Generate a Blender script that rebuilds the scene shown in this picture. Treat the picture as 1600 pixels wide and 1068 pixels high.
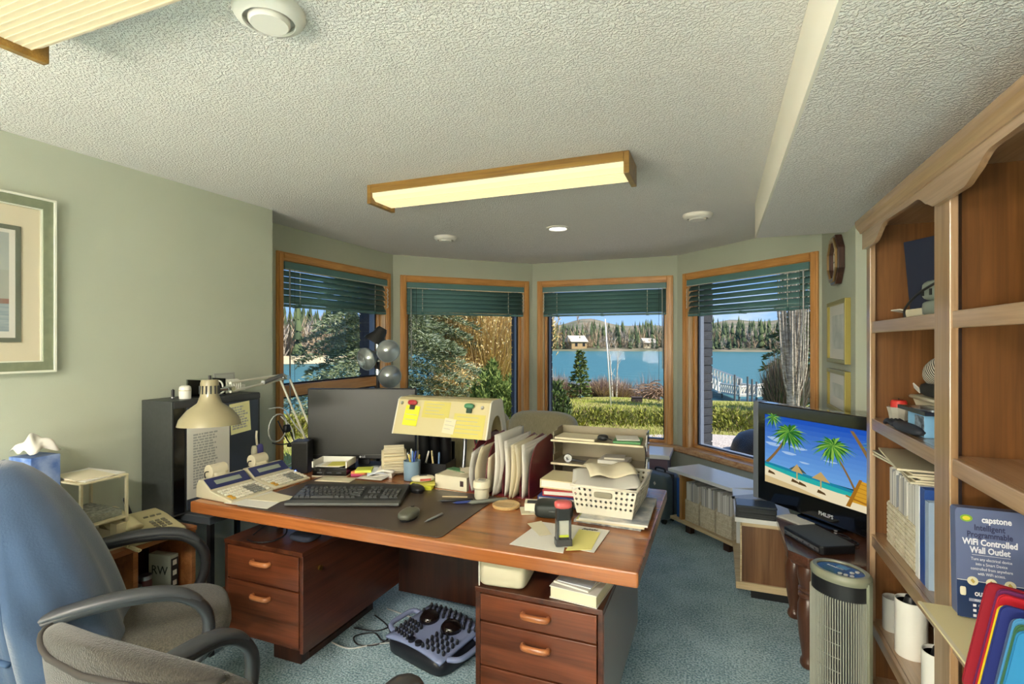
import bpy, bmesh, math, random
import numpy as np
from mathutils import Matrix, Vector, Euler
random.seed(7); RNG = np.random.default_rng(7)
for _o in list(bpy.data.objects): bpy.data.objects.remove(_o)
SC = bpy.context.scene; COL = SC.collection
PI = math.pi; R = math.radians
# ---------------------------------------------------------------- camera
FPX = 815.0; YAW = R(21.6); CAMZ = 1.43
cam = bpy.data.cameras.new('camera'); cam.sensor_width = 36.0; cam.lens = 36.0 * FPX / 1600.0
cam.clip_start = 0.02; cam.clip_end = 2000
camo = bpy.data.objects.new('camera', cam); COL.objects.link(camo)
camo.location = (0, 0, CAMZ); camo.rotation_euler = (PI/2, 0, YAW); SC.camera = camo
# ---------------------------------------------------------------- view
SC.view_settings.view_transform = 'Standard'; SC.view_settings.look = 'None'
SC.view_settings.exposure = 1.15; SC.view_settings.gamma = 1.0; SC.view_settings.use_curve_mapping = False
# ---------------------------------------------------------------- sky
W = bpy.data.worlds.new('sky'); SC.world = W; W.use_nodes = True
_n = W.node_tree.nodes; _l = W.node_tree.links; _n.clear()
_tc = _n.new('ShaderNodeTexCoord'); _sep = _n.new('ShaderNodeSeparateXYZ'); _l.new(_tc.outputs['Generated'], _sep.inputs[0])
_cr = _n.new('ShaderNodeValToRGB'); _l.new(_sep.outputs['Z'], _cr.inputs[0])
_e = _cr.color_ramp.elements; _e[0].position = 0.0; _e[0].color = (.23, .35, .52, 1); _e[1].position = .45; _e[1].color = (.07, .17, .42, 1)
_x = _cr.color_ramp.elements.new(.12); _x.color = (.12, .25, .50, 1)
_mp = _n.new('ShaderNodeMapping'); _mp.inputs['Scale'].default_value = (2.2, 2.2, 6.0); _l.new(_tc.outputs['Generated'], _mp.inputs[0])
_nz = _n.new('ShaderNodeTexNoise'); _nz.inputs['Scale'].default_value = 2.1; _nz.inputs['Detail'].default_value = 7; _nz.inputs['Roughness'].default_value = .58
_l.new(_mp.outputs[0], _nz.inputs['Vector'])
_c2 = _n.new('ShaderNodeValToRGB'); _l.new(_nz.outputs['Fac'], _c2.inputs[0]); _c2.color_ramp.elements[0].position = .52; _c2.color_ramp.elements[1].position = .76
_mx = _n.new('ShaderNodeMixRGB'); _l.new(_c2.outputs[0], _mx.inputs[0]); _l.new(_cr.outputs[0], _mx.inputs[1]); _mx.inputs[2].default_value = (.46, .49, .53, 1)
_bg = _n.new('ShaderNodeBackground'); _bg.inputs['Strength'].default_value = 1.0; _l.new(_mx.outputs[0], _bg.inputs[0])
_wo = _n.new('ShaderNodeOutputWorld'); _l.new(_bg.outputs[0], _wo.inputs[0])
# ---------------------------------------------------------------- sun (behind the house, high on the right)
sun = bpy.data.lights.new('sun', 'SUN'); sun.energy = 3.4; sun.angle = R(.6); sun.color = (1, .94, .84)
suno = bpy.data.objects.new('sun', sun); COL.objects.link(suno); suno.rotation_euler = Vector((-.85, .12, -.95)).to_track_quat('-Z', 'Y').to_euler()

# ================================================================ helpers
_c, _s = math.cos(YAW), math.sin(YAW)
FWD = Vector((-_s, _c, 0)); RGT = Vector((_c, _s, 0))
def ray(px, py):
    a = (px-800)/FPX; b = (534-py)/FPX
    return Vector((-_s+_c*a, _c+_s*a, b))
def pz(px, py, z):                      # pixel -> point on the level z
    v = ray(px, py); t = (z-CAMZ)/v.z; return Vector((v.x*t, v.y*t, z))
def px_(px, py, x):
    v = ray(px, py); t = x/v.x; return Vector((x, v.y*t, CAMZ+v.z*t))
def pd(px, py, d):                      # pixel -> point at distance d along the view axis
    v = ray(px, py); return Vector((v.x*d, v.y*d, CAMZ+v.z*d))

def lin(h):
    if isinstance(h, str):
        h = h.lstrip('#'); r = [int(h[i:i+2], 16)/255 for i in (0, 2, 4)]
        return tuple(((c+.055)/1.055)**2.4 if c > .04045 else c/12.92 for c in r) + (1,)
    return tuple(h[:3]) + (1,)

MATS = {}
def mat(name, col='#888888', rough=.5, metal=0, var=0., vscale=20., bump=0., bscale=200., coat=0., spec=.5, emit=0., ecol=None, col2=None, stretch=None, detail=4, sheen=0., alpha=None):
    """procedural material: base colour mixed with a second tone by noise, noise bump"""
    if name in MATS: return MATS[name]
    m = bpy.data.materials.new(name); m.use_nodes = True; MATS[name] = m
    n = m.node_tree.nodes; l = m.node_tree.links; b = n['Principled BSDF']
    c = lin(col); b.inputs['Base Color'].default_value = c
    b.inputs['Roughness'].default_value = rough; b.inputs['Metallic'].default_value = metal
    b.inputs['Coat Weight'].default_value = coat; b.inputs['Coat Roughness'].default_value = .15
    b.inputs['Specular IOR Level'].default_value = spec
    if sheen: b.inputs['Sheen Weight'].default_value = sheen
    if emit:
        b.inputs['Emission Color'].default_value = lin(ecol or col); b.inputs['Emission Strength'].default_value = emit
    vec = None
    if var or bump or col2:
        tc = n.new('ShaderNodeTexCoord'); mp = n.new('ShaderNodeMapping'); l.new(tc.outputs['Object'], mp.inputs[0])
        if stretch: mp.inputs['Scale'].default_value = stretch
        vec = mp.outputs[0]
    if var or col2:
        nz = n.new('ShaderNodeTexNoise'); nz.inputs['Scale'].default_value = vscale; nz.inputs['Detail'].default_value = detail; l.new(vec, nz.inputs['Vector'])
        c2 = lin(col2) if col2 else tuple(x*(1-var) for x in c[:3])+(1,)
        rp = n.new('ShaderNodeValToRGB'); rp.color_ramp.elements[0].position = .36; rp.color_ramp.elements[1].position = .64
        rp.color_ramp.elements[0].color = c2; rp.color_ramp.elements[1].color = c
        l.new(nz.outputs['Fac'], rp.inputs[0]); l.new(rp.outputs[0], b.inputs['Base Color'])
    if bump:
        nb = n.new('ShaderNodeTexNoise'); nb.inputs['Scale'].default_value = bscale; nb.inputs['Detail'].default_value = 3; l.new(vec, nb.inputs['Vector'])
        bp = n.new('ShaderNodeBump'); bp.inputs['Strength'].default_value = bump; bp.inputs['Distance'].default_value = .01
        l.new(nb.outputs['Fac'], bp.inputs['Height']); l.new(bp.outputs[0], b.inputs['Normal'])
    return m

def wood(name, c1, c2, c3=None, axis=0, scale=1.0, rough=.35, coat=.3):
    """wood: long grain along axis, streaks and a little ring figure"""
    if name in MATS: return MATS[name]
    m = bpy.data.materials.new(name); m.use_nodes = True; MATS[name] = m
    n = m.node_tree.nodes; l = m.node_tree.links; b = n['Principled BSDF']
    tc = n.new('ShaderNodeTexCoord'); mp = n.new('ShaderNodeMapping'); l.new(tc.outputs['Object'], mp.inputs[0])
    sc = [9*scale]*3; sc[axis] = .7*scale; mp.inputs['Scale'].default_value = sc
    nz = n.new('ShaderNodeTexNoise'); nz.inputs['Scale'].default_value = 1.6; nz.inputs['Detail'].default_value = 6; nz.inputs['Distortion'].default_value = .8; l.new(mp.outputs[0], nz.inputs['Vector'])
    mp2 = n.new('ShaderNodeMapping'); l.new(tc.outputs['Object'], mp2.inputs[0]); s2 = [60*scale]*3; s2[axis] = 1.5*scale; mp2.inputs['Scale'].default_value = s2
    n2 = n.new('ShaderNodeTexNoise'); n2.inputs['Scale'].default_value = 2; n2.inputs['Detail'].default_value = 3; l.new(mp2.outputs[0], n2.inputs['Vector'])
    rp = n.new('ShaderNodeValToRGB'); e = rp.color_ramp.elements
    e[0].position = .3; e[0].color = lin(c2); e[1].position = .68; e[1].color = lin(c1)
    if c3: q = e.new(.47); q.color = lin(c3)
    l.new(nz.outputs['Fac'], rp.inputs[0])
    mx = n.new('ShaderNodeMixRGB'); mx.blend_type = 'MULTIPLY'; mx.inputs[0].default_value = .35
    rp2 = n.new('ShaderNodeValToRGB'); rp2.color_ramp.elements[0].position = .3; rp2.color_ramp.elements[0].color = (.35, .3, .25, 1); rp2.color_ramp.elements[1].position = .6; rp2.color_ramp.elements[1].color = (1, 1, 1, 1)
    l.new(n2.outputs['Fac'], rp2.inputs[0]); l.new(rp.outputs[0], mx.inputs[1]); l.new(rp2.outputs[0], mx.inputs[2]); l.new(mx.outputs[0], b.inputs['Base Color'])
    b.inputs['Roughness'].default_value = rough; b.inputs['Coat Weight'].default_value = coat; b.inputs['Coat Roughness'].default_value = .2
    bp = n.new('ShaderNodeBump'); bp.inputs['Strength'].default_value = .06; bp.inputs['Distance'].default_value = .004; l.new(n2.outputs['Fac'], bp.inputs['Height']); l.new(bp.outputs[0], b.inputs['Normal'])
    return m

def glassy(name, tint=(1, 1, 1), refl=.06, rough=.0):
    """thin clear sheet: see-through with a weak fresnel reflection"""
    if name in MATS: return MATS[name]
    m = bpy.data.materials.new(name); m.use_nodes = True; MATS[name] = m
    n = m.node_tree.nodes; l = m.node_tree.links; n.clear()
    o = n.new('ShaderNodeOutputMaterial'); t = n.new('ShaderNodeBsdfTransparent'); t.inputs[0].default_value = tuple(tint)+(1,)
    g = n.new('ShaderNodeBsdfGlossy'); g.inputs['Roughness'].default_value = rough
    lw = n.new('ShaderNodeLayerWeight'); lw.inputs['Blend'].default_value = refl*3
    mx = n.new('ShaderNodeMixShader'); l.new(lw.outputs['Fresnel'], mx.inputs[0]); l.new(t.outputs[0], mx.inputs[1]); l.new(g.outputs[0], mx.inputs[2]); l.new(mx.outputs[0], o.inputs[0])
    return m

class MB:
    """collects shapes and links them as one mesh object"""
    def __init__(s): s.v = []; s.f = []; s.mi = []; s.cur = 0
    def _add(s, vs, fs):
        o = len(s.v); s.v += [tuple(p) for p in vs]; s.f += [tuple(i+o for i in f) for f in fs]; s.mi += [s.cur]*len(fs); return s
    def m(s, i): s.cur = i; return s
    def box(s, x0, x1, y0, y1, z0, z1, M=None):
        vs = [Vector((x, y, z)) for z in (z0, z1) for y in (y0, y1) for x in (x0, x1)]
        if M is not None: vs = [M @ p for p in vs]
        return s._add(vs, [(0, 2, 3, 1), (4, 5, 7, 6), (0, 1, 5, 4), (2, 6, 7, 3), (0, 4, 6, 2), (1, 3, 7, 5)])
    def bc(s, c, d, rot=None):
        M = Matrix.Translation(c)
        if rot is not None: M = M @ Euler(rot).to_matrix().to_4x4()
        return s.box(-d[0]/2, d[0]/2, -d[1]/2, d[1]/2, -d[2]/2, d[2]/2, M)
    def prism(s, poly, h0, h1, M=None):            # polygon in xy, extruded in z, then M
        k = len(poly); vs = [Vector((p[0], p[1], h0)) for p in poly]+[Vector((p[0], p[1], h1)) for p in poly]
        if M is not None: vs = [M @ p for p in vs]
        return s._add(vs, [tuple(range(k-1, -1, -1)), tuple(range(k, 2*k))]+[(i, (i+1) % k, k+(i+1) % k, k+i) for i in range(k)])
    def poly(s, pts): return s._add(pts, [tuple(range(len(pts)))])
    def cyl(s, p0, p1, r0, r1=None, n=12, caps=True):
        p0 = Vector(p0); p1 = Vector(p1); r1 = r0 if r1 is None else r1
        q = (p1-p0).to_track_quat('Z', 'Y'); vs = []
        for p, r in ((p0, r0), (p1, r1)):
            vs += [p + q @ Vector((r*math.cos(2*PI*i/n), r*math.sin(2*PI*i/n), 0)) for i in range(n)]
        fs = [(i, (i+1) % n, n+(i+1) % n, n+i) for i in range(n)]
        if caps: fs += [tuple(range(n-1, -1, -1)), tuple(range(n, 2*n))]
        return s._add(vs, fs)
    def lathe(s, prof, n=20, M=None, sx=1., sy=1., a0=0., a1=2*PI):     # prof: (r, z) list
        full = abs(a1-a0-2*PI) < 1e-6; k = n if full else n+1; vs = []; fs = []
        for r, z in prof:
            for i in range(k):
                a = a0+(a1-a0)*i/n; p = Vector((r*math.cos(a)*sx, r*math.sin(a)*sy, z)); vs.append(M @ p if M is not None else p)
        for j in range(len(prof)-1):
            for i in range(n):
                i2 = (i+1) % k; fs.append((j*k+i, j*k+i2, (j+1)*k+i2, (j+1)*k+i))
        if full and prof[0][0] > 1e-5: fs.append(tuple(range(k-1, -1, -1)))
        if full and prof[-1][0] > 1e-5: fs.append(tuple(range((len(prof)-1)*k, len(prof)*k)))
        return s._add(vs, fs)
    def tube(s, pts, r, n=6, caps=True, flat=1.0, up=None):
        pts = [Vector(p) for p in pts]; k = len(pts); rs = r if isinstance(r, (list, tuple)) else [r]*k
        vs = []; nrm = None
        for i, p in enumerate(pts):
            t = (pts[min(i+1, k-1)]-pts[max(i-1, 0)])
            t = t.normalized() if t.length > 1e-9 else Vector((0, 0, 1))
            if nrm is None:
                a = Vector(up) if up else (Vector((0, 0, 1)) if abs(t.z) < .9 else Vector((1, 0, 0)))
                nrm = (a-t*a.dot(t)).normalized()
            else:
                nrm = nrm-t*nrm.dot(t); nrm = nrm.normalized() if nrm.length > 1e-6 else t.orthogonal().normalized()
            bn = t.cross(nrm)
            vs += [p+(nrm*math.cos(2*PI*j/n)*flat+bn*math.sin(2*PI*j/n))*rs[i] for j in range(n)]
        fs = [(i*n+j, i*n+(j+1) % n, (i+1)*n+(j+1) % n, (i+1)*n+j) for i in range(k-1) for j in range(n)]
        if caps: fs += [tuple(range(n-1, -1, -1)), tuple(range((k-1)*n, k*n))]
        return s._add(vs, fs)
    def ball(s, c, r, nu=12, nv=8, M=None):
        r = (r, r, r) if isinstance(r, (int, float)) else r; c = Vector(c); vs = []; fs = []
        for j in range(nv+1):
            t = PI*j/nv
            for i in range(nu):
                a = 2*PI*i/nu; p = Vector((r[0]*math.sin(t)*math.cos(a), r[1]*math.sin(t)*math.sin(a), r[2]*math.cos(t)))
                vs.append(c+(M @ p if M is not None else p))
        for j in range(nv):
            for i in range(nu): fs.append((j*nu+i, (j+1)*nu+i, (j+1)*nu+(i+1) % nu, j*nu+(i+1) % nu))
        return s._add(vs, fs)
    def grid(s, fn, nu, nv):                          # fn(u, v) -> point, u, v in 0..1
        vs = [fn(i/nu, j/nv) for j in range(nv+1) for i in range(nu+1)]
        return s._add(vs, [(j*(nu+1)+i, j*(nu+1)+i+1, (j+1)*(nu+1)+i+1, (j+1)*(nu+1)+i) for j in range(nv) for i in range(nu)])
    def rbox(s, x0, x1, y0, y1, z0, z1, e=4, nu=16, nv=10, M=None, p=None):   # superellipsoid pillow/box
        c = Vector(((x0+x1)/2, (y0+y1)/2, (z0+z1)/2)); h = ((x1-x0)/2, (y1-y0)/2, (z1-z0)/2); vs = []; fs = []
        f = lambda w: math.copysign(abs(w)**(2/e), w)
        for j in range(nv+1):
            t = -PI/2+PI*j/nv
            for i in range(nu):
                a = 2*PI*i/nu; q = c+Vector((h[0]*f(math.cos(t))*f(math.cos(a)), h[1]*f(math.cos(t))*f(math.sin(a)), h[2]*f(math.sin(t))))
                vs.append(M @ q if M is not None else q)
        for j in range(nv):
            for i in range(nu): fs.append((j*nu+i, j*nu+(i+1) % nu, (j+1)*nu+(i+1) % nu, (j+1)*nu+i))
        return s._add(vs, fs)
    def mesh(s, name, mats):
        me = bpy.data.meshes.new(name); me.from_pydata(s.v, [], s.f)
        for m in (mats if isinstance(mats, (list, tuple)) else [mats]): me.materials.append(m)
        if any(s.mi): me.polygons.foreach_set('material_index', s.mi)
        return me
    def build(s, name, mats, parent=None, bevel=0., smooth=False, seg=2, solid=0., sub=0, fix=True):
        me = s.mesh(name, mats)
        if fix:
            bm = bmesh.new(); bm.from_mesh(me); bmesh.ops.remove_doubles(bm, verts=bm.verts, dist=1e-6); bmesh.ops.recalc_face_normals(bm, faces=bm.faces); bm.to_mesh(me); bm.free()
        if smooth: me.polygons.foreach_set('use_smooth', [True]*len(me.polygons))
        o = bpy.data.objects.new(name, me); COL.objects.link(o); o.parent = parent
        if solid: q = o.modifiers.new('solid', 'SOLIDIFY'); q.thickness = solid; q.offset = 0
        if bevel:
            q = o.modifiers.new('bevel', 'BEVEL'); q.width = bevel; q.segments = seg; q.limit_method = 'ANGLE'; q.angle_limit = R(40)
        if sub: q = o.modifiers.new('sub', 'SUBSURF'); q.levels = sub; q.render_levels = sub
        if smooth and (bevel or smooth == 'auto'):
            bm = bmesh.new(); bm.from_mesh(me)
            for e in bm.edges:
                if len(e.link_faces) == 2 and e.calc_face_angle(0) > R(40): e.smooth = False
            bm.to_mesh(me); bm.free()
        return o

def tag(o, label=None, cat=None, group=None, kind=None):
    if label: o['label'] = label
    if cat: o['category'] = cat
    if group: o['group'] = group
    if kind: o['kind'] = kind
    return o
def thing(name, label, cat, loc=(0, 0, 0), rz=0., group=None, rot=None):
    o = bpy.data.objects.new(name, None); COL.objects.link(o); o.empty_display_size = .05
    o.location = loc; o.rotation_euler = rot if rot else (0, 0, rz)
    return tag(o, label, cat, group)
def place(o, loc, rz=0., rot=None):
    o.location = loc; o.rotation_euler = rot if rot else (0, 0, rz); return o
def struct(o): o['kind'] = 'structure'; return o
def inst(o, parent=None, loc=None, rot=None, scale=None):        # copy sharing mesh data
    c = o.copy(); COL.objects.link(c); c.parent = parent
    if loc is not None: c.location = loc
    if rot is not None: c.rotation_euler = rot
    if scale is not None: c.scale = scale
    return c
def dup(root, loc, rz=0., label=None, group=None, rot=None):     # thing + parts + sub-parts
    r = root.copy(); COL.objects.link(r); place(r, loc, rz, rot)
    if label: r['label'] = label
    if group: r['group'] = group
    for ch in list(root.children):
        c = ch.copy(); COL.objects.link(c); c.parent = r
        for g in list(ch.children):
            d = g.copy(); COL.objects.link(d); d.parent = c
    return r
def text(name, s, size, m, parent, M, align='CENTER', ext=.0003, bold=0.):
    cu = bpy.data.curves.new(name, 'FONT'); cu.body = s; cu.size = size; cu.align_x = align; cu.align_y = 'CENTER'; cu.extrude = ext; cu.resolution_u = 2; cu.offset = bold
    t = bpy.data.objects.new(name, cu); COL.objects.link(t)
    dg = bpy.context.evaluated_depsgraph_get(); me = bpy.data.meshes.new_from_object(t.evaluated_get(dg))
    bpy.data.objects.remove(t); bpy.data.curves.remove(cu)
    me.transform(M); me.materials.clear(); me.materials.append(m)
    o = bpy.data.objects.new(name, me); COL.objects.link(o); o.parent = parent
    return o
def arc(cx, cy, r, a0, a1, n=8, ry=None):
    ry = r if ry is None else ry
    return [(cx+r*math.cos(a0+(a1-a0)*i/n), cy+ry*math.sin(a0+(a1-a0)*i/n)) for i in range(n+1)]
def rrect(x0, x1, y0, y1, r, n=4):
    return arc(x1-r, y0+r, r, -PI/2, 0, n)+arc(x1-r, y1-r, r, 0, PI/2, n)+arc(x0+r, y1-r, r, PI/2, PI, n)+arc(x0+r, y0+r, r, PI, 1.5*PI, n)
def bez(pts, n=8):                                               # catmull-rom through pts
    pts = [Vector(p) for p in pts]; out = []
    for i in range(len(pts)-1):
        p0 = pts[max(i-1, 0)]; p1 = pts[i]; p2 = pts[i+1]; p3 = pts[min(i+2, len(pts)-1)]
        for k in range(n):
            t = k/n; out.append(.5*((2*p1)+(p2-p0)*t+(2*p0-5*p1+4*p2-p3)*t*t+(3*p1-p0-3*p2+p3)*t**3))
    return out+[pts[-1]]
def frame_mat(p0, ex, ey):                                       # matrix with x axis ex, y axis ey, origin p0
    ex = Vector(ex).normalized(); ey = Vector(ey); ey = (ey-ex*ey.dot(ex)).normalized(); ez = ex.cross(ey)
    return Matrix(((ex.x, ey.x, ez.x, p0[0]), (ex.y, ey.y, ez.y, p0[1]), (ex.z, ey.z, ez.z, p0[2]), (0, 0, 0, 1)))
# ================================================================ materials of the room
PAINT = mat('sage_wall_paint', '#bdc2af', .75, var=.04, vscale=3, bump=.05, bscale=260)
BRICK = mat('dark_brick', '#3a3d44', .85, var=.35, vscale=30, bump=.4, bscale=120)
MORTAR = mat('mortar', '#4a4a4c', .95)
OAK = wood('oak_trim_upright', '#e2a761', '#c98a42', '#d89a52', axis=2, scale=2.2, rough=.4, coat=.25)
OAKX = wood('oak_trim_level', '#e2a761', '#c98a42', '#d89a52', axis=0, scale=2.2, rough=.4, coat=.25)
OAKL = wood('pale_oak_jamb', '#e6c79c', '#cfa36a', '#dcb684', axis=2, scale=2.2, rough=.45, coat=.2)
SILLW = wood('sill_wood', '#dcb98a', '#b98450', '#d0a273', axis=0, scale=1.6, rough=.35, coat=.4)
SASH = mat('grey_window_sash', '#6f7888', .5)
GASKET = mat('black_gasket', '#121214', .6)
GLASS = glassy('window_glass', (.985, .99, .985), .035)
TEAL = mat('teal_blind', '#5f8785', .45, var=.1, vscale=8, stretch=(1, 6, 6))
TEALD = mat('dark_teal_rail', '#47706c', .45)
CORD = mat('pale_cord', '#d8d4c4', .7)
WHITEP = mat('white_plastic', '#e9e6dc', .4)

def textured_ceiling():
    m = bpy.data.materials.new('stippled_ceiling'); m.use_nodes = True; n = m.node_tree.nodes; l = m.node_tree.links; b = n['Principled BSDF']
    tc = n.new('ShaderNodeTexCoord')
    nz = n.new('ShaderNodeTexNoise'); nz.inputs['Scale'].default_value = 125; nz.inputs['Detail'].default_value = 2.5; nz.inputs['Roughness'].default_value = .55; l.new(tc.outputs['Object'], nz.inputs['Vector'])
    rp = n.new('ShaderNodeValToRGB'); rp.color_ramp.elements[0].position = .42; rp.color_ramp.elements[1].position = .60; l.new(nz.outputs['Fac'], rp.inputs[0])
    bp = n.new('ShaderNodeBump'); bp.inputs['Strength'].default_value = .8; bp.inputs['Distance'].default_value = .008; l.new(rp.outputs[0], bp.inputs['Height']); l.new(bp.outputs[0], b.inputs['Normal'])
    b.inputs['Base Color'].default_value = lin('#faf6f0'); b.inputs['Roughness'].default_value = .9
    MATS['stippled_ceiling'] = m; return m
STIPPLE = textured_ceiling()
def carpet():
    m = bpy.data.materials.new('blue_carpet'); m.use_nodes = True; n = m.node_tree.nodes; l = m.node_tree.links; b = n['Principled BSDF']
    tc = n.new('ShaderNodeTexCoord')
    a = n.new('ShaderNodeTexNoise'); a.inputs['Scale'].default_value = 6; a.inputs['Detail'].default_value = 5; l.new(tc.outputs['Object'], a.inputs['Vector'])
    f = n.new('ShaderNodeTexNoise'); f.inputs['Scale'].default_value = 110; f.inputs['Detail'].default_value = 4; l.new(tc.outputs['Object'], f.inputs['Vector'])
    mx = n.new('ShaderNodeMixRGB'); mx.inputs[0].default_value = .8; l.new(a.outputs['Fac'], mx.inputs[1]); l.new(f.outputs['Fac'], mx.inputs[2])
    rp = n.new('ShaderNodeValToRGB'); e = rp.color_ramp.elements; e[0].position = .40; e[0].color = lin('#67909f'); e[1].position = .58; e[1].color = lin('#bcd8e0'); l.new(mx.outputs[0], rp.inputs[0]); l.new(rp.outputs[0], b.inputs['Base Color'])
    b.inputs['Roughness'].default_value = 1; b.inputs['Specular IOR Level'].default_value = .1; b.inputs['Sheen Weight'].default_value = .3
    bp = n.new('ShaderNodeBump'); bp.inputs['Strength'].default_value = .8; bp.inputs['Distance'].default_value = .01; l.new(f.outputs['Fac'], bp.inputs['Height']); l.new(bp.outputs[0], b.inputs['Normal'])
    return m
CARPET = carpet()

# ================================================================ shell
CEIL = 2.23; SOF = 2.03
BAY = [(-2.78, 2.65), (-2.78, 4.05), (-1.775, 5.055), (-.355, 5.055), (.65, 4.05)]
XL, XE, XR, YB = -2.52, .65, .90, -2.6
OUT = [(-3.2, -2.9), (1.3, -2.9), (1.3, 3.3), (1.05, 4.25), (-.15, 5.45), (-1.95, 5.45), (-3.2, 4.2)]
struct(MB().prism([(-3.0, -2.8), (1.15, -2.8), (1.15, 3.3), (.9, 4.15), (-.25, 5.3), (-1.88, 5.3), (-3.0, 4.15)], -.12, 0).build('floor', CARPET))
struct(MB().prism(OUT, CEIL, CEIL+.25).build('ceiling', STIPPLE))
# dropped part of the ceiling on the right: smooth front face, stippled underside
sof = struct(MB().box(.205, 1.0, -2.7, 3.32, SOF, CEIL).build('ceiling_soffit', STIPPLE))
FASCIA = mat('cream_fascia_paint', '#f0eadb', .8)
MB().box(.196, .205, -2.7, 3.328, SOF+.0005, CEIL-.0005).box(.196, .95, 3.32, 3.328, SOF+.0005, CEIL-.0005).build('fascia', FASCIA, sof)
struct(MB().box(XL-.3, XL, -2.8, 2.41, 0, CEIL).build('wall_left', PAINT))
struct(MB().box(-3.0, XL-.3-.001, 2.1, 2.399, 0, CEIL).build('wall_left_return', PAINT))
struct(MB().box(XL-.3, 1.15, -2.8, YB, 0, CEIL).build('wall_back', PAINT))
struct(MB().box(XR, XR+.25, -2.8, 3.12, 0, CEIL).build('wall_right', PAINT))
struct(MB().box(XE, XE+.28, 3.12, 4.05, 0, CEIL).build('wall_right_bay_return', PAINT))

def wall_frame(i):
    p0 = Vector(BAY[i]+(0,)); p1 = Vector(BAY[i+1]+(0,)); e = (p1-p0).normalized(); n = Vector((-e.y, e.x, 0))
    return frame_mat(p0, e, n), (p1-p0).length
WN = ['left', 'front_left', 'front', 'front_right']
UW = [(.035, 1.345), (.065, 1.377), (.055, 1.384), (.085, 1.402)]
ZS, ZT = .46, 2.048                                   # casing foot and top
brick_mesh = None
for i in range(4):
    M, L = wall_frame(i); u0, u1 = UW[i]; a, b = u0+.045, u1-.045; zt = ZT-.045; X = .11
    w = MB()
    for d0, d1, q in ((0, .15, 0.), ):
        w.box(-.06 if i else -.24, a, d0, d1, 0, CEIL, M).box(b, L+.06, d0, d1, 0, CEIL, M).box(a, b, d0, d1, 0, ZS, M).box(a, b, d0, d1, zt, CEIL, M)
    wo = struct(w.build('wall_bay_'+WN[i], PAINT))
    m = MB(); s_ = .03
    m.box(-X if i else -.25, a+s_-.006, .15, .262, -.1, CEIL, M).box(b-s_+.006, L+X, .15, .262, -.1, CEIL, M).box(a, b, .15, .262, -.1, ZS-.02, M).box(a, b, .15, .262, zt, CEIL, M)
    m.build('brick_backing', MORTAR, wo)
    # the bricks that frame the opening, one by one
    if brick_mesh is None: brick_mesh = MB().box(-.1, .1, -.058, .058, -.033, .033).mesh('brick', BRICK)
    for side in (0, 1):
        for k in range(20):
            br = bpy.data.objects.new('brick', brick_mesh); COL.objects.link(br); br.parent = wo
            uc = (a+s_-.1) if side == 0 else (b-s_+.1)
            uc += (.0 if k % 2 else .0)+random.uniform(-.003, .003)
            br.matrix_local = M @ Matrix.Translation((uc, .212, .48+.0775*k)) @ Matrix.Rotation(random.uniform(-.01, .01), 4, 'Z')
    # ------------------------------------------------ window
    win = bpy.data.objects.new('window_%d' % (i+1), None); COL.objects.link(win); struct(win)
    win.matrix_world = M
    cw = .056
    for nm, q in (('casing', (u0, u0+cw, ZS+.02, ZT)), ('casing', (u1-cw, u1, ZS+.02, ZT))):
        x0, x1, z0, z1 = q; c = MB().box(x0, x1, -.018, .0, z0, z1); mid = (x0+x1)/2
        c.box(mid-.017, mid+.017, -.026, -.018, z0, z1-.012); c.build('casing', OAK, win, bevel=.004)
    c = MB().box(u0+cw, u1-cw, -.018, 0, ZT-cw, ZT).box(u0+cw, u1-cw, -.026, -.018, ZT-cw/2-.017, ZT-cw/2+.017); c.build('head_casing', OAKX, win, bevel=.004)
    MB().box(a, a+.018, 0, .14, ZS, zt).build('jamb', OAKL, win); MB().box(b-.018, b, 0, .14, ZS, zt).build('jamb', OAKL, win)
    MB().box(a, b, 0, .14, zt-.018, zt).build('head_jamb', OAKX, win)
    MB().box(a, b, 0, .14, ZS, ZS+.02).build('stool', SILLW, win)
    # wood stops, grey sash, gasket, pane
    st = MB(); A, B, Z0, Z1 = a+.018, b-.018, ZS+.02, zt-.018
    st.box(A, A+.022, .05, .085, Z0, Z1).box(B-.022, B, .05, .085, Z0, Z1); st.build('stop', OAK, win, bevel=.003)
    MB().box(A+.022, B-.022, .05, .085, Z0, Z0+.025).box(A+.022, B-.022, .05, .085, Z1-.022, Z1).build('stop_rail', OAKX, win, bevel=.003)
    MB().box(A, A+.03, .09, .15, Z0, Z1).box(B-.03, B, .09, .15, Z0, Z1).box(A+.03, B-.03, .09, .15, Z0, Z0+.03).box(A+.03, B-.03, .09, .15, Z1-.03, Z1).build('sash', SASH, win)
    g = .012
    MB().box(A+.022, A+.022+g, .084, .09, Z0+.02, Z1-.02).box(B-.022-g, B-.022, .084, .09, Z0+.02, Z1-.02).box(A+.022, B-.022, .084, .09, Z0+.02, Z0+.03).build('gasket', GASKET, win)
    MB().box(A+.028, B-.028, .108, .112, Z0+.028, Z1-.028).build('pane', GLASS, win)
    if i == 0:                                          # the left window opens at the bottom
        MB().box(A+.022, B-.022, .035, .089, 1.045, 1.125).build('cross_bar', OAKX, win, bevel=.004)
        MB().box(A+.022, B-.022, .084, .104, 1.125, 1.136).box(A+.022, B-.022, .084, .104, 1.030, 1.045).build('cross_gasket', GASKET, win)
        MB().box(u1-cw-.05, u1-cw-.01, -.004, .05, 1.03, 1.10).build('latch', MATS['oak_trim_upright'], win, bevel=.004)
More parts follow.
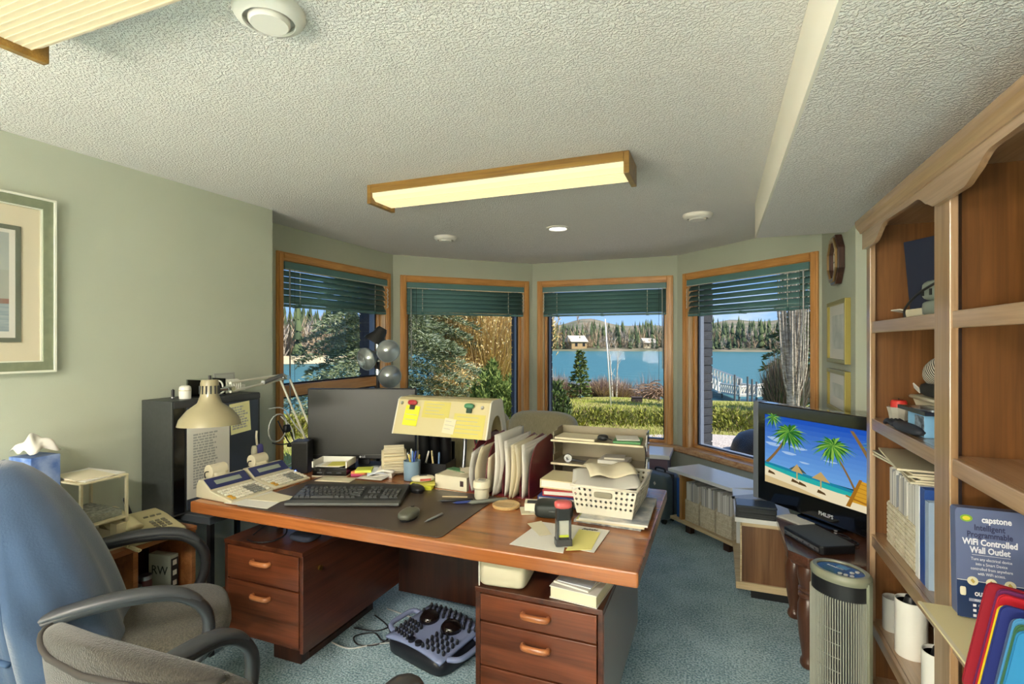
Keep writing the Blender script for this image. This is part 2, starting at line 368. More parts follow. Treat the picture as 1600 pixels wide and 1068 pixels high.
# continuous sill: rounded nosing that follows the bay
sl = MB()
for i in range(4):
    M, L = wall_frame(i); k = math.tan(R(22.5))*.055
    q = [(-.055, .012), (-.062, .002), (-.062, -.022), (-.05, -.034), (0, -.034), (0, .02), (-.05, .02)]
    pr = [(y, z+ZS) for y, z in q]
    vs = []; n = len(pr)
    for u, sgn in ((0, 1), (L, -1)):
        for y, z in pr: vs.append(M @ Vector((u-sgn*y*math.tan(R(22.5)) if not (i == 0 and u == 0) else u-.2, y, z)))
    sl._add(vs, [tuple(range(n)), tuple(range(2*n-1, n-1, -1))]+[(j, j+n, (j+1) % n+n, (j+1) % n) for j in range(n)])
struct(sl.build('trim_1', SILLW, bevel=.006))
struct(MB().box(XE-.012, XE, 3.12, 4.0, 0, .09).box(XR-.012, XR, 2.62, 3.1, 0, .09).build('baseboard_right', OAKX))
struct(MB().box(XL, XL+.012, -2.6, 2.41, 0, .09).build('baseboard_left', OAKX))

# ================================================================ blinds
BL = ['teal slatted blind raised on the left side window beside the cabinet', 'teal slatted blind raised above the spruce window',
      'teal slatted blind raised above the window with the flagpole view', 'teal slatted blind with bright open slats on the right angled window']
def blind(i, tilt, n, sp, wand_left):
    M, L = wall_frame(i); u0, u1 = UW[i][0]+.066, UW[i][1]-.066
    t = thing('window_blind', BL[i], 'blind', group='teal window blinds'); t.matrix_world = M
    zt = ZT-.064
    MB().box(u0-.006, u1+.006, -.022, .028, zt-.052, zt).build('headrail', TEAL, t, bevel=.003)
    MB().box(u0-.004, u1+.004, -.024, -.020, zt-.056, zt-.051).build('light_line', CORD, t)  # pale strip: thin line of light under the headrail put into colour
    z = zt-.078; sm = None
    for k in range(n):
        zz = z-k*sp
        if sm is None:
            q = MB(); nn = 6; vs = []
            for uu in (0, u1-u0):
                for j in range(nn+1):
                    w = -.025+.05*j/nn; vs.append((uu, w, .004*(1-(w/.025)**2)))
            fs = [(j, j+1, nn+2+j, nn+1+j) for j in range(nn)]
            q._add(vs, fs); s = q.build('slat', TEAL, t, solid=.0025, smooth=True); sm = s
        else: s = inst(sm, t)
        s.location = (u0, .012, zz); s.rotation_euler = (tilt, 0, 0)
    zb = z-n*sp+.008
    for k in range(4):
        s = inst(sm, t, (u0, .012, zb+.012-k*.004), (R(4)*(k % 2), 0, 0))
    br = MB().box(u0, u1, -.014, .038, zb-.024, zb-.006).build('bottom_rail', TEAL, t, bevel=.004)
    for f in (.12, .5, .86):
        MB().box(u0+(u1-u0)*f-.012, u0+(u1-u0)*f+.012, -.018, .042, zb-.028, zb-.004).build('rail_clip', TEALD, br)
    for f in (.12, .86):
        x = u0+(u1-u0)*f; c = MB()
        for k in range(n): c.bc((x, -.016, z-k*sp+.004), (.006, .003, .014))
        c.tube([(x, -.0145, z+.02), (x, -.0145, zb)], .0012, 4); c.build('lift_cord', CORD, t)
    wx = u0+.03 if wand_left else u1-.03
    MB().cyl((wx, -.03, zt-.05), (wx+.004, -.03, zt-.05-(1.0 if i in (0, 3) else .75)), .005, n=6).build('tilt_wand', mat('clear_wand', '#a9aba6', .2), t)
    cx = wx+(.05 if wand_left else -.03)
    MB().cyl((cx, -.026, zt-.05), (cx, -.026, zt-1.25), .0015, n=4).build('pull_cord', mat('dark_cord', '#3b4040', .7), t)
    bx = u1-.012 if wand_left else u0+.008
    c = MB()
    for k in range(5): c.tube(bez([(bx, -.028, z-.0-k*.034), (bx+.006, -.036, z-.02-k*.034), (bx-.004, -.03, z-.038-k*.034)], 4), .004, 5)
    c.build('cord_bundle', CORD, t)
    return t
blind(0, R(58), 5, .043, True); blind(1, R(60), 5, .0405, True); blind(2, R(60), 5, .0405, False); blind(3, R(54), 5, .046, False)

# ================================================================ ceiling fittings
FIXW = wood('golden_fixture_wood', '#a9803a', '#7d5a22', '#946d2e', axis=0, scale=2, rough=.4)
def lamp_mat(name, col, s):
    m = mat(name, '#cbbd98', .4, emit=s, ecol=col); return m
DIFF1 = lamp_mat('lit_acrylic', (1.0, .80, .44), .36)
def fixture(x0, x1, y0, y1, label, m, tube_power=0.):
    t = thing('fluorescent_ceiling_light', label, 'ceiling light', ((x0+x1)/2, (y0+y1)/2, CEIL), group='wood-ended fluorescent lights')
    hx, hy = (x1-x0)/2, (y1-y0)/2
    for s in (-1, 1):
        MB().box(s*hx-.012, s*hx+.012, -hy, hy, -.095, 0).build('end_cap', FIXW, t, bevel=.003)
        MB().box(-hx+.012, hx-.012, s*hy-.010*(s > 0)-.0*(s < 0), s*hy+.010*(s < 0), -.042, 0).build('side_rail', FIXW, t, bevel=.002)
    prof = [(-hy+.012, -.03), (-hy+.015, -.062), (-hy+.04, -.078), (hy-.04, -.078), (hy-.015, -.062), (hy-.012, -.03)]
    d = MB().prism([(p[0], p[1]) for p in prof], -hx+.012, hx-.012, Matrix(((0, 0, 1, 0), (1, 0, 0, 0), (0, 1, 0, 0), (0, 0, 0, 1))))
    d.build('diffuser', m, t)
    r = MB()
    for k in range(9):
        y = -hy+.04+(2*hy-.08)*k/8; r.box(-hx+.014, hx-.014, y-.0015, y+.0015, -.0795, -.0775)
    r.build('diffuser_ribs', m, t)
    return t
fixture(-1.655, -.358, 2.20, 2.415, 'lit fluorescent ceiling light with wooden ends in front of the bay windows', DIFF1)
fixture(-1.592, -.295, .585, .80, 'fluorescent ceiling light cut off by the upper left corner', lamp_mat('lit_acrylic_soft', (1.0, .80, .50), .17))
# added fill light behind the camera, not known to be in the room
DIFFB = lamp_mat('fill_light_acrylic', (1.0, .94, .87), 46)
fixture(-1.592, -.295, -1.03, -.815, 'added fill light shaped like a ceiling fixture in the rear half of the room', DIFFB)
# added fill lamps and their stands, out of view, to brighten the room
LSH = lamp_mat('fill_lamp_shade', (1.0, .92, .84), 27)
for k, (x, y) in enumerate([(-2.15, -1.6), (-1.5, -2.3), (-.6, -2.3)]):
    t = thing('fill_lamp', ['added fill lamp in the rear left corner of the room', 'added fill lamp left of the middle of the rear wall', 'added fill lamp by the middle of the rear wall'][k], 'lamp', (x, y, .70), group='added fill lamps at the rear wall')
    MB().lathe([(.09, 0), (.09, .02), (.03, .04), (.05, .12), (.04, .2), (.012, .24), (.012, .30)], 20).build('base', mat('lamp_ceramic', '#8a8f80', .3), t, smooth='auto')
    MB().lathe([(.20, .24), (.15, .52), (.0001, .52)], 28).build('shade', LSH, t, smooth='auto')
    q = thing('fill_lamp_stand', ['round stand of the added fill lamp in the rear left corner', 'round stand of the added fill lamp left of the middle of the rear wall', 'round stand of the added fill lamp by the rear wall'][k], 'side table', (x, y, 0), group='stands of the added fill lamps')
    MB().lathe([(.2, .67), (.2, .699), (.0001, .699)], 24).build('top', OAKX, q); MB().lathe([(.16, 0), (.15, .02), (.03, .04), (.03, .67)], 16).build('pedestal', OAK, q)
WC = mat('ceiling_white', '#eeeae0', .5)
def round_vent(p, r, label, name='ceiling_diffuser'):
    t = thing(name, label, 'air vent', p, group='round ceiling vents')
    MB().lathe([(r, 0), (r, -.012), (r*.93, -.022), (r*.72, -.03), (r*.70, -.024), (r*.86, -.012), (r*.86, -.004)], 36).build('rim', WC, t, smooth='auto')
    MB().lathe([(0.0001, -.012), (r*.5, -.012), (r*.58, -.022), (r*.58, -.03), (r*.52, -.036), (0.0001, -.036)], 36).build('centre_disc', WC, t, smooth='auto')
    return t
round_vent((-1.008, .955, CEIL), .082, 'large round white vent on the ceiling beside the near light')
round_vent((-1.934, 3.507, CEIL), .085, 'round white ceiling vent left of the recessed spot')
round_vent((-.122, 3.476, CEIL), .09, 'round white ceiling vent near the dropped ceiling')
t = thing('recessed_spotlight', 'small lit recessed spotlight in the ceiling between two vents', 'ceiling light', (-1.048, 3.525, CEIL))
MB().lathe([(.085, 0), (.085, -.006), (.064, -.010), (.058, -.001)], 28).build('trim_ring', WC, t, smooth='auto')
MB().lathe([(.0001, -.002), (.058, -.002), (.058, -.001), (.0001, -.001)], 24).build('lens', lamp_mat('lit_spot', (1, .95, .85), 3), t)
# ================================================================ outside: ground, lake, far shore, garden
LAKE = -2.2
def sstep(a, b, x):
    t = np.clip((x-a)/(b-a), 0, 1); return t*t*(3-2*t)
def ground_h(x, y):
    x = np.asarray(x, float); y = np.asarray(y, float)
    r = np.hypot(x, y); az = np.degrees(np.arctan2(x, y))
    re = 15.0-4.2*sstep(20, 40, -az)
    h = .12-.27*sstep(5, re, r) - 2.9*sstep(re, re+7, r)
    return h+.02*np.sin(x*1.7)*np.cos(y*1.3)
def gh(x, y): return float(ground_h(x, y))
def on_ground(px, d):                    # point on the ground under image column px, at distance d
    v = ray(px, 534); return Vector((v.x*d, v.y*d, gh(v.x*d, v.y*d)))
def fast_mesh(name, V, F, mats, mi=None, k=4, smooth=False):
    me = bpy.data.meshes.new(name); V = np.asarray(V, np.float32); F = np.asarray(F, np.int32); n = len(F)
    me.vertices.add(len(V)); me.vertices.foreach_set('co', V.ravel()); me.loops.add(n*k); me.loops.foreach_set('vertex_index', F.ravel())
    me.polygons.add(n); me.polygons.foreach_set('loop_start', np.arange(n, dtype=np.int32)*k)
    for m in (mats if isinstance(mats, (list, tuple)) else [mats]): me.materials.append(m)
    if mi is not None: me.polygons.foreach_set('material_index', np.asarray(mi, np.int32))
    if smooth: me.polygons.foreach_set('use_smooth', [True]*n)
    me.update(calc_edges=True); me.validate(); return me
def link(name, me, parent=None):
    o = bpy.data.objects.new(name, me); COL.objects.link(o); o.parent = parent; return o
def leaves(C, D, ln, wd, jitter=.35):
    """diamond leaf quads at centres C growing along D"""
    n = len(C); D = D/np.maximum(np.linalg.norm(D, axis=1, keepdims=True), 1e-6)
    rnd = RNG.normal(size=(n, 3)); S = np.cross(D, rnd); S /= np.maximum(np.linalg.norm(S, axis=1, keepdims=True), 1e-6)
    ln = np.broadcast_to(ln, (n,))[:, None]*(1+jitter*RNG.uniform(-1, 1, (n, 1))); wd = np.broadcast_to(wd, (n,))[:, None]
    V = np.stack([C, C+D*ln*.5+S*wd*.5, C+D*ln, C+D*ln*.5-S*wd*.5], 1).reshape(-1, 3)
    return V, np.arange(4*n).reshape(n, 4)

# ---- ground
gx = np.arange(-34, 22.01, .4); gy = np.arange(-1, 34.01, .4); GX, GY = np.meshgrid(gx, gy); GZ = ground_h(GX, GY)
nx, ny = len(gx), len(gy); idx = np.arange(nx*ny).reshape(ny, nx)
F = np.stack([idx[:-1, :-1], idx[:-1, 1:], idx[1:, 1:], idx[1:, :-1]], -1).reshape(-1, 4)
cx = (GX[:-1, :-1]+GX[1:, 1:]).ravel()/2; cy = (GY[:-1, :-1]+GY[1:, 1:]).ravel()/2
ins = (cx > -2.98) & (cx < 1.0) & (cy < 5.25) & (cx+cy < 5.05) & (cy-cx < 7.15)
F = F[~ins]
LAWN = mat('spring_lawn', '#8f9442', 1., col2='#a39a63', vscale=1.3, bump=.6, bscale=60, spec=.1)
lawn = struct(link('ground_lawn', fast_mesh('ground_lawn', np.stack([GX, GY, GZ], -1).reshape(-1, 3), F, LAWN, smooth=True)))
# gravel bed along the bay, as a strip just above the lawn
GRAVEL = mat('pale_gravel', '#cfc4b8', 1., col2='#9a8e84', vscale=45, bump=.9, bscale=60, detail=2)
g = MB()
def gp(x, y): return (x, y, gh(x, y)+.035)
path_i = [(-3.2, 3.6), (-3.05, 4.2), (-1.9, 5.35), (-.2, 5.35), (1.0, 4.2), (1.6, 3.4)]
path_o = [(-4.2, 3.6), (-4.0, 4.7), (-2.3, 6.5), (-.1, 8.1), (2.6, 8.4), (3.6, 4.0)]
for i in range(5):
    g.grid(lambda u, v, i=i: gp(*[(path_i[i][k]*(1-u)+path_i[i+1][k]*u)*(1-v)+(path_o[i][k]*(1-u)+path_o[i+1][k]*u)*v for k in (0, 1)]), 8, 6)
struct(g.build('ground_gravel', GRAVEL, fix=False))
# ---- lake
def water():
    m = bpy.data.materials.new('lake_water'); m.use_nodes = True; n = m.node_tree.nodes; l = m.node_tree.links; b = n['Principled BSDF']
    b.inputs['Base Color'].default_value = (.045, .150, .152, 1); b.inputs['Roughness'].default_value = .35; b.inputs['Specular IOR Level'].default_value = .12
    tc = n.new('ShaderNodeTexCoord'); mp = n.new('ShaderNodeMapping'); mp.inputs['Scale'].default_value = (.35, 1.2, 1); mp.inputs['Rotation'].default_value = (0, 0, YAW*.3); l.new(tc.outputs['Object'], mp.inputs[0])
    nz = n.new('ShaderNodeTexNoise'); nz.inputs['Scale'].default_value = 1.1; nz.inputs['Detail'].default_value = 6; l.new(mp.outputs[0], nz.inputs['Vector'])
    bp = n.new('ShaderNodeBump'); bp.inputs['Strength'].default_value = .9; bp.inputs['Distance'].default_value = .35; l.new(nz.outputs['Fac'], bp.inputs['Height']); l.new(bp.outputs[0], b.inputs['Normal'])
    return m
lk = MB().poly([(-300, 8, LAKE), (180, 8, LAKE), (180, 420, LAKE), (-300, 420, LAKE)]).build('lake', water())
tag(lk, 'blue-green rippled lake water stretching to the far wooded shore', 'lake', kind='stuff')
# ---- far shore and hills
def shore_r(az): return 96+112*float(sstep(-37.5, -30, np.array(az)))
def far_h(az, r):
    s = r-shore_r(az); hill = 1+.35*math.sin(az*.35)+.2*math.sin(az*.9+1)
    return LAKE-.3+min(max(s, 0), 6)*.22+max(s-6, 0)*.035+ (9*hill*float(sstep(60, 190, np.array(s))) if az > -34 else 2*float(sstep(20, 60, np.array(s))))
SHORE = mat('far_woodland_floor', '#8a7d66', 1., col2='#5f6247', vscale=.08, bump=.3, bscale=1)
SAND = mat('far_sand', '#d2bd95', 1., var=.15, vscale=.3)
fs_ = MB()
def far_pt(u, v):
    az = -68+96*u; r0 = shore_r(az); r = r0+[0, 4, 10, 25, 60, 110, 190, 300][int(round(v*7))]
    return Vector((r*math.sin(R(az)), r*math.cos(R(az)), far_h(az, r)))
fs_.grid(far_pt, 96, 7)
o = struct(fs_.build('ground_far_shore', SHORE, smooth=True, fix=False))
b_ = MB(); b_.grid(lambda u, v: (lambda az, r: Vector((r*math.sin(R(az)), r*math.cos(R(az)), LAKE+.05+v*1.1)))(-62+25*u, shore_r(-62+25*u)-4+v*9), 24, 2)
struct(b_.build('ground_far_beach', SAND, fix=False))
hl = MB()
def ridge(u, v):
    az = -40+75*u; r = [420, 560, 640, 900][int(round(v*3))]
    top = 15+4*math.sin(az*.17+.5)+2.2*math.sin(az*.53)+1.0*math.sin(az*1.3)
    return Vector((r*math.sin(R(az)), r*math.cos(R(az)), [-3, top*.75, top+4, -5][int(round(v*3))]))
hl.grid(ridge, 110, 3)
struct(hl.build('ground_hills', mat('distant_hills', '#8b8a7a', 1., col2='#6d7568', vscale=.05, detail=8), smooth=True, fix=False))
# forest on the far shore: far too many to count
FD = mat('far_conifer_dark', '#46523a', 1., spec=.1); FM = mat('far_conifer_mid', '#5d6846', 1., spec=.1); FB = mat('far_bare_wood', '#b39c7d', 1., spec=.1); FG = mat('far_bare_grey', '#b3a796', 1., spec=.1)
VV, FF, MI = [], [], []; nv = 0
def far_conifer(p, h, w):
    global nv
    k = 7
    for j in range(4):
        z0 = h*(.06+.22*j); z1 = h*min(1., .42+.24*j); r = w*(1-.22*j)
        a0 = random.random()*6
        ring = [(p[0]+r*random.uniform(.6, 1.1)*math.cos(a0+2*PI*i/k), p[1]+r*random.uniform(.6, 1.1)*math.sin(a0+2*PI*i/k), p[2]+z0+random.uniform(-.06, .06)*h) for i in range(k)]
        VV.extend(ring); VV.append((p[0], p[1], p[2]+z1))
        mi = random.choice((0, 0, 1))
        for i in range(k): FF.append((nv+i, nv+(i+1) % k, nv+k)); MI.append(mi)
        nv += k+1
def far_bare(p, h, w, mi):
    global nv
    for j in range(26):
        a = random.random()*2*PI; t = random.random()**.6; z0 = h*random.uniform(.0, .55); z1 = min(h, z0+h*random.uniform(.2, .5))
        r0 = w*.25*random.random(); r1 = w*t; ww = h*.016*random.uniform(.6, 2.2)
        q0 = (p[0]+r0*math.cos(a), p[1]+r0*math.sin(a), p[2]+z0); q1 = (p[0]+r1*math.cos(a), p[1]+r1*math.sin(a), p[2]+z1); b = random.random()*PI
        VV.extend([(q0[0]-ww*math.cos(b), q0[1]-ww*math.sin(b), q0[2]), (q0[0]+ww*math.cos(b), q0[1]+ww*math.sin(b), q0[2]), q1]); FF.append((nv, nv+1, nv+2)); MI.append(mi); nv += 3
random.seed(3)
for k in range(2600):
    az = random.uniform(-60, 20); s = 5+abs(random.gauss(0, 1))*42 if az > -34 else 5+random.random()*45
    r = shore_r(az)+s; p = (r*math.sin(R(az)), r*math.cos(R(az)), far_h(az, r)-.2)
    if -35 > az: kind = random.random() < .34; hh = random.uniform(6, 9.5)
    else: kind = random.random() < (.34 if az < -5 else .5); hh = random.uniform(6, 11)*(1 if s > 14 else .65)
    if kind: far_conifer(p, hh*1.1, hh*.17)
    else: far_bare(p, hh*.95, hh*.36, random.choice((2, 2, 3)))
o = link('far_forest', fast_mesh('far_forest', VV, FF, [FD, FM, FB, FG], MI, 3)); tag(o, 'mixed evergreen and bare forest on the far side of the lake', 'forest', kind='stuff')
# ---- cottages on the far shore
def cottage(az, s, w, d, h, label, rc, wc):
    r = shore_r(az)+s; t = thing('cottage', label, 'house', (r*math.sin(R(az)), r*math.cos(R(az)), far_h(az, r)-.3), -R(az)+.5)
    MB().box(-w/2, w/2, -d/2, d/2, 0, h).build('wall', mat(wc[0], wc[1], .9), t)
    MB().prism([(-d/2-.5, h-.1), (d/2+.5, h-.1), (0, h+d*.45)], -w/2-.5, w/2+.5, Matrix(((0, 0, 1, 0), (1, 0, 0, 0), (0, 1, 0, 0), (0, 0, 0, 1)))).build('roof', mat(rc[0], rc[1], .9), t)
    for x in (-.28, .22): MB().box(w*x, w*x+w*.16, -d/2-.06, -d/2, h*.35, h*.8).build('window', GASKET, t)
cottage(-14.6, 9, 7, 5.5, 3.0, 'tan cottage with a pale roof among trees across the lake', ('cottage_roof_pale', '#cfc3b0'), ('cottage_tan', '#b39567'))
cottage(-7.0, 14, 5, 4, 2.4, 'small white cottage across the lake near the flagpole', ('cottage_roof_white', '#e0d8c8'), ('cottage_white', '#d8cfae'))
# ---- garden plants
SPD = mat('spruce_needles_dark', '#5d6a4d', 1., spec=.15); SPL = mat('spruce_needles_pale', '#9aa287', 1., spec=.15); SPM = mat('spruce_needles_mid', '#76815f', 1., spec=.15); BARK = mat('dark_bark', '#5a4c40', 1., var=.4, vscale=30, bump=.6, bscale=60)
def conifer(name, label, cat, loc, h, rad, n_leaf, ln, wd, mats, droop=.35, group=None, full=.9, mixp=(.3, .4, .3)):
    t = thing(name, label, cat, loc, group=group)
    MB().cyl((0, 0, -.1), (0, 0, h*.92), max(.02, h*.016), .006, 8).build('trunk', BARK, t)
    nb = int(max(50, h*30)); per = max(6, n_leaf//nb)
    Cs, Ds = [], []
    for b in range(nb):
        f = (b+RNG.random())/nb; z = h*(.04+.94*f); L = rad*((1-f)**full)*RNG.uniform(.65, 1.08)+.04; a = b*2.4+RNG.uniform(-.4, .4)
        dirv = np.array([math.cos(a), math.sin(a), 0.])
        s = RNG.random(per)**.6; lat = np.array([-math.sin(a), math.cos(a), 0.])
        side = RNG.normal(size=per)*.19*L*(1.1-s)*(.35+s)
        pos = np.outer(s*L, dirv)+np.outer(side, lat); pos[:, 2] = z+L*(.18*s-droop*s**1.6)+RNG.normal(size=per)*.018*L
        Cs.append(pos); dd = np.outer(np.ones(per), dirv)*.8+np.outer(np.sign(side)*.7, lat)+RNG.normal(size=(per, 3))*.35; dd[:, 2] += .10; Ds.append(dd)
    C = np.concatenate(Cs); D = np.concatenate(Ds); V, F = leaves(C, D, ln, wd)
    mi = RNG.choice(len(mats), len(C), p=mixp[:len(mats)])
    link('foliage', fast_mesh('foliage', V, F, mats, mi), t)
    return t
p = on_ground(612, 11.0)
conifer('blue_spruce', 'large grey-green spruce filling the view between the two left windows', 'tree', p, 7.5, 2.5, 120000, .10, .024, [SPD, SPM, SPL], .42)
PN = mat('pine_green', '#5c7038', 1., spec=.15); PN2 = mat('pine_green_light', '#8d9b55', 1., spec=.15)
def candle_shrub(name, label, loc, h, rad, n, mats, group=None, ln=.09, wd=.02):
    t = thing(name, label, 'shrub', loc, group=group); st = MB(); Cs, Ds = [], []
    for k in range(22):
        a = random.random()*2*PI; q = math.sqrt(random.random())*rad; hh = h*(1-.55*(q/rad)**2)*random.uniform(.75, 1.0)
        b = Vector((q*.35*math.cos(a), q*.35*math.sin(a), 0)); e = Vector((q*math.cos(a), q*math.sin(a), hh)); m = b.lerp(e, .55)+Vector((q*.25*math.cos(a), q*.25*math.sin(a), -.05*hh))
        P = bez([b, m, e], 5); st.tube(P, .012, 4)
        per = n//22; u = RNG.random(per)**.7*.85+.15; ii = np.clip((u*(len(P)-1)), 0, len(P)-1.001); i0 = ii.astype(int); fr = (ii-i0)[:, None]
        A = np.array([tuple(x) for x in P]); C = A[i0]*(1-fr)+A[i0+1]*fr
        C += RNG.normal(size=C.shape)*.03*rad/.35; dd = RNG.normal(size=(per, 3)); dd[:, 2] = np.abs(dd[:, 2])+.8; Cs.append(C); Ds.append(dd)
    st.build('stems', BARK, t); C = np.concatenate(Cs); D = np.concatenate(Ds); V, F = leaves(C, D, ln, wd); link('foliage', fast_mesh('foliage', V, F, mats, RNG.integers(0, len(mats), len(C))), t); return t
candle_shrub('mountain_pine', 'bushy green mountain pine below the yellow willow', on_ground(775, 8.4), 1.12, .40, 9000, [PN, PN, PN2], ln=.10)
candle_shrub('dwarf_pine', 'narrow dark green dwarf pine at the left edge of the flagpole window', on_ground(868, 8.2), .80, .22, 5000, [PN, SPD], ln=.08)
conifer('young_fir', 'small young fir standing by the water left of the flagpole', 'tree', on_ground(907, 14.6), 1.35, .34, 3000, .09, .035, [PN, SPM, PN2], .15)
def twig_bush(name, label, cat, loc, h, rad, n, mats, lean=.6, wd=.012, leaf=None, group=None, segs=3):
    t = thing(name, label, cat, loc, group=group)
    a = RNG.random(n)*2*PI; q = np.sqrt(RNG.random(n))
    d = np.stack([np.cos(a)*q, np.sin(a)*q], 1); L = h*(1-.35*q*q)*RNG.uniform(.55, 1.05, n)
    base = np.concatenate([d*rad*.28, np.zeros((n, 1))], 1); tip = np.concatenate([d*rad+RNG.normal(size=(n, 2))*rad*.08, L[:, None]], 1)
    st0 = RNG.random(n)[:, None]**1.5*.6; base = base+(tip-base)*st0
    mid = base*.5+tip*.5+np.concatenate([RNG.normal(size=(n, 2))*rad*.07, np.zeros((n, 1))], 1); mid[:, 2] -= L*.04
    s = np.stack([-np.sin(a+RNG.normal(size=n)), np.cos(a+RNG.normal(size=n)), np.zeros(n)], 1)*wd*.5
    V = np.stack([base-s, base+s, mid+s*.8, mid-s*.8, tip], 1).reshape(-1, 3); k = np.arange(n)*5
    F = np.concatenate([np.stack([k, k+1, k+2, k+3], 1), np.stack([k+3, k+2, k+4, k+4], 1)])
    Ft = np.concatenate([np.stack([k, k+1, k+2], 1), np.stack([k, k+2, k+3], 1), np.stack([k+3, k+2, k+4], 1)])
    mi = np.tile(RNG.integers(0, len(mats), n), 3)
    link('twigs', fast_mesh('twigs', V, Ft, mats, mi, 3), t)
    if leaf:
        m, nl, ll, lw = leaf; pick = RNG.integers(0, n, nl); u = (.35+.65*RNG.random(nl))[:, None]; C = mid[pick]*(1-u)+tip[pick]*u; D = (tip-mid)[pick]+RNG.normal(size=(nl, 3))*.3
        V, F = leaves(C, D, ll, lw); link('buds', fast_mesh('buds', V, F, m, RNG.integers(0, len(m), nl)), t)
    return t
WY = mat('willow_yellow', '#ecd088', 1., spec=.1); WB = mat('willow_brown', '#c9ad7c', 1., spec=.1); WT = mat('willow_tan', '#f0dca8', 1., spec=.1)
twig_bush('willow_bush', 'big golden willow bush in early leaf beyond the spruce', 'shrub', on_ground(762, 13.2), 4.0, 1.75, 5200, [WB, WB, WY], wd=.022, leaf=([WY, WT, WB], 22000, .07, .028))
twig_bush('willow_bush', 'smaller tan willow bush low at the foot of the golden willow', 'shrub', on_ground(715, 11.8), 1.3, .75, 2200, [WB, WT], wd=.014, leaf=([WY, WT], 3500, .06, .025))
PU = mat('bare_twigs_purple', '#a98f8a', 1., spec=.1); PB = mat('bare_twigs_brown', '#8e7768', 1., spec=.1); TAN = mat('dry_twigs_tan', '#c2a98a', 1., spec=.1)
for k, (px, d, h, w) in enumerate([(873, 15.4, .75, .65), (893, 15.8, .55, .5), (925, 15.6, .6, .6), (942, 15.3, .7, .55), (968, 15.6, .75, .6), (984, 15.9, .5, .5)]):
    twig_bush('bare_shrub', ['leafless purplish shrub by the water at the left edge of the flagpole window', 'low leafless shrub just left of the young fir', 'low leafless shrub just right of the young fir', 'leafless purplish shrub right behind the foot of the flagpole', 'leafless shrub under the two slim birches', 'low leafless shrub left of the dark garden box'][k], 'shrub', on_ground(px, d), h, w, 900, [PU, PB, TAN], wd=.014, group='leafless lakeside shrubs')
twig_bush('bare_shrub', 'tall thin leafless shrub behind the brush pile', 'shrub', on_ground(1012, 16.0), 1.15, .6, 260, [PU, PB], wd=.012, group='leafless lakeside shrubs')
twig_bush('bare_shrub', 'tall thin leafless shrub against the water at the left window frame', 'shrub', on_ground(868, 16.2), 1.25, .5, 120, [PB, TAN], wd=.014, group='leafless lakeside shrubs')
# slim birches
BIR = mat('birch_bark', '#e3dccd', .8, col2='#a2968a', vscale=14, stretch=(1, 1, 4))
def birch(loc, h, label, lean):
    t = thing('birch', label, 'tree', loc, group='slim birches by the water')
    MB().tube(bez([(0, 0, -.1), (lean*.3, 0, h*.4), (lean, 0, h)], 6), [.03-.02*i/12 for i in range(13)], 6).build('trunk', BIR, t)
    b = MB()
    for k in range(12):
        z = h*random.uniform(.35, .95); a = random.random()*6.28; l = .35*random.uniform(.5, 1); b.tube([(lean*z/h*.8, 0, z), (lean*z/h*.8+l*.5*math.cos(a), l*.5*math.sin(a), z+l*.7)], .006, 4)
    b.build('branches', BIR, t)
birch(on_ground(957, 15.0), 1.55, 'slim white birch just right of the flagpole', -.12); birch(on_ground(963, 15.2), 1.35, 'shorter slim birch right of its neighbour birch', .05)
# flagpole
b0 = on_ground(955, 12.4); e0 = pd(945.5, 498, 12.4)
fp = MB().tube([b0-Vector((0, 0, .1)), b0.lerp(e0, .5), e0], [.017, .015, .013], 8).build('flagpole', mat('white_pole', '#f2efe6', .5), smooth=True)
tag(fp, 'leaning white flagpole on the lawn in front of the lake', 'flagpole')
# brush pile, box
t = thing('brush_pile', 'tangled pile of cut branches on the lawn edge', 'brush pile', on_ground(1024, 14.6))
m = MB()
for k in range(90):
    a = random.random()*6.28; c = Vector((random.gauss(0, .2), random.gauss(0, .2), abs(random.gauss(.1, .12)))); d = Vector((math.cos(a), math.sin(a), random.uniform(-.2, .5)))*random.uniform(.15, .35)
    m.tube(bez([c-d, c+Vector((0, 0, .06)), c+d], 3), .012, 4)
m.build('branches', mat('brush_wood', '#a98a6e', 1., col2='#7c6354', vscale=9), t)
t = thing('garden_box', 'small dark wooden box on the lawn by the brush pile', 'box', on_ground(995, 13.6), .3)
for k in range(2): MB().box(-.13, .13, -.09, .09, .005+.06*k, .06+.06*k).build('plank', mat('dark_garden_wood', '#4b3e38', .9), t)
MB().box(-.14, .14, -.10, .10, .125, .14).build('lid', MATS['dark_garden_wood'], t)
# junipers: low spreading shrubs in front of the lawn
JY = mat('juniper_yellow', '#a8a84f', 1., spec=.1); JG = mat('juniper_green', '#858a48', 1., spec=.1); JB = mat('juniper_brown', '#8b8156', 1., spec=.1)
def juniper(loc, rx, ry, h, label, n=5200):
    t = thing('spreading_juniper', label, 'shrub', loc, YAW, group='low spreading junipers')
    a = RNG.random(n)*2*PI; q = np.sqrt(RNG.random(n)); C = np.stack([np.cos(a)*q*rx, np.sin(a)*q*ry, h*(1-q**2.2)*RNG.uniform(.35, 1.0, n)], 1)
    D = np.stack([np.cos(a)*.6, np.sin(a)*.6, np.full(n, .6)], 1)+RNG.normal(size=(n, 3))*.5
    V, F = leaves(C, D, .11, .03); link('foliage', fast_mesh('foliage', V, F, [JY, JG, JB], RNG.choice(3, n, p=[.42, .33, .25])), t)
    m = MB()
    for k in range(7):
        b = 2*PI*k/7; m.tube([(0, 0, 0), (rx*.5*math.cos(b), ry*.5*math.sin(b), h*.35), (rx*.85*math.cos(b), ry*.85*math.sin(b), h*.4)], .012, 4)
    m.build('stems', BARK, t)
